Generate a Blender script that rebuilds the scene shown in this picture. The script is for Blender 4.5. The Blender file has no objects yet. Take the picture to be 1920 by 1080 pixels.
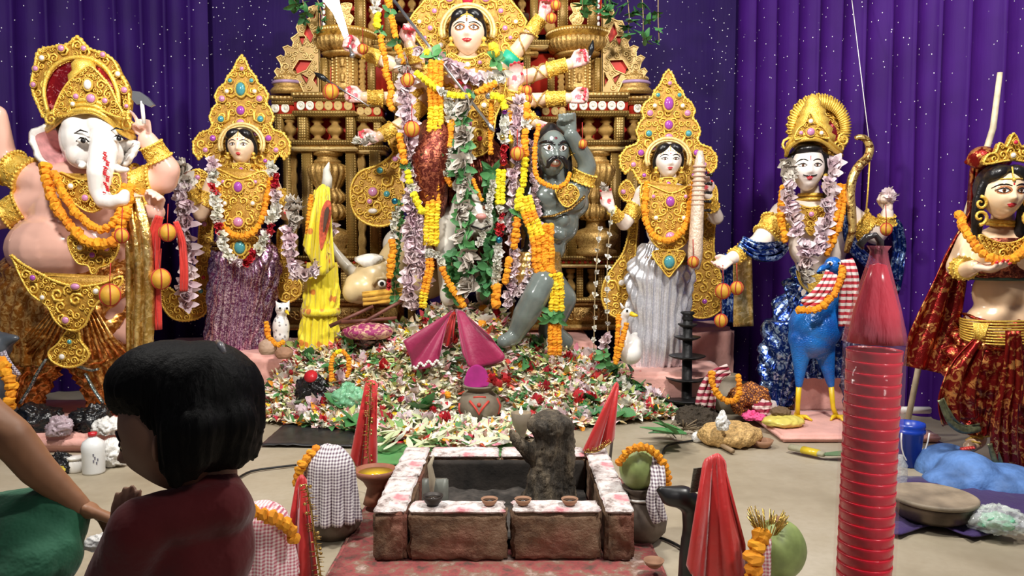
import bpy, bmesh, math, random
from math import sin, cos, pi, sqrt, atan2, radians, exp
from mathutils import Vector, Matrix, Quaternion, noise
from mathutils.geometry import tessellate_polygon
from mathutils.bvhtree import BVHTree

SC = bpy.context.scene
COL = SC.collection
R = random.Random(7)

# ------------------------------------------------------------------ camera
FPX = 1450.0
CAMH = 1.2
PITCH = math.atan(90.0 / FPX)
cam_d = bpy.data.cameras.new('camera')
cam_d.sensor_width = 36.0
cam_d.lens = FPX / 1920.0 * 36.0
cam_d.clip_start = 0.05
cam = bpy.data.objects.new('camera', cam_d)
COL.objects.link(cam)
cam.location = (0, 0, CAMH)
cam.rotation_euler = (pi / 2 - PITCH, 0, 0)
SC.camera = cam

# ------------------------------------------------------------------ world, lights, exposure
w = bpy.data.worlds.new('world')
SC.world = w
w.use_nodes = True
w.node_tree.nodes['Background'].inputs[0].default_value = (0.75, 0.72, 0.85, 1)
w.node_tree.nodes['Background'].inputs[1].default_value = 0.045

def area(name, loc, target, size, power, col=(1, 1, 1)):
    d = bpy.data.lights.new(name, 'AREA')
    d.shape = 'DISK'
    d.size = size
    d.energy = power
    d.color = col
    o = bpy.data.objects.new(name, d)
    COL.objects.link(o)
    o.location = loc
    o.rotation_euler = (Vector(target) - Vector(loc)).to_track_quat('-Z', 'Y').to_euler()
    return o

area('flood_lamp', (-1.8, 2.3, 3.6), (-0.9, 5.8, 1.3), 0.40, 70, (1.0, 0.96, 0.90))
area('flood_lamp', (1.7, 2.3, 3.6), (0.9, 5.8, 1.2), 0.40, 70, (1.0, 0.96, 0.90))
area('overhead_lamp', (0.0, 3.9, 4.3), (-0.1, 4.6, 0.4), 1.0, 32, (1.0, 0.97, 0.92))
lamp_ = area('ceiling_lamp', (1.6, -0.5, 3.0), (0.62, 1.3, 0.7), 0.5, 2.6, (1.0, 0.97, 0.92)); lamp_.data.spread = radians(50)

SC.view_settings.view_transform = 'Standard'
SC.view_settings.look = 'None'
SC.view_settings.exposure = 1.1
SC.view_settings.gamma = 1.0
SC.view_settings.use_curve_mapping = False

# ------------------------------------------------------------------ placing
def ray(px, py):
    cx = (px - 960.0) / FPX
    cy = (540.0 - py) / FPX
    return Vector((cx, cos(PITCH) + cy * sin(PITCH), cy * cos(PITCH) - sin(PITCH)))

def at(px, py, Y):
    d = ray(px, py)
    t = Y / d.y
    return Vector((d.x * t, Y, CAMH + d.z * t))

def flr(px, py, z=0.0):
    d = ray(px, py)
    t = (z - CAMH) / d.z
    return Vector((d.x * t, d.y * t, z))

def ms(Y):            # metres per photograph pixel at a distance
    return Y / FPX

# ------------------------------------------------------------------ scene tree helpers
WL = {}
def reg(o, w):
    WL[o] = Vector(w)

def setp(o, label=None, cat=None, group=None, kind=None):
    if label: o['label'] = label
    if cat: o['category'] = cat
    if group: o['group'] = group
    if kind: o['kind'] = kind
    return o

def empty(name, loc, label=None, cat=None, group=None, kind=None):
    o = bpy.data.objects.new(name, None)
    o.empty_display_size = 0.1
    COL.objects.link(o)
    o.location = loc
    reg(o, loc)
    return setp(o, label, cat, group, kind)

def put(name, me, loc=(0, 0, 0), rot=None, scl=None, parent=None, label=None):
    o = bpy.data.objects.new(name, me)
    COL.objects.link(o)
    loc = Vector(loc)
    reg(o, loc)
    if parent is not None:
        o.parent = parent
        o.location = loc - WL[parent]
    else:
        o.location = loc
    if rot is not None:
        if isinstance(rot, Quaternion):
            o.rotation_mode = 'QUATERNION'
            o.rotation_quaternion = rot
        else:
            o.rotation_euler = rot
    if scl is not None:
        o.scale = (scl, scl, scl) if isinstance(scl, (int, float)) else scl
    if label: o['label'] = label
    return o

def frame(d, up=Vector((0, 0, 1))):
    d = d.normalized()
    a = d.cross(up)
    if a.length < 1e-4:
        a = d.cross(Vector((0, 1, 0)))
        if a.length < 1e-4:
            a = d.cross(Vector((1, 0, 0)))
    a.normalize()
    return a, a.cross(d).normalized()

class MB:
    """collects shapes into one mesh"""
    def __init__(s):
        s.v = []; s.f = []; s.s = []; s.c = []; s.mi = []
        s.cur = (1, 1, 1); s.m = 0
    def add(s, vs, fs, smooth=True):
        b = len(s.v)
        s.v.extend(tuple(v) for v in vs)
        s.c.extend([s.cur] * len(vs))
        s.f.extend(tuple(i + b for i in f) for f in fs)
        s.s.extend([smooth] * len(fs))
        s.mi.extend([s.m] * len(fs))
        return s
    def box(s, lo, hi, rot=None, bev=0.0):
        lo = Vector(lo); hi = Vector(hi)
        c = (lo + hi) / 2; h = (hi - lo) / 2
        if bev <= 0:
            vs = [Vector((x, y, z)) for x in (-h.x, h.x) for y in (-h.y, h.y) for z in (-h.z, h.z)]
            fs = [(0, 1, 3, 2), (4, 6, 7, 5), (0, 4, 5, 1), (2, 3, 7, 6), (0, 2, 6, 4), (1, 5, 7, 3)]
        else:
            bm = bmesh.new()
            bmesh.ops.create_cube(bm, size=1.0)
            for v in bm.verts:
                v.co = Vector((v.co.x * 2 * h.x, v.co.y * 2 * h.y, v.co.z * 2 * h.z))
            bmesh.ops.bevel(bm, geom=bm.edges[:], offset=bev, segments=2, affect='EDGES')
            bm.verts.index_update()
            vs = [v.co.copy() for v in bm.verts]
            fs = [[v.index for v in f.verts] for f in bm.faces]
            bm.free()
        if rot is not None:
            vs = [rot @ v for v in vs]
        return s.add([v + c for v in vs], fs, bev > 0)
    def tube(s, pts, rad, n=8, cap=True, closed=False, flat=None, up=Vector((0, 0, 1))):
        pts = [Vector(p) for p in pts]
        k = len(pts)
        if isinstance(rad, (int, float)): rad = [rad] * k
        vs = []; pa = None
        for i, p in enumerate(pts):
            if closed: d = pts[(i + 1) % k] - pts[i - 1]
            else: d = pts[min(i + 1, k - 1)] - pts[max(i - 1, 0)]
            if d.length < 1e-9: d = Vector((0, 0, 1))
            d.normalize()
            if pa is None:
                a, b = frame(d, up)
            else:
                a = pa - d * pa.dot(d)
                if a.length < 1e-5: a, b = frame(d, up)
                a.normalize(); b = a.cross(d)
            pa = a
            r2 = rad[i] * (flat if flat else 1.0)
            for j in range(n):
                t = 2 * pi * j / n
                vs.append(p + a * (cos(t) * rad[i]) + b * (sin(t) * r2))
        fs = []
        for i in range(k if closed else k - 1):
            i2 = (i + 1) % k
            for j in range(n):
                j2 = (j + 1) % n
                fs.append((i * n + j, i2 * n + j, i2 * n + j2, i * n + j2))
        if cap and not closed:
            fs.append(tuple(range(n)))
            fs.append(tuple((k - 1) * n + j for j in reversed(range(n))))
        return s.add(vs, fs)
    def ell(s, c, r, nu=12, nv=8, rot=None):
        if isinstance(r, (int, float)): r = (r, r, r)
        c = Vector(c)
        vs = [Vector((0, 0, -r[2]))]
        for i in range(1, nv):
            t = -pi / 2 + pi * i / nv
            for j in range(nu):
                q = 2 * pi * j / nu
                vs.append(Vector((r[0] * cos(t) * cos(q), r[1] * cos(t) * sin(q), r[2] * sin(t))))
        vs.append(Vector((0, 0, r[2])))
        fs = []
        for j in range(nu):
            fs.append((0, 1 + (j + 1) % nu, 1 + j))
        for i in range(nv - 2):
            for j in range(nu):
                a = 1 + i * nu + j; b = 1 + i * nu + (j + 1) % nu
                fs.append((a, b, b + nu, a + nu))
        l = len(vs) - 1; o = 1 + (nv - 2) * nu
        for j in range(nu):
            fs.append((l, o + j, o + (j + 1) % nu))
        if rot is not None: vs = [rot @ v for v in vs]
        return s.add([v + c for v in vs], fs)
    def lathe(s, c, prof, n=20, rot=None, lobes=0, amp=0.0, a0=0.0, a1=2 * pi):
        c = Vector(c); vs = []; k = len(prof)
        full = abs(a1 - a0 - 2 * pi) < 1e-6
        m = n if full else n + 1
        for (r, z) in prof:
            for j in range(m):
                t = a0 + (a1 - a0) * j / n
                q = r * (1 + amp * abs(sin(lobes * t / 2.0)) - amp / 2) if lobes else r
                vs.append(Vector((q * cos(t), q * sin(t), z)))
        fs = []
        for i in range(k - 1):
            for j in range(n if full else n):
                j2 = (j + 1) % m if full else j + 1
                fs.append((i * m + j, i * m + j2, (i + 1) * m + j2, (i + 1) * m + j))
        if full and prof[0][0] > 1e-5: fs.append(tuple(reversed(range(m))))
        if full and prof[-1][0] > 1e-5: fs.append(tuple((k - 1) * m + j for j in range(m)))
        if rot is not None: vs = [rot @ v for v in vs]
        return s.add([v + c for v in vs], fs)
    def grid(s, rows, closed=False, thick=0.0, cap=False):
        """rows of points -> surface; thick gives it a second side"""
        k = len(rows); n = len(rows[0])
        vs = [Vector(p) for r_ in rows for p in r_]
        fs = []
        for i in range(k - 1):
            for j in range(n if closed else n - 1):
                j2 = (j + 1) % n
                fs.append((i * n + j, i * n + j2, (i + 1) * n + j2, (i + 1) * n + j))
        if cap and closed:
            fs.append(tuple(reversed(range(n)))); fs.append(tuple((k - 1) * n + j for j in range(n)))
        if thick:
            nr = [Vector((0, 0, 0)) for _ in vs]
            for f in fs:
                a = vs[f[1]] - vs[f[0]]; b = vs[f[3]] - vs[f[0]]
                q = a.cross(b)
                for i in f: nr[i] += q
            m = len(vs)
            vs2 = [v - (q.normalized() * thick if q.length > 0 else Vector((0, 0, 0))) for v, q in zip(vs, nr)]
            f2 = [tuple(i + m for i in reversed(f)) for f in fs]
            ed = []
            if not closed:
                for i in range(k - 1):
                    a, b = i * n, (i + 1) * n
                    ed.append((a, b, b + m, a + m))
                    a, b = i * n + n - 1, (i + 1) * n + n - 1
                    ed.append((b, a, a + m, b + m))
            for j in range(n if closed else n - 1):
                j2 = (j + 1) % n
                ed.append((j2, j, j + m, j2 + m))
                a, b = (k - 1) * n + j, (k - 1) * n + j2
                ed.append((a, b, b + m, a + m))
            vs = vs + vs2; fs = fs + f2 + ed
        return s.add(vs, fs)
    def plate(s, pts, thick, normal=None, holes=None):
        """flat outline (3D points, roughly planar) extruded away from the viewer side normal"""
        pts = [Vector(p) for p in pts]
        loops = [pts] + [[Vector(p) for p in h] for h in (holes or [])]
        flat = [p for l in loops for p in l]
        tri = tessellate_polygon(loops)
        n = len(flat)
        if normal is None: normal = Vector((0, -1, 0))
        normal = Vector(normal)
        vs = flat + [p - normal * thick for p in flat]
        fs = []
        for t in tri:
            a, b, c = t
            q = (flat[b] - flat[a]).cross(flat[c] - flat[a])
            if q.dot(normal) < 0: a, c = c, a
            fs.append((a, b, c)); fs.append((c + n, b + n, a + n))
        o = 0
        for l in loops:
            k = len(l)
            for i in range(k):
                a = o + i; b = o + (i + 1) % k
                fs.append((a, b, b + n, a + n))
            o += k
        return s.add(vs, fs, False)
    def mesh(s, name, mats, col=False):
        me = bpy.data.meshes.new(name)
        me.from_pydata(s.v, [], s.f)
        me.polygons.foreach_set('use_smooth', s.s)
        if not isinstance(mats, (list, tuple)): mats = [mats]
        for m in mats: me.materials.append(m)
        if len(mats) > 1: me.polygons.foreach_set('material_index', s.mi)
        if col:
            at_ = me.color_attributes.new('Col', 'FLOAT_COLOR', 'POINT')
            flat = []
            for c in s.c: flat.extend((c[0], c[1], c[2], 1.0))
            at_.data.foreach_set('color', flat)
        me.update()
        return me
    def build(s, name, mats, parent=None, label=None, col=False):
        """vertices are in world metres; the object's origin is put at the middle of its base"""
        xs = [v[0] for v in s.v]; ys = [v[1] for v in s.v]; zs = [v[2] for v in s.v]
        o = ((min(xs) + max(xs)) / 2, (min(ys) + max(ys)) / 2, min(zs))
        s.v = [(v[0] - o[0], v[1] - o[1], v[2] - o[2]) for v in s.v]
        return put(name, s.mesh(name, mats, col), o, parent=parent, label=label)

# ------------------------------------------------------------------ materials
MATS = {}
class NT:
    def __init__(s, name):
        s.m = bpy.data.materials.new(name)
        s.m.use_nodes = True
        s.t = s.m.node_tree
        s.b = s.t.nodes['Principled BSDF']
        s.tc = None
    def n(s, typ, **kw):
        o = s.t.nodes.new(typ)
        for k, v in kw.items():
            if k in o.inputs: o.inputs[k].default_value = v
            else: setattr(o, k, v)
        return o
    def l(s, a, b): s.t.links.new(a, b)
    def co(s, scale=None, which='Object'):
        if s.tc is None: s.tc = s.n('ShaderNodeTexCoord')
        if scale is None: return s.tc.outputs[which]
        mp = s.n('ShaderNodeMapping')
        mp.inputs['Scale'].default_value = scale
        s.l(s.tc.outputs[which], mp.inputs['Vector'])
        return mp.outputs[0]
    def noise(s, scale, detail=3, rough=.5, dist=0.0, vec=None):
        o = s.n('ShaderNodeTexNoise')
        o.inputs['Scale'].default_value = scale
        o.inputs['Detail'].default_value = detail
        o.inputs['Roughness'].default_value = rough
        o.inputs['Distortion'].default_value = dist
        s.l(vec if vec is not None else s.co(), o.inputs['Vector'])
        return o
    def vor(s, scale, feature='F1', vec=None, rnd=1.0):
        o = s.n('ShaderNodeTexVoronoi')
        o.feature = feature
        o.inputs['Scale'].default_value = scale
        o.inputs['Randomness'].default_value = rnd
        s.l(vec if vec is not None else s.co(), o.inputs['Vector'])
        return o
    def ramp(s, fac, stops, interp='LINEAR'):
        o = s.n('ShaderNodeValToRGB')
        o.color_ramp.interpolation = interp
        els = o.color_ramp.elements
        while len(els) < len(stops): els.new(0.5)
        for e, (p, c) in zip(els, stops):
            e.position = p
            e.color = (*c, 1) if len(c) == 3 else c
        s.l(fac, o.inputs[0])
        return o.outputs[0]
    def mix(s, fac, a, b, blend='MIX'):
        o = s.n('ShaderNodeMix')
        o.data_type = 'RGBA'
        o.blend_type = blend
        for sock, val in ((o.inputs[0], fac), (o.inputs[6], a), (o.inputs[7], b)):
            if isinstance(val, (int, float)): sock.default_value = val
            elif isinstance(val, tuple): sock.default_value = (*val, 1) if len(val) == 3 else val
            else: s.l(val, sock)
        return o.outputs[2]
    def base(s, c):
        if isinstance(c, tuple): s.b.inputs['Base Color'].default_value = (*c, 1)
        else: s.l(c, s.b.inputs['Base Color'])
    def bump(s, h, strength=.4, dist=.01):
        o = s.n('ShaderNodeBump')
        o.inputs['Strength'].default_value = strength
        o.inputs['Distance'].default_value = dist
        s.l(h, o.inputs['Height'])
        s.l(o.outputs[0], s.b.inputs['Normal'])
    def set(s, rough=.5, metal=0.0, spec=None, coat=None, alpha=None, trans=None, sss=None, sheen=None):
        i = s.b.inputs
        i['Roughness'].default_value = rough
        i['Metallic'].default_value = metal
        if spec is not None: i['Specular IOR Level'].default_value = spec
        if coat is not None: i['Coat Weight'].default_value = coat; i['Coat Roughness'].default_value = .08
        if alpha is not None: i['Alpha'].default_value = alpha
        if trans is not None: i['Transmission Weight'].default_value = trans
        if sheen is not None: i['Sheen Weight'].default_value = sheen
    def done(s):
        MATS[s.m.name] = s.m
        return s.m

def plain(name, col, rough=.5, metal=0.0, var=.12, vs=12, bump=0.0, bs=60, bd=.004, **kw):
    """one colour with a little mottling and relief"""
    if name in MATS: return MATS[name]
    t = NT(name)
    nz = t.noise(vs, 4)
    d = tuple(max(0, c * (1 - var * 1.6)) for c in col)
    l = tuple(min(1, c * (1 + var)) for c in col)
    t.base(t.ramp(nz.outputs[0], [(.3, d), (.7, l)]))
    t.set(rough, metal, **kw)
    if bump: t.bump(t.noise(bs, 3).outputs[0], bump, bd)
    return t.done()

def rnd_mat(name, cols, rough=.7, bump=.5, bs=120, bd=.004, **kw):
    """colour picked per object instance between the stops"""
    t = NT(name)
    oi = t.n('ShaderNodeObjectInfo')
    k = len(cols)
    c = t.ramp(oi.outputs['Random'], [(i / max(1, k - 1), c) for i, c in enumerate(cols)])
    nz = t.noise(60, 3)
    c = t.mix(t.ramp(nz.outputs[0], [(.35, (0, 0, 0)), (.7, (.35, .35, .35))]), c, tuple(x * .55 for x in cols[0]))
    t.base(c)
    t.set(rough, 0.0, **kw)
    if bump: t.bump(t.noise(bs, 2).outputs[0], bump, bd)
    return t.done()

def vcol_mat(name, rough=.6, bump=.2, bs=80, bd=.003, var=.15, **kw):
    t = NT(name)
    a = t.n('ShaderNodeVertexColor'); a.layer_name = 'Col'
    nz = t.noise(50, 3)
    t.base(t.mix(t.ramp(nz.outputs[0], [(.4, (0, 0, 0)), (.75, (var * 2,) * 3)]), a.outputs[0], (.25, .2, .15)))
    t.set(rough, 0.0, **kw)
    if bump: t.bump(t.noise(bs, 3).outputs[0], bump, bd)
    return t.done()

def foil(name, dark, light, scale=28, rough=.28, metal=.85, thr=(.45, .6), wr=26, wb=.5, stretch=(1, 1, 1)):
    """brocade: a light metallic pattern woven on a darker foil"""
    t = NT(name)
    v = t.noise(scale, 5, .6, 1.2)
    f = t.ramp(v.outputs[0], [(thr[0], (0, 0, 0)), (thr[1], (1, 1, 1))])
    t.base(t.mix(f, dark, light))
    t.set(rough, metal)
    t.bump(t.noise(wr, 4, .6, .8, t.co(stretch)).outputs[0], wb, .012)
    return t.done()

def gold(name, hi, lo, rough=.34, metal=.55, vs=70, bs=150, bump=.6, dots=None):
    t = NT(name)
    nz = t.noise(vs, 4, .6)
    c = t.ramp(nz.outputs[0], [(.3, lo), (.62, hi)])
    h = t.noise(bs, 2).outputs[0]
    if dots:
        vo = t.vor(dots, rnd=0.0)
        h = t.ramp(vo.outputs[0], [(.2, (1, 1, 1)), (.5, (0, 0, 0))])
        c = t.mix(t.ramp(vo.outputs[0], [(.28, (0, 0, 0)), (.42, (1, 1, 1))]), c, tuple(x * .45 for x in lo))
    t.base(c)
    t.set(rough, metal)
    t.bump(h, bump, .006)
    return t.done()

def cloth(name, col, rough=.75, weave=500, wr=9, wb=.35, sheen=.2, var=.15, **kw):
    t = NT(name)
    nz = t.noise(6, 4)
    t.base(t.ramp(nz.outputs[0], [(.3, tuple(c * (1 - var) for c in col)), (.7, tuple(min(1, c * (1 + var * .6)) for c in col))]))
    t.set(rough, 0.0, sheen=sheen, **kw)
    t.bump(t.noise(wr, 4, .6).outputs[0], wb, .03)
    return t.done()

def checks(name, a, b, scale=90, rough=.8, stripes=None, axis='XZ'):
    """woven cotton: gingham, or stripes across one axis"""
    t = NT(name)
    sep = t.n('ShaderNodeSeparateXYZ')
    t.l(t.co(), sep.inputs[0])
    def st(out, sc):
        m = t.n('ShaderNodeMath', operation='MULTIPLY'); m.inputs[1].default_value = sc
        t.l(out, m.inputs[0])
        f = t.n('ShaderNodeMath', operation='FRACT'); t.l(m.outputs[0], f.inputs[0])
        g = t.n('ShaderNodeMath', operation='GREATER_THAN'); g.inputs[1].default_value = .5
        t.l(f.outputs[0], g.inputs[0])
        return g.outputs[0]
    z = st(sep.outputs['Z'], stripes or scale)
    if stripes:
        t.base(t.mix(z, a, b))
    else:
        x = st(sep.outputs['X'], scale)
        ad = t.n('ShaderNodeMath', operation='ADD'); t.l(x, ad.inputs[0]); t.l(z, ad.inputs[1])
        hf = t.n('ShaderNodeMath', operation='MULTIPLY'); hf.inputs[1].default_value = .5
        t.l(ad.outputs[0], hf.inputs[0])
        t.base(t.mix(hf.outputs[0], a, b))
    t.set(rough)
    t.bump(t.noise(14, 3).outputs[0], .3, .02)
    return t.done()

GOLD = gold('ornament_gold', (.95, .66, .13), (.74, .43, .04), rough=.32, metal=.35)
GOLD2 = gold('backing_gold', (.55, .31, .045), (.32, .14, .015), rough=.45, metal=.25)
ANTIQUE = gold('antique_gold', (.66, .42, .13), (.28, .14, .03), rough=.32, metal=.45)
BEADED = gold('beaded_gold', (.90, .66, .24), (.66, .40, .10), rough=.40, metal=.3, dots=48)
PALEGOLD = gold('pale_gold', (.94, .72, .32), (.76, .50, .15), rough=.42, metal=.25)
REDBOARD = plain('red_board', (.62, .035, .018), .6)
WHITE = plain('white_paint', (.88, .86, .82), .3, var=.04)
PINK_CLOTH = cloth('pink_cloth', (.80, .42, .36), .8, wr=7, wb=.5)
MARIGOLD = rnd_mat('marigold_orange', [(.92, .30, .01), (.98, .42, .01), (.90, .34, .01)])
MARIYEL = rnd_mat('marigold_yellow', [(.98, .70, .02), (.95, .58, .01), (1, .78, .05)])
LEMON = rnd_mat('chrysanthemum_yellow', [(.98, .86, .02), (.95, .78, .01)])
PETAL_W = rnd_mat('white_petal', [(.85, .84, .74), (.92, .90, .86), (.78, .76, .60)], .6, bs=60)
PETAL_L = rnd_mat('wilted_lilac_petal', [(.88, .68, .74), (.93, .82, .86), (.74, .60, .58), (.92, .72, .80)], .6, bs=50)
PETAL_G = rnd_mat('withered_grey_petal', [(.56, .50, .43), (.68, .63, .56), (.48, .42, .36)], .7, bs=50)
ROSE = rnd_mat('red_rose_petal', [(.60, .02, .04), (.75, .05, .06), (.45, .01, .03)], .55, bs=50)
LEAF = rnd_mat('green_leaf', [(.05, .20, .06), (.09, .30, .09), (.04, .15, .06)], .45, bs=40)
# ================================================================== the setting
t = NT('beige_floor')
nz = t.noise(1.3, 5, .6); nz2 = t.noise(30, 4, .6)
c = t.ramp(nz.outputs[0], [(.3, (.26, .215, .145)), (.5, (.38, .325, .235)), (.72, (.46, .41, .32))])
c = t.mix(t.ramp(nz2.outputs[0], [(.35, (.25, .25, .25)), (.6, (0, 0, 0))]), c, (.30, .25, .17))
t.base(c); t.set(.55)
t.bump(t.noise(9, 4).outputs[0], .15, .02)
FLOOR = t.done()
mb = MB()
NX, NY = 60, 60
rows = []
for j in range(NY + 1):
    y = -1.5 + 9.0 * j / NY
    rows.append([Vector((-6 + 12.0 * i / NX, y, 0.006 * noise.noise(Vector((i * .5, j * .5, 3))) - .004)) for i in range(NX + 1)])
mb.grid(rows)
setp(mb.build('floor', FLOOR), 'beige stone-patterned floor covering stretching before the altar', 'floor', kind='structure')

def curtain_mat(name, col, spark=9.0, rad=.07, sl=.8):
    t = NT(name)
    v = t.vor(spark); v.voronoi_dimensions = '2D'
    sp = t.n('ShaderNodeSeparateXYZ'); t.l(t.co(), sp.inputs[0])
    ad = t.n('ShaderNodeMath', operation='MULTIPLY_ADD'); t.l(sp.outputs[1], ad.inputs[0]); ad.inputs[1].default_value = sl; t.l(sp.outputs[0], ad.inputs[2])
    cb = t.n('ShaderNodeCombineXYZ'); t.l(ad.outputs[0], cb.inputs[0]); t.l(sp.outputs[2], cb.inputs[1]); t.l(cb.outputs[0], v.inputs['Vector'])
    d = t.ramp(v.outputs['Distance'], [(rad * .6, (1, 1, 1)), (rad, (0, 0, 0))])
    pick = t.ramp(t.noise(4, 2).outputs[0], [(.44, (0, 0, 0)), (.54, (1, 1, 1))])
    f = t.mix(1.0, d, pick, 'MULTIPLY')
    nz = t.noise(3, 4)
    base = t.ramp(nz.outputs[0], [(.3, tuple(x * .75 for x in col)), (.7, col)])
    t.base(t.mix(f, base, (.95, .95, 1.0)))
    t.set(.6, 0.0, spec=.12)
    t.bump(t.noise(5, 3, vec=t.co((6, 6, .5))).outputs[0], .12, .02)
    return t.done()

CUR_STAR = curtain_mat('starry_indigo_cloth', (.022, .006, .085), 14, .062)
CUR_L = curtain_mat('purple_sequin_curtain', (.026, .005, .100), 9, .045)
CUR_R = curtain_mat('violet_sequin_curtain', (.048, .007, .150), 9, .042, -1.2)

def curtain(name, path, z0, z1, mat, pitch, depth, seed, label, sharp=2.0):
    rr = random.Random(seed)
    P = [Vector((p[0], p[1], 0)) for p in path]
    seg = [(P[i + 1] - P[i]).length for i in range(len(P) - 1)]
    L = sum(seg)
    n = int(L / pitch * 14)
    cols = []
    ph = 0.0
    for i in range(n + 1):
        s = L * i / n
        a = s; k = 0
        while k < len(seg) - 1 and a > seg[k]: a -= seg[k]; k += 1
        d = (P[k + 1] - P[k]).normalized()
        nrm = Vector((d.y, -d.x, 0))
        p = P[k] + d * a
        ph += (2 * pi / 14) * (1 + .5 * noise.noise(Vector((s * 1.5, seed, 0))))
        cols.append((p, nrm, ph, .6 + .5 * abs(noise.noise(Vector((s * 2.1, 7, seed))))))
    rows = []
    for j in range(13):
        z = z0 + (z1 - z0) * j / 12
        row = []
        for (p, nrm, f, am) in cols:
            q = (abs(sin(f / 2 + .12 * sin(z * 1.3 + f * .2))) ** (1 / sharp)) * depth * am
            row.append(p + nrm * q + Vector((0, 0, z)))
        rows.append(row)
    mb = MB().grid(rows)
    o = mb.build(name, mat)
    setp(o, label, 'curtain', kind='structure')
    return o
curtain('wall_back', [(-2.75, 6.75), (2.1, 6.75)], 0, 4.6, CUR_STAR, .5, .02, 3, 'flat indigo cloth sprinkled with silver stars behind the golden shrine')
curtain('wall_left', [(-5.6, 5.2), (-2.55, 6.6)], 0, 4.6, CUR_L, .22, .10, 5, 'pleated purple sequin curtain behind the elephant-headed statue')
curtain('wall_right', [(1.93, 6.68), (3.15, 4.75), (4.2, 3.2)], 0, 4.6, CUR_R, .20, .10, 9, 'pleated violet sequin curtain behind the archer and the dancer')

def draped_block(name, lo, hi, label, cat='plinth', seed=1, bev=.03, mat=None, sag=.012):
    """a box covered with cloth: rounded, with sagging folds in its sides"""
    bm = bmesh.new()
    bmesh.ops.create_cube(bm, size=1.0)
    lo = Vector(lo); hi = Vector(hi); c = (lo + hi) / 2; h = hi - lo
    for v in bm.verts: v.co = Vector((v.co.x * h.x, v.co.y * h.y, v.co.z * h.z))
    bmesh.ops.bevel(bm, geom=bm.edges[:], offset=bev, segments=3, affect='EDGES')
    bmesh.ops.subdivide_edges(bm, edges=[e for e in bm.edges if e.calc_length() > .12], cuts=12, use_grid_fill=True)
    for v in bm.verts:
        p = v.co + c
        q = sag * noise.noise(Vector((p.x * 9, p.y * 9, p.z * 3 + seed))) + sag * .5 * noise.noise(p * 17 + Vector((seed, 0, 0)))
        v.co += Vector((q * .5, -abs(q) if v.co.y < 0 else q, q * .6 if v.co.z > 0 else 0))
    me = bpy.data.meshes.new(name)
    for f in bm.faces: f.smooth = True
    bm.to_mesh(me); bm.free()
    me.materials.append(mat or PINK_CLOTH)
    o = put(name, me, c)
    return setp(o, label, cat)

draped_block('altar_plinth', (-1.42, 5.62, 0), (.62, 6.62, .45), 'long pink cloth-covered plinth under the golden shrine')
draped_block('statue_plinth', (-2.75, 5.35, 0), (-1.47, 6.35, .40), 'pink cloth-covered plinth under the purple-sari statue', seed=4)
draped_block('statue_plinth', (.66, 5.36, 0), (1.56, 5.95, .27), 'low pink cloth-covered plinth under the silver-sari statue', seed=6)
draped_block('cloth_block', (1.22, 6.0, 0), (1.74, 6.5, .52), 'dull pink covered block behind the silver-sari statue', 'plinth', 8)
draped_block('cloth_block', (1.90, 5.22, 0), (2.40, 5.50, .44), 'pink cloth-covered block behind the blue peacock legs', 'plinth', 11)
draped_block('stage_mat', (1.60, 4.52, 0), (2.55, 5.20, .045), 'flat pink cloth spread under the archer and the peacock', 'mat', 13, .015, sag=.006)
draped_block('stage_mat', (-3.7, 4.30, 0), (-2.12, 5.30, .10), 'pink cloth-covered low stage under the elephant-headed statue', 'mat', 15, .03)

# ================================================================== the golden shrine
YF = 6.25
XC = at(865, 300, YF).x
shrine = empty('temple_shrine', (XC, YF, .45), 'carved golden temple facade with red panels and twin towers behind the central goddess', 'shrine')

def mir(v, sg): return v if sg > 0 else Vector((2 * XC - v.x, v.y, v.z))
def slab(name, x0, y0, x1, y1, Y, dep, mat, sg=1, parent=None, bev=.006):
    a = at(x0, y1, Y); b = at(x1, y0, Y)
    if sg < 0: a.x, b.x = 2 * XC - b.x, 2 * XC - a.x
    return MB().box((a.x, Y, a.z), (b.x, Y + dep, b.z), bev=bev).build(name, mat, parent or shrine)

BAL = [(0, 0), (.30, 0), (.36, .03), (.36, .07), (.22, .10), (.20, .16), (.30, .22), (.44, .30), (.50, .38), (.48, .46), (.36, .54), (.24, .60),
       (.22, .66), (.34, .70), (.38, .74), (.30, .79), (.26, .84), (.40, .88), (.42, .95), (.38, 1.0), (0, 1.0)]
bal_me = MB().lathe((0, 0, 0), [(r * .5 / .5, z) for r, z in BAL], 16).mesh('baluster', ANTIQUE)
TURN = [(0, 0), (.5, 0), (.5, .05), (.38, .07)]
for k in range(6):
    b = .08 + k * .15
    TURN += [(.36, b), (.46, b + .02), (.50, b + .06), (.42, b + .10), (.34, b + .125)]
TURN += [(.5, .97), (.5, 1.0), (0, 1.0)]
turn_me = MB().lathe((0, 0, 0), TURN, 14).mesh('turned_column', ANTIQUE)
mbm = MB()
mbm.lathe((0, 0, 0), [(0, .22), (.30, .22), (.34, .05), (.5, .12), (.85, .26), (.97, .20), (1.0, .05), (1.0, 0), (0, 0)], 18, lobes=20, amp=.12,
          rot=Matrix.Rotation(pi / 2, 3, 'X'))
MEDW = plain('medallion_white', (.85, .80, .66), .3, .15, var=.1)
med_me = mbm.mesh('medallion', MEDW)
med_g = mbm.mesh('medallion', PALEGOLD)
hub_me = MB().ell((0, 0, 0), (1, .5, 1), 10, 6).mesh('medallion_hub', plain('hub_brown', (.16, .09, .02), .4))

def baluster(px, y0, y1, wpx, Y, sg, me=None, name='baluster'):
    b = mir(at(px, y1, Y), sg); h = (y1 - y0) * ms(Y); wd = wpx * ms(Y)
    return put(name, me or bal_me, b, scl=(wd, wd, h), parent=shrine)

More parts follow.
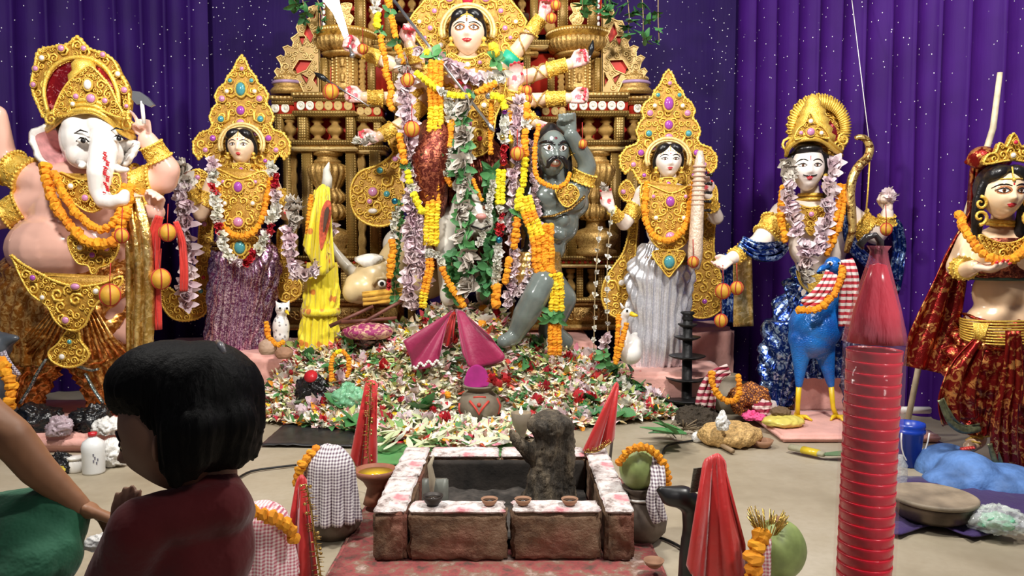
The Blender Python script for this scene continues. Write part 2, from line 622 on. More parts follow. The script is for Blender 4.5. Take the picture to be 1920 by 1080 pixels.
def medallion(px, py, rpx, Y, sg, g=False):
    p = mir(at(px, py, Y), sg); r = rpx * ms(Y)
    o = put('medallion', med_g if g else med_me, p, scl=r, parent=shrine)
    put('medallion_hub', hub_me, p + Vector((0, -.012, 0)), scl=r * .45, parent=o)

def bead_row(name, x0, x1, py, rpx, Y, sg, mat, n):
    mb = MB()
    for i in range(n):
        p = mir(at(x0 + (x1 - x0) * (i + .5) / n, py, Y), sg)
        mb.ell(p, rpx * ms(Y), 8, 5)
    mb.build(name, mat, shrine)

def spiral(mb, c, r, turns, a0, sgn, tube_r, seg=14, ux=Vector((1, 0, 0)), uz=Vector((0, 0, 1)), n=5, tail=0.0):
    pts = []; rad = []
    for i in range(seg + 1):
        f = i / seg
        q = r * (1 - .86 * f)
        a = a0 + sgn * f * turns * 2 * pi
        pts.append(c + ux * (q * cos(a)) + uz * (q * sin(a)))
        rad.append(tube_r * (1 - .45 * f))
    if tail:
        a = a0 - sgn * .5
        pts.insert(0, pts[0] + (ux * (cos(a0 - sgn * pi / 2)) + uz * sin(a0 - sgn * pi / 2)) * tail)
        rad.insert(0, tube_r * .4)
    mb.tube(pts, rad, n, up=Vector((0, 1, 0)))

def inside(p, poly):
    x, y = p; c = False; j = len(poly) - 1
    for i in range(len(poly)):
        xi, yi = poly[i]; xj, yj = poly[j]
        if (yi > y) != (yj > y) and x < (xj - xi) * (y - yi) / (yj - yi + 1e-12) + xi: c = not c
        j = i
    return c

def edge_dist(p, poly):
    m = 1e9
    for i in range(len(poly)):
        ax, ay = poly[i - 1]; bx, by = poly[i]
        dx, dy = bx - ax, by - ay
        t_ = max(0, min(1, ((p[0] - ax) * dx + (p[1] - ay) * dy) / (dx * dx + dy * dy + 1e-12)))
        m = min(m, sqrt((p[0] - ax - t_ * dx) ** 2 + (p[1] - ay - t_ * dy) ** 2))
    return m

def smooth_poly(pts, k=4, closed=True):
    """Catmull-Rom through the points"""
    out = []; n = len(pts)
    rng = n if closed else n - 1
    for i in range(rng):
        if closed: p0, p1, p2, p3 = pts[i - 1], pts[i], pts[(i + 1) % n], pts[(i + 2) % n]
        else: p0, p1, p2, p3 = pts[max(i - 1, 0)], pts[i], pts[i + 1], pts[min(i + 2, n - 1)]
        for j in range(k):
            t_ = j / k
            out.append(tuple(.5 * ((2 * b) + (-a + c) * t_ + (2 * a - 5 * b + 4 * c - d) * t_ * t_ + (-a + 3 * b - 3 * c + d) * t_ ** 3)
                             for a, b, c, d in zip(p0, p1, p2, p3)))
    if not closed: out.append(tuple(pts[-1]))
    return out

def filigree(name, outline, Y, parent, seed=1, thick=.03, cell=9.0, rim=2.0, bead=3.0, plate_mat=None, scroll_mat=None, sg=1, bulge=0.0,
             holes=(), smooth=True, axis=None, part='scrollwork', tilt=0.0):
    """ornament cut from a px outline: backing plate, rim cord, pearl edge and a packed field of scrolls.
    bulge bows the plate forward in its middle."""
    rr = random.Random(seed)
    poly = smooth_poly(outline, 3) if smooth else list(outline)
    xs = [p[0] for p in poly]; ys = [p[1] for p in poly]
    cx, cy = (min(xs) + max(xs)) / 2, (min(ys) + max(ys)) / 2
    hw, hh = (max(xs) - min(xs)) / 2, (max(ys) - min(ys)) / 2
    k = ms(Y)
    def W(p, off=0.0):
        u = (p[0] - cx) / hw; v = (p[1] - cy) / hh
        y = Y - off - bulge * max(0, 1 - u * u - .3 * v * v) + tilt * (p[1] - cy) * k
        q = at(p[0], p[1], Y)
        return mir(Vector((q.x, y, q.z)), sg)
    mb = MB()
    if bulge:
        hh_ = 9; # fill by rows so that the plate can bow
        rows = []
        NV = 22
        for j in range(NV + 1):
            yy = min(ys) + .5 + (max(ys) - min(ys) - 1) * j / NV
            cr = []
            for i in range(len(poly)):
                (x1, y1), (x2, y2) = poly[i - 1], poly[i]
                if (y1 > yy) != (y2 > yy): cr.append(x1 + (yy - y1) * (x2 - x1) / (y2 - y1))
            if len(cr) < 2: continue
            a, b = min(cr), max(cr)
            rows.append([W((a + (b - a) * i / 16, yy)) for i in range(17)])
        mb.grid(rows, thick=-thick)
    else:
        mb.plate([W(p) for p in poly], thick, holes=[[W(p) for p in h] for h in holes])
    o = mb.build(name, plate_mat or GOLD2, parent)
    sm = MB()
    sm.tube([W(p, .006) for p in poly], rim * k, 5, closed=True, up=Vector((0, 1, 0)))
    for h in holes:
        sm.tube([W(p, .006) for p in h], rim * .8 * k, 5, closed=True, up=Vector((0, 1, 0)))
    if bead:
        acc = 0.0
        for i in range(len(poly)):
            a, b = poly[i - 1], poly[i]
            l = sqrt((a[0] - b[0]) ** 2 + (a[1] - b[1]) ** 2)
            while acc < l:
                f = acc / l
                sm.ell(W((a[0] + (b[0] - a[0]) * f, a[1] + (b[1] - a[1]) * f)), bead * k * rr.uniform(.8, 1.15), 6, 4)
                acc += bead * 1.9
            acc -= l
    pts = []
    tries = 0
    area_n = int(4.0 * hw * hh / (cell * cell) * 14)
    while tries < area_n:
        tries += 1
        p = (rr.uniform(min(xs), max(xs)), rr.uniform(min(ys), max(ys)))
        if axis is not None and p[0] < axis: continue
        if not inside(p, poly): continue
        if any(inside(p, h) for h in holes): continue
        e = min([edge_dist(p, poly)] + [edge_dist(p, h) * .8 for h in holes])
        if e < cell * .30: continue
        r_ = min(cell * rr.choice((.45, .6, .8, 1.0)), e * 1.1)
        if any((p[0] - q[0]) ** 2 + (p[1] - q[1]) ** 2 < ((r_ + q[2]) * .86) ** 2 for q in pts): continue
        if axis is not None and p[0] - axis < r_ * .8: p = (axis + .01, p[1])
        pts.append((p[0], p[1], r_))
    for (x, y, r_) in pts:
        s_ = rr.choice((-1, 1)); a0 = rr.uniform(0, 2 * pi); tr = max(1.2, r_ * .26) * k
        spiral(sm, W((x, y), .006), r_ * k, 1.35, a0, s_, tr, 9, n=4, tail=r_ * .5 * k)
        if axis is not None and x > axis + .1:
            spiral(sm, W((2 * axis - x, y), .006), r_ * k, 1.35, pi - a0, -s_, tr, 9, n=4, tail=r_ * .5 * k)
    sm.build(part, scroll_mat or GOLD, o)
    return o, W

def flame_panel(sg):
    out = [(598, 8), (580, 14), (576, 24), (581, 34), (570, 40), (561, 40), (556, 52), (560, 62), (553, 68), (546, 72), (551, 80), (548, 90), (540, 86), (531, 89),
           (536, 97), (535, 108), (527, 104), (519, 108), (526, 118), (530, 132), (520, 128), (515, 134), (520, 142), (536, 140), (560, 150), (571, 175), (600, 175)]
    holes = [[(585, 32), (592, 23), (591, 34)], [(572, 64), (577, 50), (586, 66), (582, 76)], [(562, 70), (572, 70), (567, 83)],
             [(553, 130), (562, 116), (580, 117), (572, 130), (558, 136)], [(566, 140), (578, 146), (574, 154)], [(588, 150), (594, 140), (594, 158)]]
    holes = [[(sum(p[0] for p in h) / len(h) + 1.45 * (x - sum(p[0] for p in h) / len(h)), sum(p[1] for p in h) / len(h) + 1.45 * (y - sum(p[1] for p in h) / len(h))) for x, y in h] for h in holes]
    o, W = filigree('flame_panel', out, YF - .02, shrine, 21, .02, 13, 1.6, 1.5, BEADED, PALEGOLD, sg, holes=holes, smooth=False)
    red = MB().plate([W(p, -.03) for p in [(598, 14), (584, 20), (564, 46), (556, 70), (545, 110), (560, 148), (574, 172), (598, 172)]], .012)
    red.build('red_lining', REDBOARD, o)

def tower(sg):
    S = lambda *a, **k: slab(*a, sg=sg, **k)
    # ----- frieze with flower medallions
    for (a, b, dy, Y) in ((505, 556, 6, YF + .02), (545, 668, 0, YF - .06), (662, 720, 11, YF + .02)):
        S('bead_ledge', a, 172 + dy, b, 181 + dy, Y - .03, .30, ANTIQUE)
        bead_row('ledge_pearls', a + 2, b - 2, 176.5 + dy, 2.6, Y - .03, sg, PALEGOLD, int((b - a) / 7.5))
        S('cornice_molding', a + 3, 182 + dy, b - 3, 189 + dy, Y, .28, BEADED)
        S('frieze_board', a + 6, 188 + dy, b - 6, 209 + dy, Y + .03, .22, REDBOARD)
        S('cornice_molding', a + 2, 207 + dy, b - 2, 215 + dy, Y - .01, .28, BEADED)
    for i, x in enumerate((564, 581, 599, 616, 634, 653)): medallion(x, 198, 8.3, YF - .04, sg, i > 1 and sg > 0)
    for x in (516, 535): medallion(x, 203, 8.3, YF + .04, sg)
    for x in (676, 690, 707): medallion(x, 208.5, 7.3, YF + .04, sg, True)
    # ----- baluster tier
    S('red_panel', 530, 215, 715, 268, YF + .16, .03, REDBOARD)
    for (a, b, dy) in ((514, 528, 4), (558, 575, 0), (648, 664, 0), (700, 714, 8)):
        S('post', a, 214 + dy, b, 266 + dy * .6, YF - .03 + dy * .008, .12, BEADED)
    for x, w_ in ((544, 27), (596, 31), (629, 31), (682, 27)): baluster(x, 216, 264, w_, YF + .08, sg)
    for (a, b, y0, y1, Y, m) in ((540, 668, 262, 270, YF - .06, BEADED), (546, 664, 270, 275, YF - .03, ANTIQUE), (543, 668, 275, 282, YF - .05, PALEGOLD),
                                (662, 724, 272, 279, YF + .0, BEADED), (664, 720, 280, 287, YF + .02, PALEGOLD), (508, 546, 268, 275, YF + .0, BEADED)):
        S('ledge', a, y0, b, y1, Y, .26, m)
    # ----- lower columns
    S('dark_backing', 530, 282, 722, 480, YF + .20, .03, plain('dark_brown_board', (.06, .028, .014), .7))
    for (a, b) in ((568, 584), (650, 665), (694, 711), (533, 541)): S('pilaster', a, 282, b, 482, YF + .0, .10, BEADED)
    baluster(553, 284, 480, 17, YF + .1, sg, turn_me, 'turned_column')
    baluster(679, 286, 480, 19, YF + .1, sg, turn_me, 'turned_column')
    c = mir(at(617, 480, YF + .08), sg); k = ms(YF)
    up = lambda y: (480 - y) * k
    mb = MB().lathe(c, [(r_ * k, up(y)) for r_, y in ((0, 480), (42, 480), (42, 470), (36, 464), (44, 452), (45, 440), (36, 432), (20, 426), (18, 414), (30, 410))], 28)
    mb.build('column_bowl', ANTIQUE, shrine)
    mb = MB().lathe(c, [(r_ * k, up(y)) for r_, y in ((26, 412), (33, 405), (35, 396), (30, 386), (24, 381), (32, 375), (33, 366), (24, 357), (22, 352), (26, 346), (34, 330), (36, 318), (33, 310), (24, 306))], 72, lobes=18, amp=.18)
    mb.build('fluted_urn', ANTIQUE, shrine)
    mb = MB().lathe(c, [(r_ * k, up(y)) for r_, y in ((24, 308), (26, 302), (20, 298), (20, 293), (27, 291), (29, 286), (24, 283), (30, 281), (30, 277), (0, 277))], 28)
    mb.build('column_capital', ANTIQUE, shrine)
    # ----- foot of the tower
    for (a, b, y0, y1, Y, m) in ((530, 745, 480, 487, YF - .06, BEADED), (534, 742, 487, 496, YF - .02, ANTIQUE), (532, 744, 496, 502, YF - .05, PALEGOLD),
                                (536, 742, 502, 560, YF + .16, MATS['dark_brown_board']), (532, 744, 560, 566, YF - .04, BEADED), (534, 742, 566, 573, YF - .01, ANTIQUE), (536, 742, 573, 612, YF + .02, ANTIQUE),
                                (532, 745, 610, 619, YF - .04, ANTIQUE)):
        S('base_molding', a, y0, b, y1, Y, .26 if Y < YF + .1 else .06, m)
    bead_row('base_pearls', 538, 740, 491.5, 3.0, YF - .02, sg, REDBOARD, 20)
    for x in (550, 585, 625, 665, 705): baluster(x, 504, 560, 22, YF + .08, sg)
    for x in (568, 605, 645, 686, 728): S('post', x - 6, 502, x + 6, 560, YF + .02, .08, BEADED)
    mb = MB()
    for x in (565, 610, 655, 700):
        p = mir(at(x, 592, YF + .01), sg)
        for q in (-1, 1):
            for a_, r_ in ((8, 10), (17, 7)):
                spiral(mb, p + Vector((q * a_ * k, 0, (a_ - 12) * .3 * k)), r_ * k, 1.3, pi / 2, q, 2 * k, 12)
        mb.ell(p + Vector((0, 0, .02)), (4 * k, .02, 12 * k), 8, 6)
    mb.build('carved_scrolls', ANTIQUE, shrine)
    # ----- upper drum
    flame_panel(sg)
    S('red_panel', 598, 100, 745, 174, YF + .16, .03, REDBOARD)
    for (a, b) in ((600, 612), (689, 701), (735, 744)): S('post', a, 108, b, 174, YF + .0, .1, BEADED)
    baluster(618, 110, 172, 12, YF + .09, sg, turn_me, 'turned_column')
    baluster(680, 110, 172, 15, YF + .09, sg, turn_me, 'turned_column')
    c = mir(at(648, 172, YF + .10), sg); up = lambda y: (172 - y) * k
    MB().lathe(c, [(r_ * k, up(y)) for r_, y in ((0, 172), (27, 172), (27, 165), (25, 160), (25, 108), (0, 108))], 32).build('drum_column', ANTIQUE, shrine)
    for x in (-20, -11, 9, 18):
        mb = MB()
        for i in range(11):
            a_ = math.asin(x / 27.0)
            mb.ell(c + Vector((x * k * (1 if sg > 0 else -1), -26 * k * cos(a_), (6 + i * 5.6) * k)), 2.3 * k, 6, 4)
        mb.build('pearl_string', PALEGOLD, shrine)
    for y in (122, 150):
        p = c + Vector((0, -25 * k, up(y)))
        MB().lathe(p, [(0, -9 * k), (5 * k, -9 * k), (3 * k, -5 * k), (6 * k, 0), (5 * k, 5 * k), (2 * k, 8 * k), (0, 10 * k)], 10).build('carved_mask', ANTIQUE, shrine)
    MB().lathe(c, [(r_ * k, up(y)) for r_, y in ((20, 112), (40, 110), (46, 106), (40, 103))], 40).build('drum_molding', ANTIQUE, shrine)
    MB().lathe(c, [(r_ * k, up(y)) for r_, y in ((40, 104), (52, 99), (57, 90), (57, 82), (52, 78))], 108, lobes=36, amp=.10).build('fluted_capital', ANTIQUE, shrine)
    MB().lathe(c, [(r_ * k, up(y)) for r_, y in ((50, 80), (56, 78), (56, 75), (59, 74), (59, 64), (52, 62), (0, 62))], 48).build('capital_rim', GOLD2, shrine)
    mb = MB()
    for i in range(34):
        a_ = pi + pi * (i + .5) / 34
        mb.ell(c + Vector((59.5 * k * cos(a_), 59.5 * k * sin(a_), up(69))), 2.4 * k, 6, 4)
    mb.build('rim_pearls', PALEGOLD, shrine)
    # ----- storey over the drum
    S('red_panel', 606, -45, 750, 64, YF + .22, .03, REDBOARD)
    for (a, b) in ((610, 627), (665, 683), (721, 735)): S('post', a, -20, b, 64 if b < 700 else 74, YF + .06, .1, BEADED)
    mb = MB()
    for i in range(7):
        mb.ell(mir(at(607, -10 + i * 11, YF + .05), sg), (3.2 * k, .01, 4.6 * k), 6, 5)
    mb.build('white_teardrops', WHITE, shrine)
    filigree('scroll_panel', [(636, 62), (662, 62), (656, 48), (663, 34), (655, 24), (660, 8), (640, 8), (644, 24), (636, 36), (643, 50)], YF + .08, shrine, 5, .02, 7, 1.2, 0, PALEGOLD, PALEGOLD, sg)
    baluster(701, 18, 74, 22, YF + .12, sg)
    baluster(701, -40, 18, 22, YF + .12, sg)
    S('ledge', 696, 74, 752, 81, YF - .01, .3, BEADED)
    S('ledge', 700, 82, 750, 88, YF + .02, .25, PALEGOLD)
    S('ledge', 720, 96, 765, 103, YF + .04, .2, ANTIQUE)
    S('ledge', 604, -24, 690, -12, YF - .02, .3, BEADED)
    # ----- corner dome
    c = mir(at(543, 178, YF + .06), sg); up = lambda y: (178 - y) * k
    MB().lathe(c, [(r_ * k, up(y)) for r_, y in ((34, 178), (35, 172), (31, 167), (27, 164), (31, 160), (30, 156), (25, 154), (27, 150), (25, 145), (19, 141), (19, 137), (14, 133), (13, 128),
                   (8, 125), (7, 121), (4, 118), (4, 115), (0, 112))], 32).build('corner_dome', ANTIQUE, shrine)
    MB().lathe(c, [(r_ * k, up(y)) for r_, y in ((30.5, 161), (32.2, 159), (32.2, 157), (30, 155))], 32).build('dome_band', plain('lilac_band', (.42, .28, .45), .5), shrine)
    mb = MB()
    for i in range(26):
        a_ = 2 * pi * i / 26
        mb.ell(c + Vector((26.5 * k * cos(a_), 26.5 * k * sin(a_), up(149))), 1.9 * k, 6, 4)
    mb.build('dome_pearls', PALEGOLD, shrine)

tower(1); tower(-1)
# ----- bay between the towers
k = ms(YF)
slab('red_panel', 742, -40, 988, 30, YF + .22, .03, REDBOARD)
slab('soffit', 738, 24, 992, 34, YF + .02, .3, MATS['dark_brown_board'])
for i in range(12): baluster(752 + i * 20.6, -14, 24, 16, YF + .12, 1)
slab('ledge', 736, -24, 994, -14, YF, .3, BEADED)
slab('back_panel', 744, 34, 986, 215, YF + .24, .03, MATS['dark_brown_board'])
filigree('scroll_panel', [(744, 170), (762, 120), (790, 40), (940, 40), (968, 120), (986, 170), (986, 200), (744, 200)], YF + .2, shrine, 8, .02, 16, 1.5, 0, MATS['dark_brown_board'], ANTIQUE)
for x in (742, 988): slab('post', x - 7, 90, x + 7, 210, YF + .05, .1, BEADED)
for x in (748, 770, 960, 982): slab('shrine_leg', x - 5, 210, x + 5, 620, YF + .14, .08, ANTIQUE)
# ================================================================== figure toolkit
def V(*a): return Vector(a)

def blob(elems, voxel, smooth=4, factor=.5):
    """ellipsoids and tapered limbs fused into one continuous skin"""
    mb = MB()
    for e in elems:
        if e[0] == 'e':
            mb.ell(e[1], e[2], 20, 14, e[3] if len(e) > 3 else None)
        else:
            ch = e[1]
            for i, (p, r) in enumerate(ch):
                p = Vector(p)
                mb.ell(p, r, 14, 10)
                if i:
                    q, s_ = Vector(ch[i - 1][0]), ch[i - 1][1]
                    k = 5
                    mb.tube([q.lerp(p, j / k) for j in range(k + 1)], [s_ + (r - s_) * j / k for j in range(k + 1)], 14)
    me = mb.mesh('tmp', [])
    o = bpy.data.objects.new('tmp', me)
    COL.objects.link(o)
    m = o.modifiers.new('r', 'REMESH'); m.mode = 'VOXEL'; m.voxel_size = voxel; m.adaptivity = 0.0
    if smooth:
        s_ = o.modifiers.new('s', 'SMOOTH'); s_.factor = factor; s_.iterations = smooth
    dg = bpy.context.evaluated_depsgraph_get()
    ev = o.evaluated_get(dg)
    em = ev.to_mesh()
    vs = [tuple(v.co) for v in em.vertices]
    fs = [tuple(p.vertices) for p in em.polygons]
    ev.to_mesh_clear()
    bpy.data.objects.remove(o); bpy.data.meshes.remove(me)
    return vs, fs

def body(name, parent, elems, mat, voxel=.012, smooth=4, colf=None, base=(1, 1, 1), extra=()):
    mb = MB()
    vs, fs = blob(elems, voxel, smooth)
    mb.add(vs, fs)
    for (el, vx) in extra:
        v2, f2 = blob(el, vx, 3)
        mb.add(v2, f2)
    if colf:
        mb.c = [colf(Vector(v)) for v in mb.v]
    return mb.build(name, mat, parent, col=bool(colf))

def hand_elems(w_, d, n, size, curl=(.3, .3, .3, .3), thumb=1, spread=.12, tcurl=.3, tout=.75):
    """palm, four jointed fingers and a thumb; returns shapes and fingertip points"""
    w_ = Vector(w_); d = Vector(d).normalized(); n = Vector(n); n = (n - d * n.dot(d)).normalized()
    s = d.cross(n).normalized() * thumb          # towards the thumb
    L = size
    el = [('c', [(w_, .125 * L), (w_ + d * .16 * L, .13 * L)])]
    for k in (-.13, -.045, .045, .13):
        el.append(('c', [(w_ + d * .10 * L + s * k * L * .8, .085 * L), (w_ + d * .50 * L + s * k * L * 1.25, .072 * L)]))
    tips = []
    for i, (off, ln) in enumerate(((.165, .42), (.055, .47), (-.055, .44), (-.16, .34))):
        p = w_ + d * .50 * L + s * off * L
        a = 0.0
        c = curl[i]
        dd = (d + s * (off * spread * 6)).normalized()
        ch = [(p, .066 * L)]
        for j, fr in enumerate((.42, .32, .26)):
            a += c * (1.0, 1.25, .9)[j]
            v = dd * cos(a) + n * sin(a)
            p = p + v * (ln * fr * L)
            ch.append((p, (.058, .052, .042)[j] * L))
        tips.append(p)
        el.append(('c', ch))
    b = w_ + d * .14 * L + s * .12 * L
    v1 = (d * .75 + s * tout + n * .25).normalized()
    m = b + v1 * .24 * L
    v2 = (d * (1 - tcurl * .5) + s * (tout * .5 - tcurl) + n * tcurl * 1.2).normalized()
    q = m + v2 * .17 * L
    v3 = (d * (1 - tcurl) + s * (tout * .3 - tcurl * 1.3) + n * tcurl * 1.2).normalized()
    e = q + v3 * .13 * L
    el.append(('c', [(b, .085 * L), (m, .068 * L), (q, .06 * L), (e, .045 * L)]))
    tips.append(e)
    return el, tips

def hand(parent, w_, d, n, size, mat, voxel=.006, skin=(.9, .62, .5), tipc=(.75, .04, .05), palm=None, name='hand', **kw):
    el, tips = hand_elems(w_, d, n, size, **kw)
    nn = Vector(n).normalized(); pc = Vector(w_) + Vector(d).normalized() * size * .32 + nn * size * .1
    def cf(v):
        m = min((v - t_).length for t_ in tips)
        if m < size * .085: return tipc
        if palm and (v - pc).length < size * .10: return palm
        return skin
    return body(name, parent, el, mat, voxel, 2, cf)

def HM(yaw, pitch, roll, c):
    return Matrix.Translation(c) @ Matrix.Rotation(yaw, 4, 'Z') @ Matrix.Rotation(pitch, 4, 'X') @ Matrix.Rotation(roll, 4, 'Y')

class Head:
    """sculpted head; local unit = half head height, face towards -Y"""
    def __init__(s, parent, c, h, mat, yaw=0, pitch=0, roll=0, jaw=.30, width=.74, depth=.86, nose=.13, name='head', nu=72, nv=54, plump=1.0):
        s.h = h; s.M = HM(yaw, pitch, roll, Vector(c)); s.parent = parent
        vs = []
        def P(t_, q):
            x = cos(t_) * sin(q); y = -cos(t_) * cos(q); z = sin(t_)
            X = x * width; Y = y * depth; Z = z
            if z < 0:
                X *= 1 - jaw * (-z) ** 1.6
                if y < 0: Y *= 1 - .10 * (-z) ** 2
                else: Y *= 1 - .55 * (-z) ** 1.2
            if y < 0:
                f = -y
                Y += .05 * max(0, f)                                         # flatter face
                g = lambda cx, cz, sx, sz: exp(-((X - cx) / sx) ** 2 - ((Z - cz) / sz) ** 2)
                Y -= nose * g(0, -.22, .10, .11) * f                        # nose tip
                Y -= nose * .62 * g(0, -.02, .075, .18) * f                   # bridge
                Y -= nose * .35 * (g(.085, -.26, .06, .06) + g(-.085, -.26, .06, .06)) * f
                Y += .065 * (g(.26, .02, .13, .09) + g(-.26, .02, .13, .09)) * f  # sockets
                Y -= .05 * plump * (g(.34, -.28, .16, .18) + g(-.34, -.28, .16, .18)) * f  # cheeks
                Y -= .055 * g(0, -.50, .16, .055) * f                        # lips
                Y += .03 * g(0, -.625, .16, .05) * f
                Y -= .06 * g(0, -.80, .15, .12) * f                          # chin
            return Vector((X, Y, Z)) * h
        rows = []
        mb = MB()
        for i in range(nv + 1):
            t_ = -pi / 2 + pi * i / nv
            rows.append([P(t_, 2 * pi * j / nu) for j in range(nu)])
        mb.grid(rows, closed=True)
        s.bv = BVHTree.FromPolygons([Vector(v) for v in mb.v], mb.f)
        mb.v = [tuple(s.M @ Vector(v)) for v in mb.v]
        s.o = mb.build(name, mat, parent)
        s.mat = mat
    def w(s, x, y, z): return s.M @ (Vector((x, y, z)) * s.h)
    def surf(s, x, z, off=.012):
        r_ = s.bv.ray_cast(Vector((x, -3, z)) * s.h, Vector((0, 1, 0)))
        if r_[0] is None: return Vector((x, -.3, z)) * s.h
        return r_[0] + Vector((0, -off * s.h, 0))
    def patch(s, name, outline, mat, off=.012, parent=None, label=None):
        cx = sum(p[0] for p in outline) / len(outline); cz = sum(p[1] for p in outline) / len(outline)
        rows = []
        for k in (1.0, .66, .33, 0.02):
            rows.append([s.M @ s.surf(cx + (x - cx) * k, cz + (z - cz) * k, off if k < 1 else off * .2) for x, z in outline])
        return MB().grid(rows, closed=True).build(name, mat, parent or s.o, label)
    def stroke(s, name, pts, rad, mat, off=.008, n=5):
        q = smooth_poly(pts, 4, False)
        k = len(q)
        MB().tube([s.M @ s.surf(x, z, off) for x, z in q], [rad * s.h * (.35 + .65 * sin(pi * (i + .6) / (k + .2))) for i in range(k)], n).build(name, mat, s.o)

EYEW = plain('eye_white', (.92, .90, .86), .15, var=.02)
EYEB = plain('eye_black', (.012, .010, .010), .15, var=.02)
EYEBR = plain('eye_brown', (.16, .05, .015), .12, var=.05)
LIPR = plain('lip_red', (.55, .03, .04), .25, var=.08)
BINDI = plain('bindi_red', (.65, .02, .03), .4, var=.05)
HAIR = plain('painted_black_hair', (.010, .009, .010), .30, var=.3, vs=40, bump=.5, bs=80)
LIDP = plain('lid_shadow', (.42, .16, .06), .4, var=.1)

def face(hd, eye=.14, ez=.02, ex=.30, brow=1.0, lipw=.17, shadow=False, bindi=True, mark=None, big=1.0, fierce=0.0, smile=.02):
    for sx in (-1, 1):
        k = sx
        if shadow:
            hd.patch('lid_shadow', [(k * (ex + eye * 1.35 * cos(a)), ez + .015 + eye * .85 * sin(a) * big) for a in [2 * pi * i / 16 for i in range(16)]], LIDP, .008)
        out = []
        for i in range(18):
            a = 2 * pi * i / 18
            out.append((k * (ex + eye * cos(a)), ez + eye * .46 * big * sin(a) * (abs(sin(a)) ** .25) + fierce * eye * .4 * cos(a)))
        e = hd.patch('eye', out, EYEW, .016)
        hd.patch('iris', [(k * (ex - .005) + eye * .42 * cos(a), ez - .004 + eye * .42 * big * sin(a)) for a in [2 * pi * i / 12 for i in range(12)]], EYEBR, .024, e)
        hd.patch('pupil', [(k * (ex - .005) + eye * .23 * cos(a), ez - .004 + eye * .23 * big * sin(a)) for a in [2 * pi * i / 10 for i in range(10)]], EYEB, .030, e)
        hd.stroke('eyelid_line', [(k * (ex - eye * 1.05), ez - .01 - fierce * eye * .4), (k * (ex - eye * .5), ez + eye * .36 * big), (k * ex, ez + eye * .47 * big), (k * (ex + eye * .6), ez + eye * .34 * big), (k * (ex + eye * 1.35), ez + .02 + fierce * eye * .5)], .022, EYEB, .02)
        hd.stroke('eyelid_line', [(k * (ex - eye * .9), ez - .02), (k * ex, ez - eye * .45 * big), (k * (ex + eye * 1.1), ez - .01)], .012, EYEB, .02)
        hd.stroke('eyebrow', [(k * (ex - eye * 1.3), ez + .17 - fierce * .1), (k * (ex - eye * .3), ez + .235), (k * (ex + eye * .8), ez + .215 + fierce * .06), (k * (ex + eye * 1.7), ez + .10 + fierce * .14)], .028 * brow, EYEB, .014)
    lw = lipw
    hd.patch('upper_lip', [(-lw, -.475 + smile), (-lw * .5, -.428), (-lw * .18, -.408), (0, -.425), (lw * .18, -.408), (lw * .5, -.428), (lw, -.475 + smile), (lw * .5, -.487), (0, -.492), (-lw * .5, -.487)], LIPR, .016)
    hd.patch('lower_lip', [(-lw * .9, -.485 + smile * .8), (-lw * .4, -.495), (0, -.498), (lw * .4, -.495), (lw * .9, -.485 + smile * .8), (lw * .55, -.555), (0, -.588), (-lw * .55, -.555)], LIPR, .02)
    if bindi:
        hd.patch('bindi', [(.04 * cos(a), .30 + .045 * sin(a)) for a in [2 * pi * i / 10 for i in range(10)]], BINDI, .014)

def hair_cap(hd, front=.60, part=True, back=1.0, low=-.35, name='hair'):
    """hair swept back from the hairline, parted in two lobes"""
    el = [('e', hd.w(0, .26, .16), (.80 * hd.h, .80 * hd.h * back, .92 * hd.h), hd.M.to_3x3())]
    for sx in (-1, 1):
        el.append(('e', hd.w(sx * .36, -.34, front), (.42 * hd.h, .40 * hd.h, .30 * hd.h), hd.M.to_3x3() @ Matrix.Rotation(sx * .55, 3, 'Y')))
        el.append(('c', [(hd.w(sx * .62, -.26, front - .22), .17 * hd.h), (hd.w(sx * .74, -.06, .05), .15 * hd.h), (hd.w(sx * .74, .1, low), .13 * hd.h)]))
    vs, fs = blob(el, hd.h * .07, 2)
    mb = MB(); mb.add(vs, fs)
    return mb.build(name, HAIR, hd.parent)

GEMC = {'p': plain('gem_pink', (.70, .30, .52), .12, .2, var=.15), 'v': plain('gem_violet', (.45, .10, .50), .1, .2, var=.2), 't': plain('gem_teal', (.10, .38, .42), .12, .2, var=.2),
        'w': plain('gem_pearl', (.90, .84, .78), .12, .1, var=.08), 'r': plain('gem_red', (.60, .03, .06), .1, .1, var=.1), 'g': plain('gem_green', (.10, .38, .22), .12, .1, var=.2)}
gem_me = {}
for k_, m_ in GEMC.items():
    gem_me[k_] = MB().lathe((0, 0, 0), [(1, 0), (.96, .25), (.6, .55), (.0, .62)], 10, rot=Matrix.Rotation(pi / 2, 3, 'X')).mesh('gem', m_)
ring_me = MB().tube([V(1.15 * cos(2 * pi * i / 16), 0, 1.15 * sin(2 * pi * i / 16)) for i in range(16)], .22, 5, closed=True).mesh('gem_setting', GOLD)

def gems(parent, W, items, Y, off=.012, ring=True):
    k = ms(Y)
    for it in items:
        x, y, r_, c = it[:4]
        e = it[4] if len(it) > 4 else 1.0
        p = W((x, y), off)
        g = put('gem', gem_me[c], p, scl=(r_ * k, r_ * k, r_ * k * e), parent=parent)
        if ring and r_ >= 3.5:
            put('gem_setting', ring_me, p, scl=(r_ * k, r_ * k, r_ * k * e), parent=parent)

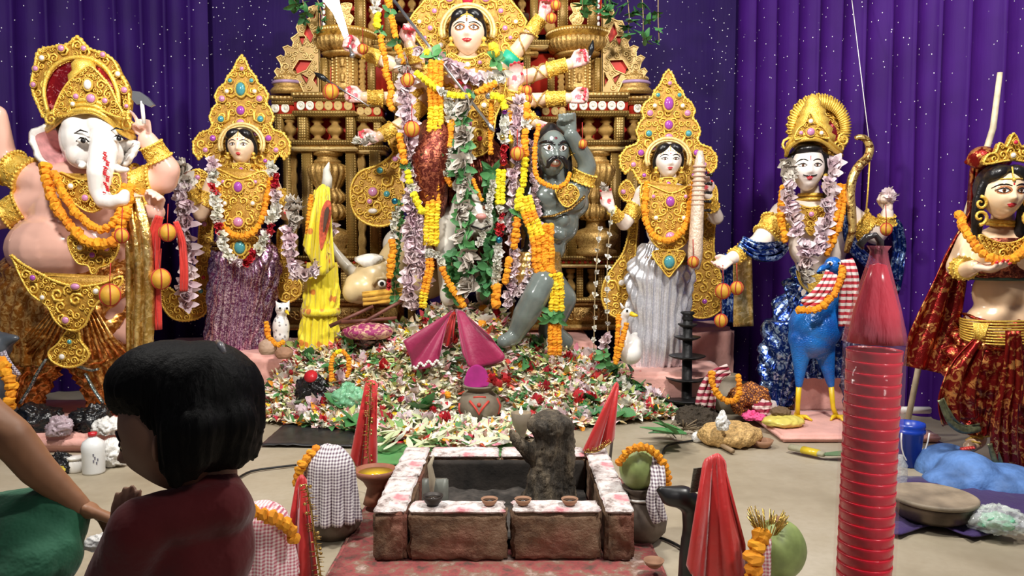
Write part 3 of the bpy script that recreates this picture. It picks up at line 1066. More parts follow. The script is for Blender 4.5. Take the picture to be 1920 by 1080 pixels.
def cuff(parent, a, b, ra, rb, mat=None, name='bracelet', knobs=0):
    """ornamental band around a limb from a to b"""
    a = Vector(a); b = Vector(b); L = (b - a).length
    q = (b - a).to_track_quat('Z', 'Y').to_matrix()
    pr = [(ra * .9, 0), (ra * 1.16, 0), (ra * 1.22, .05 * L), (ra * 1.10, .12 * L), (ra * 1.10 * .6 + rb * 1.10 * .4, .4 * L), (rb * 1.10 * .6 + ra * 1.1 * .4, .6 * L), (rb * 1.10, .88 * L), (rb * 1.22, .95 * L), (rb * 1.16, L), (rb * .9, L)]
    mb = MB().lathe(a, pr, 22, rot=q)
    rr = random.Random(int(ra * 1e5))
    u, v = frame(b - a)
    n = max(10, int(2 * pi * ra / .022))
    for f, r_ in ((.06, ra), (.94, rb)):
        for i in range(n):
            t_ = 2 * pi * i / n
            mb.ell(a + (b - a) * f + (u * cos(t_) + v * sin(t_)) * r_ * 1.2, r_ * .10 + .002, 5, 4)
    m = int(2 * pi * ra * 1.1 * L / (.028 ** 2))
    for i in range(min(m, 60)):
        t_ = rr.uniform(0, 2 * pi); f = rr.uniform(.15, .85); r_ = ra + (rb - ra) * f
        c = a + (b - a) * f + (u * cos(t_) + v * sin(t_)) * r_ * 1.11
        tx = (u * -sin(t_) + v * cos(t_)); tz = (b - a).normalized()
        spiral(mb, c, .016, 1.2, rr.uniform(0, 6.28), rr.choice((-1, 1)), .004, 7, tx, tz, 4)
    return mb.build(name, mat or GOLD, parent)

# ------------------------------------------------------------------ flowers, leaves and garlands
def ruffle(nu, nv, seed, amp=.22, flat=.8):
    mb = MB().ell((0, 0, 0), (.5, .5, .5 * flat), nu, nv)
    rr = random.Random(seed)
    mb.v = [tuple(Vector(v) * (1 + rr.uniform(-amp, amp))) for v in mb.v]
    mb.s = [False] * len(mb.s)
    return mb
def petal(mb, d, up, L, W_, curl=.3, seg=3, base=None):
    d = d.normalized(); s = d.cross(up)
    if s.length < 1e-4: s = Vector((1, 0, 0))
    s.normalize(); n = s.cross(d)
    rows = []
    b = base or Vector((0, 0, 0))
    for i in range(seg + 1):
        f = i / seg
        c = b + d * (L * f) + n * (curl * L * f * f)
        wd = W_ * (sin(pi * min(.97, .12 + .86 * f)) ** .8)
        rows.append([c - s * wd + n * wd * .35, c, c + s * wd + n * wd * .35])
    mb.grid(rows)
def lotus(seed, n=10, curl=.25, spread=.9):
    rr = random.Random(seed); mb = MB()
    for i in range(n):
        a = 2.399 * i; e = spread * (1 - i / n) * 1.1 + rr.uniform(-.2, .25)
        d = Vector((cos(a) * sin(e), sin(a) * sin(e), cos(e)))
        petal(mb, d, Vector((0, 0, 1)), rr.uniform(.50, .70), rr.uniform(.18, .27), rr.uniform(-.2, curl), 3, Vector((0, 0, -.15)))
    return mb
FL = {}
def fmesh(code, mbs, mat): FL[code] = [m.mesh(n_, mat) for n_, m in mbs]
fmesh('o', [('marigold', ruffle(9, 6, i)) for i in range(3)], MARIGOLD)
fmesh('y', [('marigold', ruffle(9, 6, i + 5)) for i in range(3)], MARIYEL)
fmesh('l', [('chrysanthemum', ruffle(9, 6, i + 9)) for i in range(3)], LEMON)
fmesh('p', [('wilted_lotus', lotus(i)) for i in range(4)], PETAL_L)
fmesh('g', [('withered_flower', lotus(i + 7, 12, .9, 1.3)) for i in range(3)], PETAL_G)
fmesh('w', [('white_blossom', lotus(i + 20, 9, .1, 1.3)) for i in range(3)], PETAL_W)
fmesh('r', [('rose', lotus(i + 30, 12, .6, 1.0)) for i in range(3)], ROSE)
def sprig(seed, n=6):
    rr = random.Random(seed); mb = MB()
    for i in range(n):
        a = 2 * pi * i / n + rr.uniform(-.4, .4)
        petal(mb, Vector((cos(a), sin(a) * .7, rr.uniform(-.6, .5))), Vector((0, 0, 1)), rr.uniform(.45, .75), rr.uniform(.14, .24), rr.uniform(-.5, .3), 4)
    return mb
fmesh('f', [('leaf_sprig', sprig(i)) for i in range(4)], LEAF)
ball_me = {c: MB().ell((0, 0, 0), .5, 14, 10).mesh('bauble', plain('bauble_' + c, col, .08, .9, var=.02)) for c, col in (('blue', (.03, .25, .45)), ('red', (.5, .03, .04)), ('silver', (.6, .6, .6)), ('violet', (.25, .05, .4)), ('gold', (.6, .5, .15)))}
woodapple_t = plain('ochre_rind', (.62, .33, .03), .6, var=.15, bump=.3)
NAMES = {'o': 'marigold', 'y': 'marigold', 'l': 'chrysanthemum', 'p': 'lotus_bloom', 'g': 'withered_bloom', 'w': 'white_blossom', 'r': 'rose', 'f': 'leaf_sprig'}

def flower(code, p, size, rr, parent, rot=None):
    me = rr.choice(FL[code])
    return put(NAMES[code], me, p, rot or (rr.uniform(-.5, .5), rr.uniform(-.5, .5), rr.uniform(0, 6.28)), size * rr.uniform(.9, 1.12), parent)

def along(pts, step):
    out = []; acc = 0.0
    for i in range(len(pts) - 1):
        a, b = pts[i], pts[i + 1]; l = (b - a).length
        while acc < l:
            out.append((a.lerp(b, acc / l), (b - a) / l)); acc += step
        acc -= l
    return out

STRING = plain('garland_thread', (.35, .25, .12), .8)
def garland(path, Y, runs, label, width=11, cat='garland', across=1, group=None, seed=None, step=.62, name='flower_garland', flat=True, dy=0.0):
    """path: px points (x,y[,Y]); runs: [(flower code, share)], laid in order along the path"""
    seed = seed if seed is not None else int(path[0][0] * 13 + path[0][1])
    rr = random.Random(seed)
    P = [at(p[0], p[1], (p[2] if len(p) > 2 else Y) + dy) for p in path]
    if len(P) > 2: P = [Vector(q) for q in smooth_poly([tuple(p) for p in P], 5, False)]
    k = ms(Y) * width
    low = min(P, key=lambda v: v.z)
    g = empty(name, low, label, cat, group)
    MB().tube(P, .004, 4).build('thread', STRING, g)
    tot = sum(r_[1] for r_ in runs)
    L = sum((P[i + 1] - P[i]).length for i in range(len(P) - 1))
    fine = along(P, .004)
    s = 0.0
    cuts = []; a = 0
    for r_ in runs:
        a += r_[1] / tot * L; cuts.append((a, r_))
    while s < L:
        code = None
        for c_, r_ in cuts:
            if s <= c_: code = r_; break
        if code is None: break
        wf = code[2] if len(code) > 2 else 1.0
        ac = code[3] if len(code) > 3 else across
        sz = k * wf / (1 if ac == 1 else ac * .78)
        p, d = fine[min(len(fine) - 1, int(s / .004))]
        side = d.cross(Vector((0, 1, 0)))
        if side.length < .01: side = Vector((1, 0, 0))
        side.normalize()
        for j in range(ac):
            u = (j - (ac - 1) / 2)
            q = p + side * (u * sz * .78) + Vector((0, rr.uniform(-.2, .1) * sz - (.3 * sz * (1 - abs(u) / max(1, ac)) if ac > 1 else 0), 0))
            if code[0] in 'pgwrf':
                q += Vector((rr.uniform(-.15, .15), rr.uniform(-.1, .1), rr.uniform(-.1, .1))) * sz
                dd = Vector((rr.uniform(-1, 1), -1.0, rr.uniform(-1, .6)))
                flower(code[0], q, sz * 1.15, rr, g, dd.to_track_quat('Z', 'Y').to_euler())
            elif code[0] in 'oyl' :
                dd = d + Vector((rr.uniform(-.2, .2), rr.uniform(-.2, .2), rr.uniform(-.2, .2)))
                flower(code[0], q, sz, rr, g, dd.to_track_quat('Z', 'Y').to_euler())
        s += sz * (step if code[0] in 'oyl' else step * .95)
    return g
# ================================================================== statues: shared pieces
SKIN_CREAM = vcol_mat('painted_cream_skin', .22, .05, 30, var=.04, coat=.3)
FACE_CREAM = plain('face_cream', (.88, .66, .46), .22, var=.04, coat=.3)
FACE_WHITE = plain('face_white', (.90, .82, .76), .20, var=.03, coat=.3)
BODY_CREAM = plain('body_cream', (.86, .62, .42), .25, var=.05, coat=.3)
BODY_WHITE = plain('body_white', (.90, .78, .68), .22, var=.04, coat=.3)
SILVER_SILK = foil('silver_silk', (.70, .70, .74), (.90, .90, .94), 60, .26, .6, wr=14, wb=.35, stretch=(1, 1, .4))
PURPLE_SILK = foil('purple_brocade', (.22, .05, .17), (.90, .72, .84), 70, .26, .8, (.46, .58), 16, .4, (1, 1, .5))
COPPER_SILK = foil('copper_brocade', (.44, .15, .02), (.95, .55, .18), 26, .30, .8, (.46, .6), 20, .5)
RED_SILK = foil('red_gold_brocade', (.26, .012, .010), (.80, .34, .10), 24, .28, .75, (.52, .60), 16, .5)
BLUE_SILK = foil('blue_silver_brocade', (.010, .035, .22), (.40, .58, .88), 26, .24, .8, (.50, .58), 16, .6)
MAROON_SILK = foil('maroon_brocade', (.12, .018, .012), (.42, .12, .06), 40, .35, .7, (.48, .6), 18, .5)
GOLDCLOTH = foil('gold_tissue_cloth', (.58, .36, .09), (.95, .70, .30), 22, .28, .85)
ZARI = gold('zari_border', (.85, .55, .14), (.40, .2, .03), dots=60)

def skirt(name, rings, Y, mat, parent, pleats=26, amp=.026, cpleat=.85, drape=.020, seed=0, n=190, sub=6, dfrac=.62, diag=0.0):
    """cloth hanging round the legs: rings (py, cx, half width[, depth scale]); pleats gather in front"""
    R_ = smooth_poly([tuple(r_) + ((1.0,) if len(r_) < 4 else ()) for r_ in rings], sub, False)
    rows = []
    N = len(R_)
    for i, (py, cx, hw, ds) in enumerate(R_):
        c = at(cx, py, Y); rx = hw * ms(Y); ry = rx * dfrac * ds
        f = i / (N - 1)
        row = []
        for j in range(n):
            t_ = 2 * pi * j / n - pi / 2
            fr = max(0, -sin(t_))                      # 1 in front
            a = amp * (.25 + f) * sin(pleats * t_ + .8 * noise.noise(Vector((t_ * 2, f * 2, seed)))) * (.25 + cpleat * fr ** 4)
            side = abs(cos(t_))
            dd = drape * sin(34 * (f - .35 * fr) + 3 * t_ + seed) * side * (.3 + min(1, f * 3) * (1 - f * .7))
            dd += .008 * noise.noise(Vector((cos(t_) * 5, f * 9, seed + 3.3)))
            q = 1 + (a + dd) / max(rx, .05)
            row.append(c + Vector((cos(t_) * rx * q, sin(t_) * ry * q, 0)))
        rows.append(row)
    return MB().grid(rows, closed=True, cap=True).build(name, mat, parent)

def strip(name, pts, wpx, Y, mat, parent, thick=.008, fold=.012, folds=3, n=12, yoff=0.0, seed=0):
    """hanging cloth band following px points (x,y[,Y]); wpx may be a list"""
    q = smooth_poly([tuple(p) + ((Y,) if len(p) < 3 else ()) for p in pts], 6, False)
    k = len(q)
    if isinstance(wpx, (int, float)): wpx = [wpx] * len(pts)
    rows = []
    for i, (x, y, yy) in enumerate(q):
        f = i / (k - 1) * (len(wpx) - 1); a = int(min(f, len(wpx) - 2)) if len(wpx) > 1 else 0
        wd = wpx[a] + (wpx[min(a + 1, len(wpx) - 1)] - wpx[a]) * (f - a)
        x0, y0, _ = q[max(i - 1, 0)]; x1, y1, _ = q[min(i + 1, k - 1)]
        dx, dy = x1 - x0, y1 - y0; l = sqrt(dx * dx + dy * dy) + 1e-6
        sx, sy = -dy / l, dx / l
        row = []
        for j in range(n + 1):
            u = j / n - .5
            p = at(x - sx * wd * u, y - sy * wd * u, yy + yoff)
            p.y += fold * sin(folds * 2 * pi * u + .6 * sin(i * .4 + seed)) + .006 * noise.noise(Vector((i * .3, u * 4, seed)))
            row.append(p)
        rows.append(row)
    return MB().grid(rows, thick=thick).build(name, mat, parent)

def neck_ring(parent, c, rx, ry, rad, mat=None, name='necklace', n=28, drop=0.0):
    pts = []
    for i in range(n):
        a = 2 * pi * i / n
        pts.append(Vector(c) + Vector((rx * cos(a), ry * sin(a), -drop * max(0, -sin(a)))))
    return MB().tube(pts, rad, 6, closed=True).build(name, mat or GOLD, parent)

HALO = [(0, -168), (8, -158), (14, -142), (26, -128), (30, -116), (43, -106), (50, -92), (45, -78), (54, -68), (60, -52), (54, -38), (60, -28), (78, -22), (90, -6), (90, 14), (80, 26), (70, 15), (61, 30), (51, 46), (37, 52), (24, 44)]
PLATE = [(-50, 46), (-32, 50), (-15, 58), (3, 64), (21, 58), (38, 50), (51, 58), (51, 88), (45, 118), (38, 143), (28, 160), (14, 168), (0, 172), (-16, 168), (-28, 158), (-38, 138), (-46, 108), (-52, 78)]
BELT = [(-27, 172), (28, 172), (26, 190), (10, 208), (0, 220), (-12, 206), (-24, 190)]

def goddess(name, cx, cy, Y, fmat, skin, sari, label, seed, skirt_rings, arms, hand_skin, yaw=0.0, wide=1.0, halo_s=1.0):
    k = ms(Y)
    base = at(cx, skirt_rings[-1][0], Y)
    g = empty(name, base, label, 'statue')
    # halo crown behind the head, widened lobes at the ears
    out = [(cx + x * halo_s, cy + y) for x, y in HALO] + [(cx - x * halo_s, cy + y) for x, y in reversed(HALO[1:])]
    o, W = filigree('halo_crown', out, Y + .03, g, seed, .04, 13, 2.0, 3.6, axis=cx, smooth=False, bulge=.0)
    gi = [(0, -104, 9, 't' if seed < 40 else 'v', 1.4), (0, -64, 8, 'v', 1.1), (0, -40, 8, 'p')]
    for x, y, r_, c in ((17, -28, 6, 'w'), (30, -22, 6, 'p'), (37, -48, 6, 't'), (35, -86, 6, 'p'), (20, -120, 4, 't'), (2, -142, 4, 'p'), (52, -12, 6, 'v'), (66, 10, 5, 'p'), (46, 30, 4, 'v'), (26, -100, 4, 'w')):
        gi.append((x, y, r_, c))
        if x > 3: gi.append((-x, y, r_, c))
    gems(o, W, [(cx + i_[0], cy + i_[1]) + tuple(i_[2:]) for i_ in gi], Y, .02)
    # inner hood framing the face
    mb = MB()
    for q, r_ in ((1.0, 3.2), (.88, 2.2)):
        mb.tube([at(cx + 42 * q * cos(a), cy - 2 - 38 * q * sin(a), Y - .03) for a in [pi * (-.12) + pi * 1.24 * i / 24 for i in range(25)]], r_ * k, 6)
    mb.build('hood_rim', PALEGOLD, g)
    # head
    hd = Head(g, at(cx, cy + 2, Y - .06), 33 * k, fmat, yaw=yaw, jaw=.34)
    face(hd, eye=.155, ez=.03, lipw=.16)
    hair_cap(hd, .62)
    mb = MB()
    for i in range(9):
        mb.ell(hd.M @ hd.surf(-.5 + i * .125, .52 - .22 * abs(i - 4) / 4 * 1.0, .03), .028 * hd.h, 6, 4)
    mb.tube([hd.M @ hd.surf(0, z, .05) for z in (.45, .6, .75)], .02 * hd.h, 5)
    mb.build('forehead_chain', GOLD, hd.o)
    for sx in (-1, 1):
        mb = MB(); p = hd.w(sx * .70, -.2, -.45)
        mb.ell(p, .10 * hd.h, 8, 6); mb.lathe(p + V(0, 0, -.42 * hd.h), [(0, 0), (.16 * hd.h, .03), (.13 * hd.h, .10 * hd.h), (.05 * hd.h, .3 * hd.h)], 10)
        mb.build('earring', GOLD, hd.o)
    # body: neck, torso, arms fused
    A = lambda x, y, d=0.0: at(cx + x * wide, cy + y, Y + d)
    el = [('c', [(A(0, 24), 15 * k), (A(0, 44), 16 * k)]), ('e', A(0, 84), (50 * k, 30 * k, 42 * k)), ('e', A(0, 130, .0), (42 * k, 28 * k, 40 * k)), ('e', A(0, 175), (46 * k, 32 * k, 34 * k)),
          ('e', A(-44, 66), (20 * k, 19 * k, 20 * k)), ('e', A(44, 66), (20 * k, 19 * k, 20 * k)), ('e', A(-20, 92, -.09), 17 * k * 1.0 and (17 * k,) * 3), ('e', A(20, 92, -.09), (17 * k,) * 3)]
    for ar in arms:
        ch = [(at(x, y, Y + d), r_ * k) for x, y, d, r_ in ar['pts']]
        el.append(('c', ch))
    body('body', g, el, skin, .013)
    for ar in arms:
        P = [at(x, y, Y + d) for x, y, d, r_ in ar['pts']]
        hand(g, P[-1], ar['d'], ar['n'], ar.get('size', 46) * k, SKIN_CREAM, .006, skin=hand_skin, palm=(.75, .10, .12), thumb=ar.get('thumb', 1), curl=ar.get('curl', (.15, .2, .25, .3)))
        a, b = P[-2], P[-1]; rb = ar['pts'][-1][3] * k; ra = ar['pts'][-2][3] * k
        cuff(g, a.lerp(b, .45), a.lerp(b, .97), rb + (ra - rb) * .5, rb)
        a, b = P[0], P[1]; cuff(g, a.lerp(b, .35), a.lerp(b, .75), ar['pts'][0][3] * k * .97, ar['pts'][1][3] * k * 1.02, name='armlet')
    # skirt, breast plate, girdle
    skirt('sari_skirt', skirt_rings, Y, sari, g, seed=seed)
    o, W = filigree('breast_plate', [(cx + x * wide, cy + y) for x, y in PLATE], Y - .15, g, seed + 1, .02, 10, 1.6, 2.2, axis=cx, bulge=.06)
    gems(o, W, [(cx, cy + 80, 8, 'v', 1.2), (cx, cy + 145, 9, 'p'), (cx - 30, cy + 70, 3.6, 'p'), (cx + 30, cy + 70, 3.6, 'p'), (cx - 26, cy + 110, 4, 'w'), (cx + 26, cy + 110, 4, 'w')], Y, .015)
    o, W = filigree('girdle_pendant', [(cx + x, cy + y) for x, y in BELT], Y - .20, g, seed + 2, .02, 9, 1.6, 2.0, axis=cx, bulge=.02)
    gems(o, W, [(cx, cy + 192, 10, 't', 1.2)], Y, .015)
    c = at(cx, cy + 185, Y)
    neck_ring(g, c, 54 * k * wide, 36 * k, .016, ZARI, 'girdle')
    neck_ring(g, c - V(0, 0, .035), 55 * k * wide, 37 * k, .012, ZARI, 'girdle')
    neck_ring(g, at(cx, cy + 38, Y - .01), 20 * k, 19 * k, .014, name='choker')
    o, W = filigree('neck_pendant', [(cx - 16, cy + 36), (cx + 16, cy + 36), (cx + 10, cy + 52), (cx, cy + 60), (cx - 10, cy + 52)], Y - .115, g, seed + 3, .012, 7, 1.2, 1.6, axis=cx)
    gems(o, W, [(cx, cy + 46, 4, 'v')], Y)
    return g, hd

# ------------------------------------------------------------------ purple-sari statue
G1, H1 = goddess('goddess_statue', 453, 272, 5.72, FACE_CREAM, BODY_CREAM, PURPLE_SILK, 'four-foot-wide haloed goddess statue in a purple brocade sari', 31,
    [(428, 455, 44), (450, 457, 50), (475, 459, 60), (510, 460, 64), (550, 455, 62), (600, 448, 58), (640, 443, 58), (664, 440, 61)],
    [dict(pts=[(402, 343, 0, 17), (376, 402, -.05, 14), (357, 352, -.14, 9)], d=(-.25, -.1, 1), n=(0, -1, 0), thumb=-1),
     dict(pts=[(506, 343, 0, 17), (536, 400, -.02, 14), (548, 378, -.22, 9)], d=(.15, -.35, -.8), n=(.1, -1, .3), thumb=1, curl=(.5, .55, .6, .6))], (.92, .62, .50), yaw=.06)
G1['label'] = 'haloed goddess statue wearing a purple and silver brocade sari'
# ------------------------------------------------------------------ silver-sari statue
G2, H2 = goddess('goddess_statue', 1253, 299, 5.72, FACE_WHITE, BODY_WHITE, SILVER_SILK, 'haloed white-faced goddess statue wearing a shiny silver sari', 41,
    [(456, 1247, 44), (476, 1243, 52), (500, 1238, 60), (525, 1236, 62), (565, 1234, 58), (610, 1232, 56), (655, 1230, 56), (690, 1226, 48)],
    [dict(pts=[(1206, 372, 0, 17), (1170, 420, -.04, 13), (1146, 392, -.16, 8.5)], d=(-.35, -.1, 1), n=(.1, -1, 0), thumb=-1, curl=(.25, .3, .35, .3)),
     dict(pts=[(1306, 372, 0, 17), (1343, 408, -.02, 14), (1327, 366, -.20, 9)], d=(-.3, -.25, .9), n=(-.3, -1, 0), thumb=1)], (.94, .74, .68), yaw=-.03)

# gold scroll wings hanging beside the skirts
def wing(name, out, Y, label, seed, gi=(), cell=12):
    b = at(sum(p[0] for p in out) / len(out), max(p[1] for p in out), Y)
    g = empty(name, b, label, 'ornament')
    o, W = filigree('scroll_plate', out, Y, g, seed, .03, cell, 2.0, 3.0)
    gems(o, W, gi, Y, .015)
    return g
wing('gold_ornament', [(383, 322), (368, 318), (356, 326), (358, 342), (372, 350), (380, 380), (374, 430), (370, 490), (362, 530), (340, 555), (318, 540), (302, 545), (306, 575), (325, 597), (352, 601), (380, 592), (392, 570), (396, 520), (398, 450), (400, 390), (398, 340)],
     5.80, 'gold scroll ornament curling down left of the purple sari', 51, [(372, 333, 5, 'p'), (385, 420, 5, 'p'), (378, 545, 5, 't'), (383, 520, 4, 'r')])
wing('gold_ornament', [(522, 430), (540, 425), (548, 445), (545, 480), (552, 515), (566, 535), (560, 556), (540, 566), (522, 556), (516, 520), (520, 470)], 5.80, 'small gold scroll ornament right of the purple sari', 53)
wing('gold_ornament', [(1180, 340), (1166, 345), (1160, 360), (1170, 376), (1184, 380), (1182, 420), (1170, 470), (1150, 500), (1132, 530), (1128, 560), (1140, 585), (1160, 595), (1178, 580), (1190, 530), (1192, 460), (1196, 380)],
     5.82, 'gold scroll ornament curling down left of the silver sari', 55, [(1168, 360, 5, 'p'), (1165, 530, 6, 'w')])
wing('gold_ornament', [(1318, 355), (1336, 345), (1345, 365), (1340, 420), (1338, 470), (1346, 500), (1352, 520), (1362, 545), (1355, 575), (1335, 592), (1310, 596), (1290, 585), (1284, 550), (1288, 510), (1310, 500), (1316, 440)],
     5.86, 'gold scroll ornament curling down right of the silver sari', 57, [(1320, 565, 5, 'v'), (1300, 525, 5, 'p')])
# instrument held by the silver-sari statue
vee = empty('wrapped_staff', at(1302, 505, 5.42), 'cream cloth-wrapped staff held upright by the silver-sari statue', 'staff')
WRAP = plain('cream_wrapped_silk', (.78, .62, .48), .4, .2, var=.15, vs=30, bump=.8, bs=60, bd=.008)
a, b = at(1302, 505, 5.42), at(1313, 283, 5.42)
kk = ms(5.42)
mb = MB().tube([a.lerp(b, i / 12) for i in range(13)], [r_ * kk for r_ in (9, 13, 14, 13, 13, 12, 12, 11, 11, 10, 10, 9, 5)], 14)
mb.build('shaft', WRAP, vee)
for i in range(9):
    f = .55 + i * .04
    MB().lathe(a.lerp(b, f), [(11.5 * kk, -.008), (13 * kk, 0), (11.5 * kk, .008)], 14).build('binding', plain('binding_thread', (.6, .4, .3), .6), vee)
for i in range(5):
    p = a.lerp(b, .50 + i * .075) + V(.055, 0, 0)
    MB().tube([p - V(.03, 0, 0), p + V(.02, 0, .0)], [.006, .012], 6).ell(p + V(.03, 0, 0), .013, 8, 6).build('tuning_peg', EYEB, vee)
# ================================================================== central ten-armed goddess
YD = 5.72
kD = ms(YD)
D = empty('ten_armed_goddess_statue', at(868, 520, YD), 'tall central goddess statue with many outstretched arms and a wide gold halo', 'statue')
DH = [(0, -190), (22, -150), (48, -108), (66, -78), (84, -52), (100, -34), (110, -18), (104, 2), (92, 20), (80, 38), (62, 48), (52, 64), (34, 72)]
cx, cy = 877, 58
o, W = filigree('halo_crown', [(cx + x, cy + y) for x, y in DH] + [(cx - x, cy + y) for x, y in reversed(DH[1:])], YD + .06, D, 61, .04, 13, 2.2, 3.0, axis=cx, smooth=False)
gi = [(0, -56, 10, 'r'), (0, -84, 6, 'w')]
for x, y, r_, c in ((34, -60, 8, 'p'), (62, -36, 5, 'p'), (70, -4, 5, 'p'), (50, 28, 5, 'w'), (80, 14, 4, 'p'), (24, -74, 4, 't'), (46, 46, 6, 'p'), (90, -16, 4, 'w')): gi += [(x, y, r_, c), (-x, y, r_, c)]
gems(o, W, [(cx + i_[0], cy + i_[1], i_[2], i_[3]) for i_ in gi], YD, .02)
mb = MB()
for q, r_ in ((1.0, 3.6), (.88, 2.6)):
    mb.tube([at(cx + 50 * q * cos(a), cy - 2 - 48 * q * sin(a), YD - .03) for a in [pi * (-.10) + pi * 1.20 * i / 24 for i in range(25)]], r_ * kD, 6)
mb.build('hood_rim', PALEGOLD, D)
DFACE = plain('face_ivory', (.92, .74, .58), .2, var=.03, coat=.3)
hd = Head(D, at(877, 61, YD - .08), 40 * kD, DFACE, yaw=0.0, jaw=.26, width=.78)
face(hd, eye=.18, ez=.04, ex=.31, lipw=.25, shadow=True, big=1.15, bindi=False)
hd.patch('third_eye', [(.045 * cos(a), .36 + .10 * sin(a)) for a in [2 * pi * i / 12 for i in range(12)]], EYEBR, .02)
hd.patch('bindi', [(.035 * cos(a), .20 + .035 * sin(a)) for a in [2 * pi * i / 10 for i in range(10)]], GEMC['w'], .02)
hair_cap(hd, .66)
mb = MB()
for sx in (-1, 1): mb.tube([hd.M @ hd.surf(sx * x, z, .05) for x, z in ((.02, .66), (.25, .56), (.48, .40))], .022 * hd.h, 5)
mb.tube([hd.M @ hd.surf(0, z, .05) for z in (.50, .62, .78)], .03 * hd.h, 5)
mb.build('forehead_chain', GOLD, hd.o)
for sx in (-1, 1):
    p = hd.w(sx * .74, -.2, -.35)
    mb = MB().ell(p, .12 * hd.h, 8, 6).lathe(p + V(0, 0, -.5 * hd.h), [(0, 0), (.18 * hd.h, .04), (.15 * hd.h, .12 * hd.h), (.05 * hd.h, .4 * hd.h)], 12)
    mb.build('earring', GOLD, hd.o)
A = lambda x, y, d=0.0: at(x, y, YD + d)
DARM = [  # shoulder, elbow, wrist, hand direction, palm normal, curl, thumb, skin tip
    [(806, 128, .02, 16), (745, 124, -.06, 14), (678, 96, -.12, 10.5), (-1, 0, .45), (.2, -1, .3), 1.0, 1],
    [(806, 150, .02, 16), (752, 186, -.05, 14), (684, 182, -.12, 10.5), (-1, 0, .05), (.1, -1, .2), .9, 1],
    [(808, 172, .02, 15), (762, 226, -.03, 13), (712, 256, -.12, 10), (-1, -.1, -.25), (0, -1, .3), .7, 1],
    [(812, 122, -.02, 17), (784, 152, -.12, 14), (768, 84, -.20, 11), (0.0, -.15, 1), (.3, -1, -.1), .9, -1],
    [(812, 140, -.02, 16), (808, 160, -.14, 13), (840, 150, -.22, 10), (1, -.2, .1), (0, -1, 0), .9, 1],
    [(946, 122, .02, 16), (972, 92, -.04, 14), (1018, 30, -.10, 10), (.25, -.1, 1), (-.3, -1, 0), .9, 1],
    [(948, 140, .02, 16), (986, 144, -.05, 14), (1068, 120, -.12, 10.5), (1, -.1, .35), (-.1, -1, .1), .75, -1],
    [(948, 158, .02, 16), (984, 188, -.05, 14), (1066, 184, -.12, 10.5), (1, -.1, .03), (-.1, -1, .2), .75, -1],
    [(944, 150, -.04, 16), (952, 204, -.14, 13), (962, 166, -.20, 10), (.15, -.1, 1), (0, -1, 0), .35, 1],
    [(944, 172, .0, 16), (978, 212, -.06, 13), (1004, 232, -.14, 10), (.7, -.3, -.4), (0, -1, -.4), .9, 1],
]
el = [('c', [(A(877, 88), 17 * kD), (A(877, 112), 19 * kD)]), ('e', A(877, 148), (74 * kD, 34 * kD, 44 * kD)), ('e', A(874, 190), (56 * kD, 32 * kD, 50 * kD)), ('e', A(870, 240), (52 * kD, 32 * kD, 44 * kD)), ('e', A(868, 285), (64 * kD, 38 * kD, 40 * kD)),
      ('e', A(850, 168, -.11), (22 * kD,) * 3), ('e', A(902, 168, -.11), (22 * kD,) * 3),
      ('c', [(A(895, 300), 36 * kD), (A(905, 400), 26 * kD), (A(905, 500), 18 * kD)]), ('c', [(A(850, 290), 36 * kD), (A(806, 290, -.25), 30 * kD), (A(806, 380, -.22), 22 * kD), (A(806, 440, -.22), 16 * kD)])]
for a_ in DARM: el.append(('c', [(at(x, y, YD + d), r_ * kD) for x, y, d, r_ in a_[:3]]))
body('body', D, el, BODY_CREAM, .014)
for i, a_ in enumerate(DARM):
    P = [at(x, y, YD + d) for x, y, d, r_ in a_[:3]]
    c = a_[5]
    hand(D, P[2], a_[3], a_[4], 54 * kD, SKIN_CREAM, .007, skin=(.93, .58, .54), palm=(.85, .16, .20), tipc=(.75, .05, .08), thumb=a_[6], curl=(c, c, c * 1.05, c * 1.1), tcurl=.5)
    cuff(D, P[1].lerp(P[2], .50), P[1].lerp(P[2], .95), 12.5 * kD, 10.5 * kD)
    mb = MB()
    q, p0, p1 = (P[2] - P[1]).to_track_quat('Z', 'Y').to_matrix(), P[1], P[2]
    for s_ in (-1, 1):
        mb.tube([p0.lerp(p1, f / 10 * .55) + q @ V(cos(s_ * f * .55 + i) * 14.4 * kD, sin(s_ * f * .55 + i) * 14.4 * kD, 0) for f in range(11)], .006, 5)
    mb.build('arm_cord', ANTIQUE, D)
    cuff(D, P[0].lerp(P[1], .42), P[0].lerp(P[1], .82), 16 * kD, 14.5 * kD, name='armlet')
GREENBL = plain('green_blouse', (.02, .42, .26), .45, var=.1, bump=.3)
for pts in ([(948, 122, 17), (962, 104, 16)], [(816, 132, 17), (800, 148, 16)], [(944, 150, 17), (949, 178, 15)]):
    MB().tube([at(x, y, YD - .03) for x, y, r_ in pts], [r_ * 1.08 * kD for x, y, r_ in pts], 16).build('sleeve', GREENBL, D)
skirt('brocade_dhoti', [(262, 868, 58), (290, 868, 74), (330, 870, 84), (380, 872, 84), (440, 872, 80), (500, 874, 78)], YD - .03, MAROON_SILK, D, 40, .035, .8, .02, 5)
mb = MB().tube([A(850, 275, -.15), A(815, 262, -.30), A(806, 300, -.34), A(808, 370, -.30), A(808, 400, -.26)], [38 * kD, 38 * kD, 34 * kD, 30 * kD, 26 * kD], 24)
mb.build('dhoti_knee', MAROON_SILK, D)
o, W = filigree('breast_plate', [(806, 130), (840, 140), (877, 152), (914, 140), (948, 130), (944, 180), (930, 220), (926, 250), (914, 285), (880, 296), (846, 285), (826, 250), (822, 220), (812, 180)], YD - .20, D, 63, .02, 12, 1.8, 2.4, axis=877, bulge=.05)
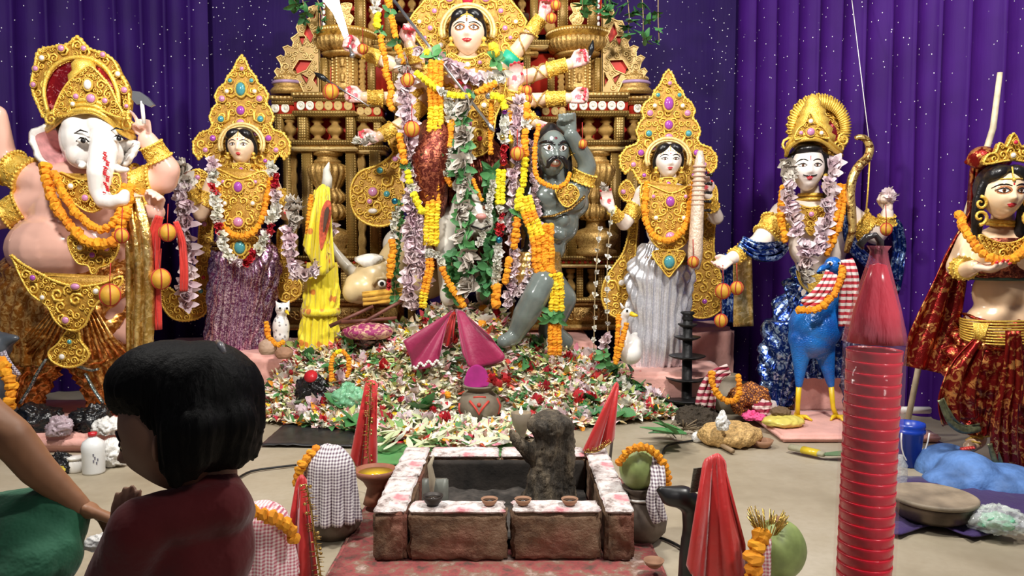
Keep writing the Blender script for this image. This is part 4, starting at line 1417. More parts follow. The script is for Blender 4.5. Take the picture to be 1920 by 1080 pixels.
gems(o, W, [(877, 170, 8, 'p'), (846, 200, 5, 'w'), (908, 200, 5, 'w'), (877, 235, 9, 'p'), (900, 262, 5, 'r')], YD, .015)
o, W = filigree('neck_collar', [(846, 100), (862, 108), (877, 111), (892, 108), (908, 100), (922, 112), (918, 128), (898, 140), (877, 146), (856, 140), (836, 128), (832, 112)], YD - .16, D, 65, .015, 9, 1.6, 2, axis=877)
gems(o, W, [(877, 122, 5, 'w'), (855, 118, 4, 'p'), (900, 118, 4, 'p')], YD)
o, W = filigree('hip_ornament', [(738, 240), (728, 262), (738, 285), (724, 300), (704, 312), (676, 322), (660, 346), (658, 378), (668, 404), (690, 420), (718, 424), (742, 414), (756, 396), (758, 352), (748, 326), (756, 300), (752, 262)], YD + .10, D, 67, .03, 13, 2.4, 3.4)
gems(o, W, [(713, 320, 6, 't'), (700, 360, 9, 'p'), (726, 364, 6, 't'), (694, 378, 5, 'p'), (700, 396, 9, 'w', .6), (742, 298, 6, 'p')], YD, .02)
# weapons in her hands
SILVER = plain('polished_silver', (.55, .57, .60), .28, .9, var=.05)
IRON = plain('dark_iron', (.05, .055, .06), .3, .8, var=.2)
sp = empty('spear', at(928, 248, 5.30), 'long silver spear slanting down across the central goddess', 'spear')
a, b = at(928, 248, 5.30), at(732, -8, 5.46)
MB().tube([a.lerp(b, .06), b], .011, 10).build('shaft', SILVER, sp)
MB().tube([a, a.lerp(b, .03), a.lerp(b, .075)], [.001, .02, .010], 8).build('spear_head', SILVER, sp)
sw = empty('sword', at(655, 90, 5.56), 'broad silver sword raised by the upper left hand of the central goddess', 'sword')
out = [(656, 74), (645, 72), (636, 50), (624, 24), (606, 2), (601, -14), (616, -18), (633, -16), (638, 10), (648, 44)]
MB().plate([at(x, y, 5.56) for x, y in out], .02).build('blade', SILVER, sw)
MB().plate([at(x, y, 5.55) for x, y in [(650, 66), (640, 40), (626, 10), (634, 8), (644, 40), (652, 62)]], .012).build('fuller', plain('blade_etching', (.35, .36, .40), .3, .7, var=.4, vs=60), sw)
MB().tube([at(652, 72, 5.56), at(660, 102, 5.56)], [.014, .012], 8).ell(at(661, 104, 5.56), .022, 8, 6).build('hilt', SILVER, sw)
ar = empty('arrow', at(690, 200, 5.50), 'thin arrow with a dark feathered tip in the left middle hand of the central goddess', 'arrow')
a, b = at(692, 199, 5.50), at(612, 150, 5.55)
MB().tube([a, b], [.005, .008], 7).build('shaft', SILVER, ar)
MB().tube([b, b.lerp(a, -.12), b.lerp(a, -.30)], [.018, .024, .002], 6).build('arrow_head', IRON, ar)
dt = empty('dart', at(1112, 112, 5.56), 'small grey dart tip in the upper right hand of the central goddess', 'arrow')
MB().tube([at(1100, 116, 5.55), at(1110, 100, 5.55)], .006, 7).build('shaft', SILVER, dt)
MB().tube([at(1107, 104, 5.55), at(1109, 90, 5.55), at(1112, 74, 5.55)], [.010, .022, .002], 8).build('dart_head', IRON, dt)
THREADR = plain('red_thread', (.45, .03, .02), .7)
def wood_apple(x, y, r_, yy, lab):
    p = at(x, y, yy); r2 = r_ * ms(yy)
    f = empty('wood_apple', p - V(0, 0, r2), lab, 'fruit', 'fruits tied to the statues')
    MB().ell(p, r2, 14, 10).build('rind', woodapple_t, f)
    mb = MB()
    for q in (0, pi / 3, 2 * pi / 3):
        mb.tube([p + V(cos(q) * cos(a_) * r2 * 1.02, sin(q) * cos(a_) * r2 * 1.02, sin(a_) * r2 * 1.02) for a_ in [2 * pi * i / 20 for i in range(20)]], .004, 4, closed=True)
    mb.tube([p + V(0, 0, r2), p + V(0, .02, r2 + .12)], .003, 4)
    mb.build('thread', THREADR, f)
for x, y, r_, yy, lab in ((620, 172, 14, 5.42, 'ochre wood-apple tied beside the arrow hand'), (772, 242, 14, 5.24, 'large ochre wood-apple on the pale garland over the maroon knee'), (764, 150, 12, 5.30, 'ochre wood-apple tied below the spear hand'), (680, 92, 9, 5.46, 'ochre wood-apple hanging from the sword hand wrist'),
                     (970, 288, 12, 5.26, 'ochre wood-apple hanging beside the demon hair'), (988, 170, 9, 5.4, 'upper ochre wood-apple beside the red open palm'), (988, 186, 9, 5.4, 'lower ochre wood-apple beside the red open palm'), (1034, 34, 9, 5.5, 'ochre wood-apple on the raised right wrist'), (1042, 10, 9, 5.5, 'topmost ochre wood-apple near the raised right hand'), (1092, 270, 8, 5.36, 'ochre wood-apple hanging by the grey fist'),
                     (228, 442, 13, 4.40, 'ochre wood-apple on the marigold garland below the trunk'), (314, 436, 16, 4.60, 'ochre wood-apple under the lower right hand of the elephant-headed statue'), (301, 523, 19, 4.62, 'ochre wood-apple hanging between the red ribbons'), (206, 553, 20, 4.36, 'large ochre wood-apple on the copper dhoti'),
                     (1300, 491, 10, 5.36, 'ochre wood-apple tied low on the wrapped staff'), (1356, 546, 14, 4.98, 'left ochre wood-apple hanging from the archer open hand'), (1382, 540, 12, 4.96, 'right ochre wood-apple hanging from the archer open hand'), (1352, 601, 12, 5.0, 'lowest ochre wood-apple under the archer open hand'), (1662, 430, 11, 5.0, 'ochre wood-apple hanging from the archer raised fist')):
    wood_apple(x, y, r_, yy, lab)
REDRIB = cloth('red_ribbon', (.60, .03, .02), .6, sheen=.2)
rb = empty('red_ribbon', at(300, 620, 4.66), 'bright red cloth ribbons hanging from the right hands of the elephant-headed statue', 'ribbon')
strip('ribbon_end', [(300, 405, 4.62), (290, 450, 4.64), (288, 520, 4.66), (296, 618, 4.68)], [12, 24, 26, 18], 4.6, REDRIB, rb, fold=.012)
strip('ribbon_end', [(330, 415, 4.66), (342, 450, 4.68), (346, 500, 4.68), (346, 546, 4.7)], [6, 13, 14, 14], 4.6, REDRIB, rb, fold=.006)

# ================================================================== grey demon
YA = 5.52; kA = ms(YA)
A = lambda x, y, d=0.0: at(x, y, YA + d)
GREY = plain('glossy_grey_skin', (.155, .185, .172), .16, var=.12, coat=.5)
Q = empty('demon_statue', A(1000, 640), 'grey moustached demon statue with raised fist kneeling below the goddess', 'statue')
el = [('c', [(A(1034, 318), 24 * kA), (A(1036, 345), 26 * kA)]), ('e', A(1048, 374), (58 * kA, 36 * kA, 38 * kA), Matrix.Rotation(.25, 3, 'Y')), ('e', A(1040, 418), (46 * kA, 32 * kA, 42 * kA), Matrix.Rotation(.3, 3, 'Y')),
      ('e', A(1022, 460), (40 * kA, 30 * kA, 36 * kA), Matrix.Rotation(.35, 3, 'Y')), ('e', A(1000, 495), (44 * kA, 34 * kA, 34 * kA)),
      ('e', A(1026, 372, -.11), (26 * kA, 14 * kA, 22 * kA)), ('e', A(1072, 376, -.10), (26 * kA, 14 * kA, 22 * kA)),
      ('c', [(A(1086, 352), 22 * kA), (A(1102, 312, -.03), 17 * kA), (A(1096, 296, -.05), 17 * kA), (A(1070, 252, -.16), 13 * kA)]),
      ('c', [(A(1002, 352), 22 * kA), (A(984, 400, -.04), 17 * kA), (A(1000, 440, -.14), 12 * kA)]),
      ('c', [(A(1000, 500), 32 * kA), (A(1018, 530, -.22), 26 * kA), (A(1004, 556, -.26), 24 * kA), (A(986, 590, -.22), 24 * kA), (A(964, 632, -.18), 15 * kA), (A(944, 640, -.26), 13 * kA)]),
      ('c', [(A(1010, 505, .05), 32 * kA), (A(1056, 560, .0), 26 * kA), (A(1030, 620, .05), 22 * kA), (A(1060, 640, .05), 16 * kA)])]
for i, (x, y) in enumerate(((1030, 408), (1054, 412), (1026, 436), (1048, 440))): el.append(('e', A(x, y, -.115), (14 * kA, 10 * kA, 13 * kA)))
body('body', Q, el, GREY, .012)
hand(Q, A(1070, 252, -.16), (-.15, -.1, 1), (-.5, -1, 0), 66 * kA, vcol_mat('grey_hand_skin', .16, .03, var=.05, coat=.5), .007, skin=(.155, .185, .172), tipc=(.155, .185, .172), curl=(1.35, 1.4, 1.45, 1.5), tcurl=.8, thumb=-1)
hd = Head(Q, A(1034, 286, -.10), 43 * kA, GREY, yaw=.22, pitch=.0, jaw=.22, width=.74, nose=.18, plump=1.3)
face(hd, eye=.19, ez=.12, ex=.31, brow=2.6, lipw=.01, big=1.5, fierce=.7, bindi=False)
hd.patch('bindi', [(.07 * cos(a), .52 + .06 * sin(a)) for a in [2 * pi * i / 10 for i in range(10)]], plain('dark_red_mark', (.12, .01, .02), .4), .02)
hd.patch('mouth', [(-.02 + .24 * cos(a), -.52 + .15 * sin(a)) for a in [2 * pi * i / 16 for i in range(16)]], plain('mouth_red', (.62, .20, .15), .3), .03)
hd.patch('teeth', [(-.02 + .18 * cos(a), -.505 + .10 * sin(a)) for a in [2 * pi * i / 16 for i in range(16)]], EYEW, .05)
for sx in (-1, 1):
    MB().tube([hd.w(sx * x, y, z) for x, y, z in ((.04, -1.04, -.30), (.20, -1.0, -.34), (.36, -.92, -.50), (.40, -.88, -.70), (.50, -.76, -.72))], [.07 * hd.h, .11 * hd.h, .12 * hd.h, .08 * hd.h, .02 * hd.h], 8).build('moustache', HAIR, hd.o)
    MB().ell(hd.w(sx * .74, .0, .0), (.07 * hd.h, .16 * hd.h, .22 * hd.h), 10, 8).build('ear', GREY, hd.o)
el = [('e', hd.w(0, .22, .30), (.80 * hd.h, .82 * hd.h, .88 * hd.h)), ('c', [(hd.w(0, .05, 1.0), .3 * hd.h), (hd.w(-.05, .2, 1.22), .12 * hd.h)]),
      ('c', [(hd.w(-.72, .2, .2), .24 * hd.h), (hd.w(-.86, .3, -.5), .26 * hd.h), (hd.w(-.80, .3, -1.1), .22 * hd.h), (hd.w(-.66, .3, -1.5), .12 * hd.h)]),
      ('c', [(hd.w(.72, .2, .2), .2 * hd.h), (hd.w(.84, .35, -.5), .22 * hd.h), (hd.w(.80, .35, -1.1), .2 * hd.h)])]
vs, fs = blob(el, .018, 2)
MB().add(vs, fs).build('hair', HAIR, Q)
cuff(Q, A(1076, 268, -.07), A(1084, 282, -.06), 14 * kA, 15 * kA)
cuff(Q, A(1098, 322, -.02), A(1090, 342, .0), 19 * kA, 21 * kA, name='armlet')
MB().tube([A(x, y, d) for x, y, d in ((1096, 368, -.13), (1070, 392, -.17), (1040, 404, -.17), (1012, 408, -.14))], .018, 8, flat=.5).build('chest_sash', ZARI, Q)
filigree('chest_ornament', [(1042, 352), (1072, 346), (1086, 366), (1066, 388), (1050, 378)], YA - .17, Q, 71, .015, 8, 1.4, 1.8)
skirt('gold_shorts', [(472, 1008, 42), (490, 1004, 46), (515, 1004, 50), (534, 1008, 44)], YA - .08, GOLDCLOTH, Q, 20, .01, .4, .01, 9, dfrac=.9)

# ================================================================== white lion and tan buffalo at her feet
YL = 5.62; kL = ms(YL)
A = lambda x, y, d=0.0: at(x, y, YL + d)
LIONM = plain('lion_white_paint', (.72, .68, .60), .3, var=.15, vs=6)
N = empty('lion_statue', A(830, 560), 'white lion statue with brown eyes half hidden by garlands', 'statue')
el = [('e', A(820, 450, .10), (90 * kL, 40 * kL, 56 * kL)), ('e', A(882, 400, -.10), (40 * kL, 40 * kL, 44 * kL)), ('e', A(900, 418, -.26), (26 * kL, 26 * kL, 22 * kL)), ('e', A(896, 396, -.24), (16 * kL, 22 * kL, 18 * kL)), ('e', A(866, 420, .0), (50 * kL, 46 * kL, 50 * kL)),
      ('c', [(A(836, 420, -.12), 26 * kL), (A(836, 480, -.16), 18 * kL), (A(838, 540, -.14), 15 * kL), (A(842, 556, -.22), 17 * kL)]), ('c', [(A(900, 450, .05), 24 * kL), (A(906, 510, .05), 18 * kL), (A(908, 556, -.02), 16 * kL)]),
      ('c', [(A(750, 460, .12), 34 * kL), (A(740, 510, .10), 22 * kL), (A(748, 556, .06), 16 * kL)]), ('c', [(A(770, 470, .22), 30 * kL), (A(775, 556, .2), 16 * kL)]),
      ('e', A(852, 360, -.02), (10 * kL, 8 * kL, 14 * kL)), ('e', A(908, 362, -.02), (10 * kL, 8 * kL, 14 * kL))]
body('body', N, el, LIONM, .015)
for x, y in ((872, 392), (908, 390)):
    e = MB().ell(A(x, y, -.275), (9 * kL, 5 * kL, 6 * kL), 12, 8).build('eye', EYEW, N)
    MB().ell(A(x, y, -.290), (4.5 * kL, 4 * kL, 4.5 * kL), 10, 8).build('pupil', EYEBR, e)
    MB().tube([A(x - 10, y - 5, -.28), A(x, y - 9, -.30), A(x + 11, y - 6, -.28)], 1.8 * kL, 5).build('eyelid_line', EYEB, e)
MB().ell(A(902, 406, -.385), (10 * kL, 8 * kL, 6 * kL), 10, 6).build('nose', plain('nose_pink', (.55, .25, .22), .4), N)
MB().tube([A(884, 424, -.34), A(902, 430, -.385), (A(920, 424, -.34))], 2 * kL, 5).build('mouth_line', EYEB, N)
mb = MB(); rr = random.Random(3)
for i in range(70):
    a = rr.uniform(0, 2 * pi); r_ = rr.uniform(36, 46)
    p = A(884 + r_ * cos(a), 402 + r_ * sin(a), -.02)
    petal(mb, V(cos(a), rr.uniform(-.5, .3), -sin(a)), V(0, -1, 0), rr.uniform(.10, .2), .03, .2, 3, p)
mb.build('mane', plain('mane_grey', (.40, .36, .32), .6), N)
YB = 5.60; kB = ms(YB)
A = lambda x, y, d=0.0: at(x, y, YB + d)
TAN = plain('buffalo_tan_paint', (.66, .50, .26), .3, var=.18, vs=5)
B = empty('buffalo_statue', A(700, 575), 'tan buffalo statue lying with its horned head to the left of the garlands', 'statue')
el = [('e', A(676, 540, -.05), (34 * kB, 34 * kB, 30 * kB)), ('e', A(706, 520, .0), (44 * kB, 38 * kB, 38 * kB)), ('e', A(742, 490, .05), (34 * kB, 34 * kB, 60 * kB), Matrix.Rotation(.5, 3, 'Y')), ('e', A(780, 520, .1), (70 * kB, 38 * kB, 46 * kB)),
      ('c', [(A(756, 440, .06), 20 * kB), (A(772, 420, .1), 12 * kB)]), ('e', A(660, 548, -.12), (18 * kB, 16 * kB, 20 * kB))]
body('body', B, el, TAN, .014)
MB().tube([A(676, 520, .03), A(656, 506, .02), A(640, 488, .0), A(628, 470, -.02), A(622, 452, -.02)], [12 * kB, 11 * kB, 10 * kB, 7 * kB, 2 * kB], 12).build('horn', plain('horn_grey', (.58, .54, .46), .25, var=.2), B)
mb = MB(); petal(mb, V(-.9, -.2, -.05), V(0, -1, .2), .22, .05, .15, 5, A(712, 486, -.06)); mb.v = mb.v
rows = [[A(715 - f * 48 + 0, 484 + f * 3 - 6 * sin(pi * f), -.08), A(715 - f * 48, 484 + f * 6, -.11), A(715 - f * 40, 484 + f * 8 + 16 * sin(pi * f), -.09)] for f in [i / 8 for i in range(9)]]
MB().grid(rows, thick=.02).build('ear', plain('ear_white', (.80, .76, .68), .5, var=.1, vs=30, bump=.6, bs=40), B)
e = MB().ell(A(716, 532, -.155), (8 * kB, 5 * kB, 7 * kB), 12, 8).build('eye', EYEW, B)
MB().ell(A(716, 532, -.172), (4 * kB, 3 * kB, 4 * kB), 10, 8).build('pupil', EYEB, e)
MB().tube([A(700, 534, -.14), A(708, 522, -.155), A(722, 520, -.155), A(734, 528, -.14)], 3 * kB, 6).build('eyelid', TAN, e)
strip('painted_cloth', [(680, 560, 5.40), (715, 556, 5.40), (760, 552, 5.42)], 26, 5.4, cloth('yellow_red_print', (.75, .40, .04), var=.5), B, fold=.008)
# ================================================================== elephant-headed statue
YG = 4.90; kG = ms(YG)
A = lambda x, y, d=0.0: at(x, y, YG + d)
PINKSK = plain('pink_glossy_skin', (.86, .50, .40), .20, var=.08, vs=3, coat=.4)
PINKH = vcol_mat('pink_hand_skin', .22, .03, var=.04, coat=.3)
ELEW = plain('elephant_white', (.90, .86, .82), .20, var=.03, coat=.3)
E = empty('elephant_headed_statue', A(130, 760), 'large pot-bellied pink statue with a white elephant head and gold crown', 'statue')
el = [('e', A(130, 466), (108 * kG, 98 * kG, 72 * kG)), ('e', A(150, 400), (92 * kG, 58 * kG, 62 * kG)), ('e', A(160, 340), (92 * kG, 50 * kG, 40 * kG)), ('e', A(128, 530), (104 * kG, 76 * kG, 50 * kG)),
      ('c', [(A(92, 345), 38 * kG), (A(30, 326, .03), 30 * kG), (A(4, 290, .0), 24 * kG), (A(-6, 215, -.05), 18 * kG)]),
      ('c', [(A(86, 370), 36 * kG), (A(20, 400, -.03), 27 * kG), (A(-40, 420, -.1), 18 * kG)]),
      ('c', [(A(230, 345), 36 * kG), (A(306, 338, .0), 26 * kG), (A(312, 318, -.02), 25 * kG), (A(276, 262, -.08), 17 * kG)]),
      ('c', [(A(232, 370), 34 * kG), (A(262, 398, -.08), 25 * kG), (A(292, 398, -.18), 17 * kG)]),
      ('c', [(A(80, 560), 66 * kG), (A(20, 660, .0), 40 * kG), (A(20, 748, .0), 30 * kG)]), ('c', [(A(190, 560), 62 * kG), (A(240, 660, .0), 40 * kG), (A(240, 748, .0), 30 * kG)])]
body('body', E, el, PINKSK, .014)
HS = (.90, .58, .48)
hand(E, A(276, 262, -.08), (-.15, -.1, 1), (-.2, -1, 0), 62 * kG, PINKH, .008, skin=HS, tipc=HS, palm=None, curl=(.25, 1.2, 1.3, 1.35), tcurl=.6, thumb=-1)
hand(E, A(292, 398, -.18), (.35, -.4, .8), (-.2, -1, -.2), 62 * kG, PINKH, .008, skin=HS, tipc=HS, curl=(.5, .55, .6, .65), thumb=-1)
hand(E, A(-40, 420, -.1), (-1, -.3, 0), (0, -1, .3), 60 * kG, PINKH, .008, skin=HS, tipc=HS, curl=(.5, .55, .6, .65), thumb=1)
cuff(E, A(300, 300, -.04), A(282, 270, -.08), 20 * kG, 17.5 * kG); cuff(E, A(258, 345), A(292, 340), 30 * kG, 28 * kG, name='armlet')
cuff(E, A(266, 400, -.09), A(286, 399, -.16), 24 * kG, 19 * kG); cuff(E, A(56, 334, .01), A(20, 314, .02), 32 * kG, 29 * kG, name='armlet'); cuff(E, A(44, 390, -.02), A(8, 404, -.05), 28 * kG, 25 * kG, name='armlet')
# elephant head with trunk
el = [('e', A(168, 262, -.10), (50 * kG, 50 * kG, 56 * kG)), ('e', A(150, 238, -.16), (30 * kG, 30 * kG, 28 * kG)), ('e', A(192, 238, -.16), (30 * kG, 30 * kG, 28 * kG)), ('e', A(154, 288, -.18), (28 * kG, 26 * kG, 28 * kG)), ('e', A(206, 288, -.17), (22 * kG, 26 * kG, 28 * kG)),
      ('c', [(A(196, 250, -.20), 22 * kG), (A(194, 285, -.28), 24 * kG), (A(188, 325, -.33), 22 * kG), (A(187, 356, -.32), 18 * kG), (A(194, 376, -.33), 15 * kG), (A(212, 380, -.36), 13 * kG), (A(230, 374, -.38), 12 * kG), (A(234, 364, -.38), 9 * kG)])]
H = body('elephant_head', E, el, ELEW, .010)
for sx, pts in ((-1, [(120, 246), (98, 236), (78, 240), (58, 250), (64, 272), (74, 296), (92, 312), (108, 328), (122, 318), (130, 296)]), (1, [(214, 276), (232, 262), (250, 262), (264, 268), (258, 286), (248, 302), (236, 314), (222, 318), (214, 304)])):
    q = smooth_poly(pts, 3)
    rim = [A(x, y, -.06 - .07 * sin(pi * i / len(q))) for i, (x, y) in enumerate(q)]
    cx_ = 104 if sx < 0 else 230; cy_ = 282 if sx < 0 else 288
    rows = []
    for f in (1.0, .75, .5, .25, .03):
        rows.append([A(cx_, cy_, .02).lerp(p, f) + V(0, .05 * (1 - f) + .008 * sin(i * 2.1) * f, 0) for i, p in enumerate(rim)])
    e_ = MB().grid(rows, closed=True, thick=.025).build('ear', ELEW, E)
    rows = [[A(cx_ + (4 if sx < 0 else -4), cy_, .02).lerp(p, f * .84) + V(0, .05 * (1 - f * .84) - .008, 0) for i, p in enumerate(rim)] for f in (1.0, .75, .5, .25, .03)]
    MB().grid(rows, closed=True).build('ear_lining', plain('ear_pink', (.82, .40, .40), .3, var=.25, vs=14), e_)
for pts, r_ in ([[(150, 306, -.25), (156, 310, -.34), (150, 312, -.38)], 8], [[(212, 312, -.25), (226, 318, -.30), (240, 318, -.33)], 8]):
    MB().tube([A(*p) for p in pts], [r_ * kG, r_ * .8 * kG, r_ * .4 * kG], 10).build('tusk', WHITE, H)
bv = None
for x, y, d in ((155, 264, -.285), (222, 260, -.265)):
    e_ = MB().ell(A(x, y, d), (10 * kG, 6 * kG, 5 * kG), 12, 8).build('eye', EYEW, H)
    MB().ell(A(x + 1, y, d - .012), (4.5 * kG, 4 * kG, 4.5 * kG), 10, 8).build('pupil', EYEB, e_)
    MB().tube([A(x - 12, y + 1, d), A(x - 4, y - 6, d - .018), A(x + 5, y - 5, d - .018), A(x + 12, y + 2, d)], 1.3 * kG, 5).build('eyelid_line', EYEB, e_)
    MB().tube([A(x - 16, y - 14, d + .02), A(x - 4, y - 20, d - .0), A(x + 10, y - 16, d)], [.8 * kG, 1.8 * kG, .8 * kG], 5).build('eyebrow', EYEB, H)
mb = MB(); rr = random.Random(4)
for i in range(26):
    y = 285 + i * 3.0
    x = 199 + rr.uniform(-4, 4)
    r0 = 27 - (y - 285) / 75 * 6
    mb.tube([A(x - 3, y, -.30 - (r0 - 1) * kG * .92 - .02 * min(1, (y - 285) / 40)), A(x + 3, y + 2, -.30 - (r0 - 1) * kG * .90 - .02 * min(1, (y - 285) / 40))], 1.3 * kG, 4)
mb.build('red_trunk_marks', BINDI, H)
MB().add(*blob([('e', A(168, 232, -.02), (60 * kG, 44 * kG, 56 * kG)), ('c', [(A(124, 250, -.06), 12 * kG), (A(126, 280, -.06), 9 * kG)])], .014, 2)).build('hair', HAIR, E)
# crown: a ring halo with a red lining behind a tall cap and a rolled tiara
o, W = filigree('crown_halo', [(92, 226), (72, 196), (60, 160), (66, 126), (74, 96), (104, 88), (128, 84), (145, 70), (164, 90), (188, 100), (212, 112), (224, 136), (238, 160), (243, 190), (240, 222), (252, 250), (210, 240), (160, 226)], YG - .02, E, 81, .05, 12, 2.6, 4.5)
gems(o, W, [(70, 130, 5, 'p'), (66, 160, 5, 'p'), (82, 110, 5, 'w'), (118, 92, 6, 'p'), (160, 92, 5, 'p'), (196, 104, 5, 'p'), (224, 140, 5, 'w'), (236, 170, 6, 'p'), (240, 200, 4, 'p')], YG, .02)
MB().plate([A(x, y, -.06) for x, y in smooth_poly([(96, 206), (88, 170), (100, 134), (130, 116), (165, 116), (196, 134), (214, 168), (216, 205), (160, 215)], 3)], .012).build('red_lining', foil('red_foil', (.30, .01, .02), (.75, .25, .28), 30, .25, .6, (.55, .65)), E)
mb = MB().tube([A(x, y, -.085) for x, y in smooth_poly([(90, 212), (82, 168), (96, 130), (128, 110), (168, 110), (200, 130), (220, 170), (222, 210)], 4, False)], 4 * kG, 8)
mb.build('halo_cord', GOLD, E)
MB().lathe(A(160, 218, -.10), [(40 * kG, 0), (42 * kG, .04), (37 * kG, .07), (38 * kG, .10), (31 * kG, .14), (32 * kG, .17), (25 * kG, .2), (26 * kG, .24), (19 * kG, .27), (20 * kG, .31), (14 * kG, .335), (0, .34)], 32, lobes=30, amp=.06).build('crown_cap', GOLD, E)
o, W = filigree('crown_front', [(104, 220), (110, 186), (128, 156), (150, 136), (168, 124), (186, 138), (206, 162), (220, 192), (232, 222), (170, 204)], YG - .26, E, 83, .02, 10, 2, 3)
gems(o, W, [(174, 186, 8, 'p'), (168, 160, 7, 'w', 1.3), (146, 182, 5, 'p'), (200, 190, 5, 'p'), (140, 196, 4, 'w')], YG, .02)
tp = smooth_poly([(88, 242), (104, 230), (124, 214), (150, 206), (178, 208), (206, 224), (226, 244), (252, 258)], 4, False)
mb = MB()
for dy_, r_ in ((0, 5), (-9, 4.5), (-18, 4.5), (5, 3)):
    mb.tube([A(x, y + dy_, -.27 + .20 * (abs(i / (len(tp) - 1) - .5) * 2) ** 2) for i, (x, y) in enumerate(tp)], r_ * kG, 8)
for i, (x, y) in enumerate(tp):
    mb.ell(A(x, y - 24, -.24 + .20 * (abs(i / (len(tp) - 1) - .5) * 2) ** 2), 4.5 * kG, 6, 4)
for (x, y) in ((96, 224), (238, 234), (120, 204), (214, 212)): spiral(mb, A(x, y, -.18), 12 * kG, 1.4, 1, 1, 3.4 * kG, 14)
mb.build('tiara', GOLD, E)
# ornaments and dress
o, W = filigree('neck_collar', [(112, 324), (140, 334), (170, 338), (200, 332), (222, 326), (226, 352), (206, 380), (180, 398), (156, 390), (130, 366)], YG - .31, E, 85, .02, 11, 1.8, 2.5, bulge=.03)
gems(o, W, [(168, 372, 6, 'p'), (140, 350, 5, 'w')], YG, .02)
o, W = filigree('belly_ornament', [(128, 448), (140, 442), (168, 462), (200, 466), (222, 456), (218, 478), (204, 496), (186, 502), (180, 512), (172, 512), (166, 498), (148, 494), (134, 474)], YG - .40, E, 87, .015, 10, 1.8, 2.2)
gems(o, W, [(152, 464, 5, 'w'), (175, 478, 5, 'v'), (202, 466, 5, 'p')], YG)
skirt('copper_dhoti', [(478, 126, 106), (506, 126, 120), (540, 122, 132), (580, 118, 142), (630, 114, 150), (672, 110, 152)], YG + .02, COPPER_SILK, E, 34, .02, .5, .03, 11, dfrac=.66)
for rings, s_ in (([(640, 56, 84), (680, 40, 80), (720, 24, 70), (764, 10, 62)], 1), ([(640, 200, 84), (680, 212, 80), (720, 222, 66), (764, 226, 54)], 2)):
    skirt('dhoti_leg', rings, YG, COPPER_SILK, E, 22, .03, .6, .03, 12 + s_, dfrac=.7)
mb = MB()
for i in range(15):
    x0 = 112 + i * 5; sgn = (i - 7) / 7
    mb.tube([A(140 + sgn * 26, 560, -.36), A(130 + sgn * 80, 620 + 14 * abs(sgn), -.38 + .06 * abs(sgn)), A(118 + sgn * 128, 668 + 10 * (1 - abs(sgn)), -.36 + .12 * abs(sgn))], [.006, .016, .012], 6)
mb.build('dhoti_fan_folds', COPPER_SILK, E)
strip('gold_sash', [(246, 372, 4.62), (258, 440, 4.60), (262, 540, 4.62), (262, 640, 4.64), (262, 730, 4.66)], [34, 44, 46, 46, 46], 4.6, GOLDCLOTH, E, fold=.022, folds=2.5)
o, W = filigree('girdle', [(20, 478), (40, 492), (80, 510), (120, 528), (160, 536), (200, 530), (228, 518), (226, 536), (196, 560), (178, 584), (168, 606), (150, 618), (128, 612), (112, 596), (100, 572), (70, 552), (48, 524)], YG - .46, E, 89, .02, 13, 2.2, 2.8, bulge=.06)
gems(o, W, [(155, 536, 8, 'p', .7), (136, 598, 6, 'p'), (74, 520, 5, 'v'), (94, 556, 4, 'w'), (190, 545, 5, 'w')], YG, .02)
o, W = filigree('girdle_pendant', [(128, 618), (146, 618), (152, 640), (168, 664), (150, 684), (122, 688), (98, 676), (92, 660), (110, 644)], YG - .46, E, 91, .02, 10, 2, 2.8)
gems(o, W, [(120, 668, 5, 'w'), (134, 640, 4, 't')], YG, .02)
mb = MB(); 
for pts in ([(88, 672), (70, 700), (56, 728), (38, 756)], [(140, 684), (170, 694), (184, 692)], [(160, 700), (176, 730), (194, 756)]):
    mb.tube([A(x, y, -.32) for x, y in smooth_poly(pts, 4, False)], 5 * kG, 7, flat=.5)
mb.build('tinsel_hem', foil('tinsel', (.10, .16, .16), (.70, .85, .85), 60, .15, .8), E)
# axe in the raised hand
ax = empty('small_axe', A(268, 205, -.16), 'small silver axe head held up by the elephant-headed statue', 'axe')
MB().plate([A(x, y, -.20) for x, y in [(248, 170), (262, 172), (276, 182), (288, 196), (280, 200), (268, 194), (256, 196), (247, 186)]], .03).build('axe_head', SILVER, ax)
MB().tube([A(266, 190, -.19), A(270, 232, -.19)], .012, 8).build('axe_handle', WHITE, ax)

# ================================================================== archer statue in blue
YK = 5.30; kK = ms(YK)
A = lambda x, y, d=0.0: at(x, y, YK + d)
K = empty('archer_statue', A(1520, 770), 'white-faced archer statue with moustache, gold crown and blue silver dhoti', 'statue')
el = [('c', [(A(1518, 346), 17 * kK), (A(1520, 375), 19 * kK)]), ('e', A(1526, 412), (66 * kK, 36 * kK, 44 * kK)), ('e', A(1534, 460), (56 * kK, 32 * kK, 50 * kK)), ('e', A(1540, 505), (50 * kK, 32 * kK, 36 * kK)),
      ('c', [(A(1470, 402), 26 * kK), (A(1424, 456, -.08), 19 * kK), (A(1372, 484, -.22), 12 * kK)]), ('c', [(A(1586, 404), 25 * kK), (A(1642, 440, -.04), 19 * kK), (A(1660, 424, -.10), 15 * kK), (A(1664, 398, -.12), 11 * kK)]),
      ('c', [(A(1510, 560), 34 * kK), (A(1475, 660, -.02), 26 * kK), (A(1452, 752, .0), 17 * kK), (A(1436, 770, -.16), 13 * kK)]), ('c', [(A(1556, 560), 34 * kK), (A(1590, 660, .0), 26 * kK), (A(1600, 765, .05), 17 * kK)])]
body('body', K, el, BODY_WHITE, .013)
SKW = (.92, .74, .62)
hand(K, A(1372, 484, -.22), (-.8, -.35, -.45), (.25, -.7, .7), 52 * kK, SKIN_CREAM, .007, skin=SKW, tipc=(.9, .5, .45), curl=(.3, .35, .4, .45), thumb=1)
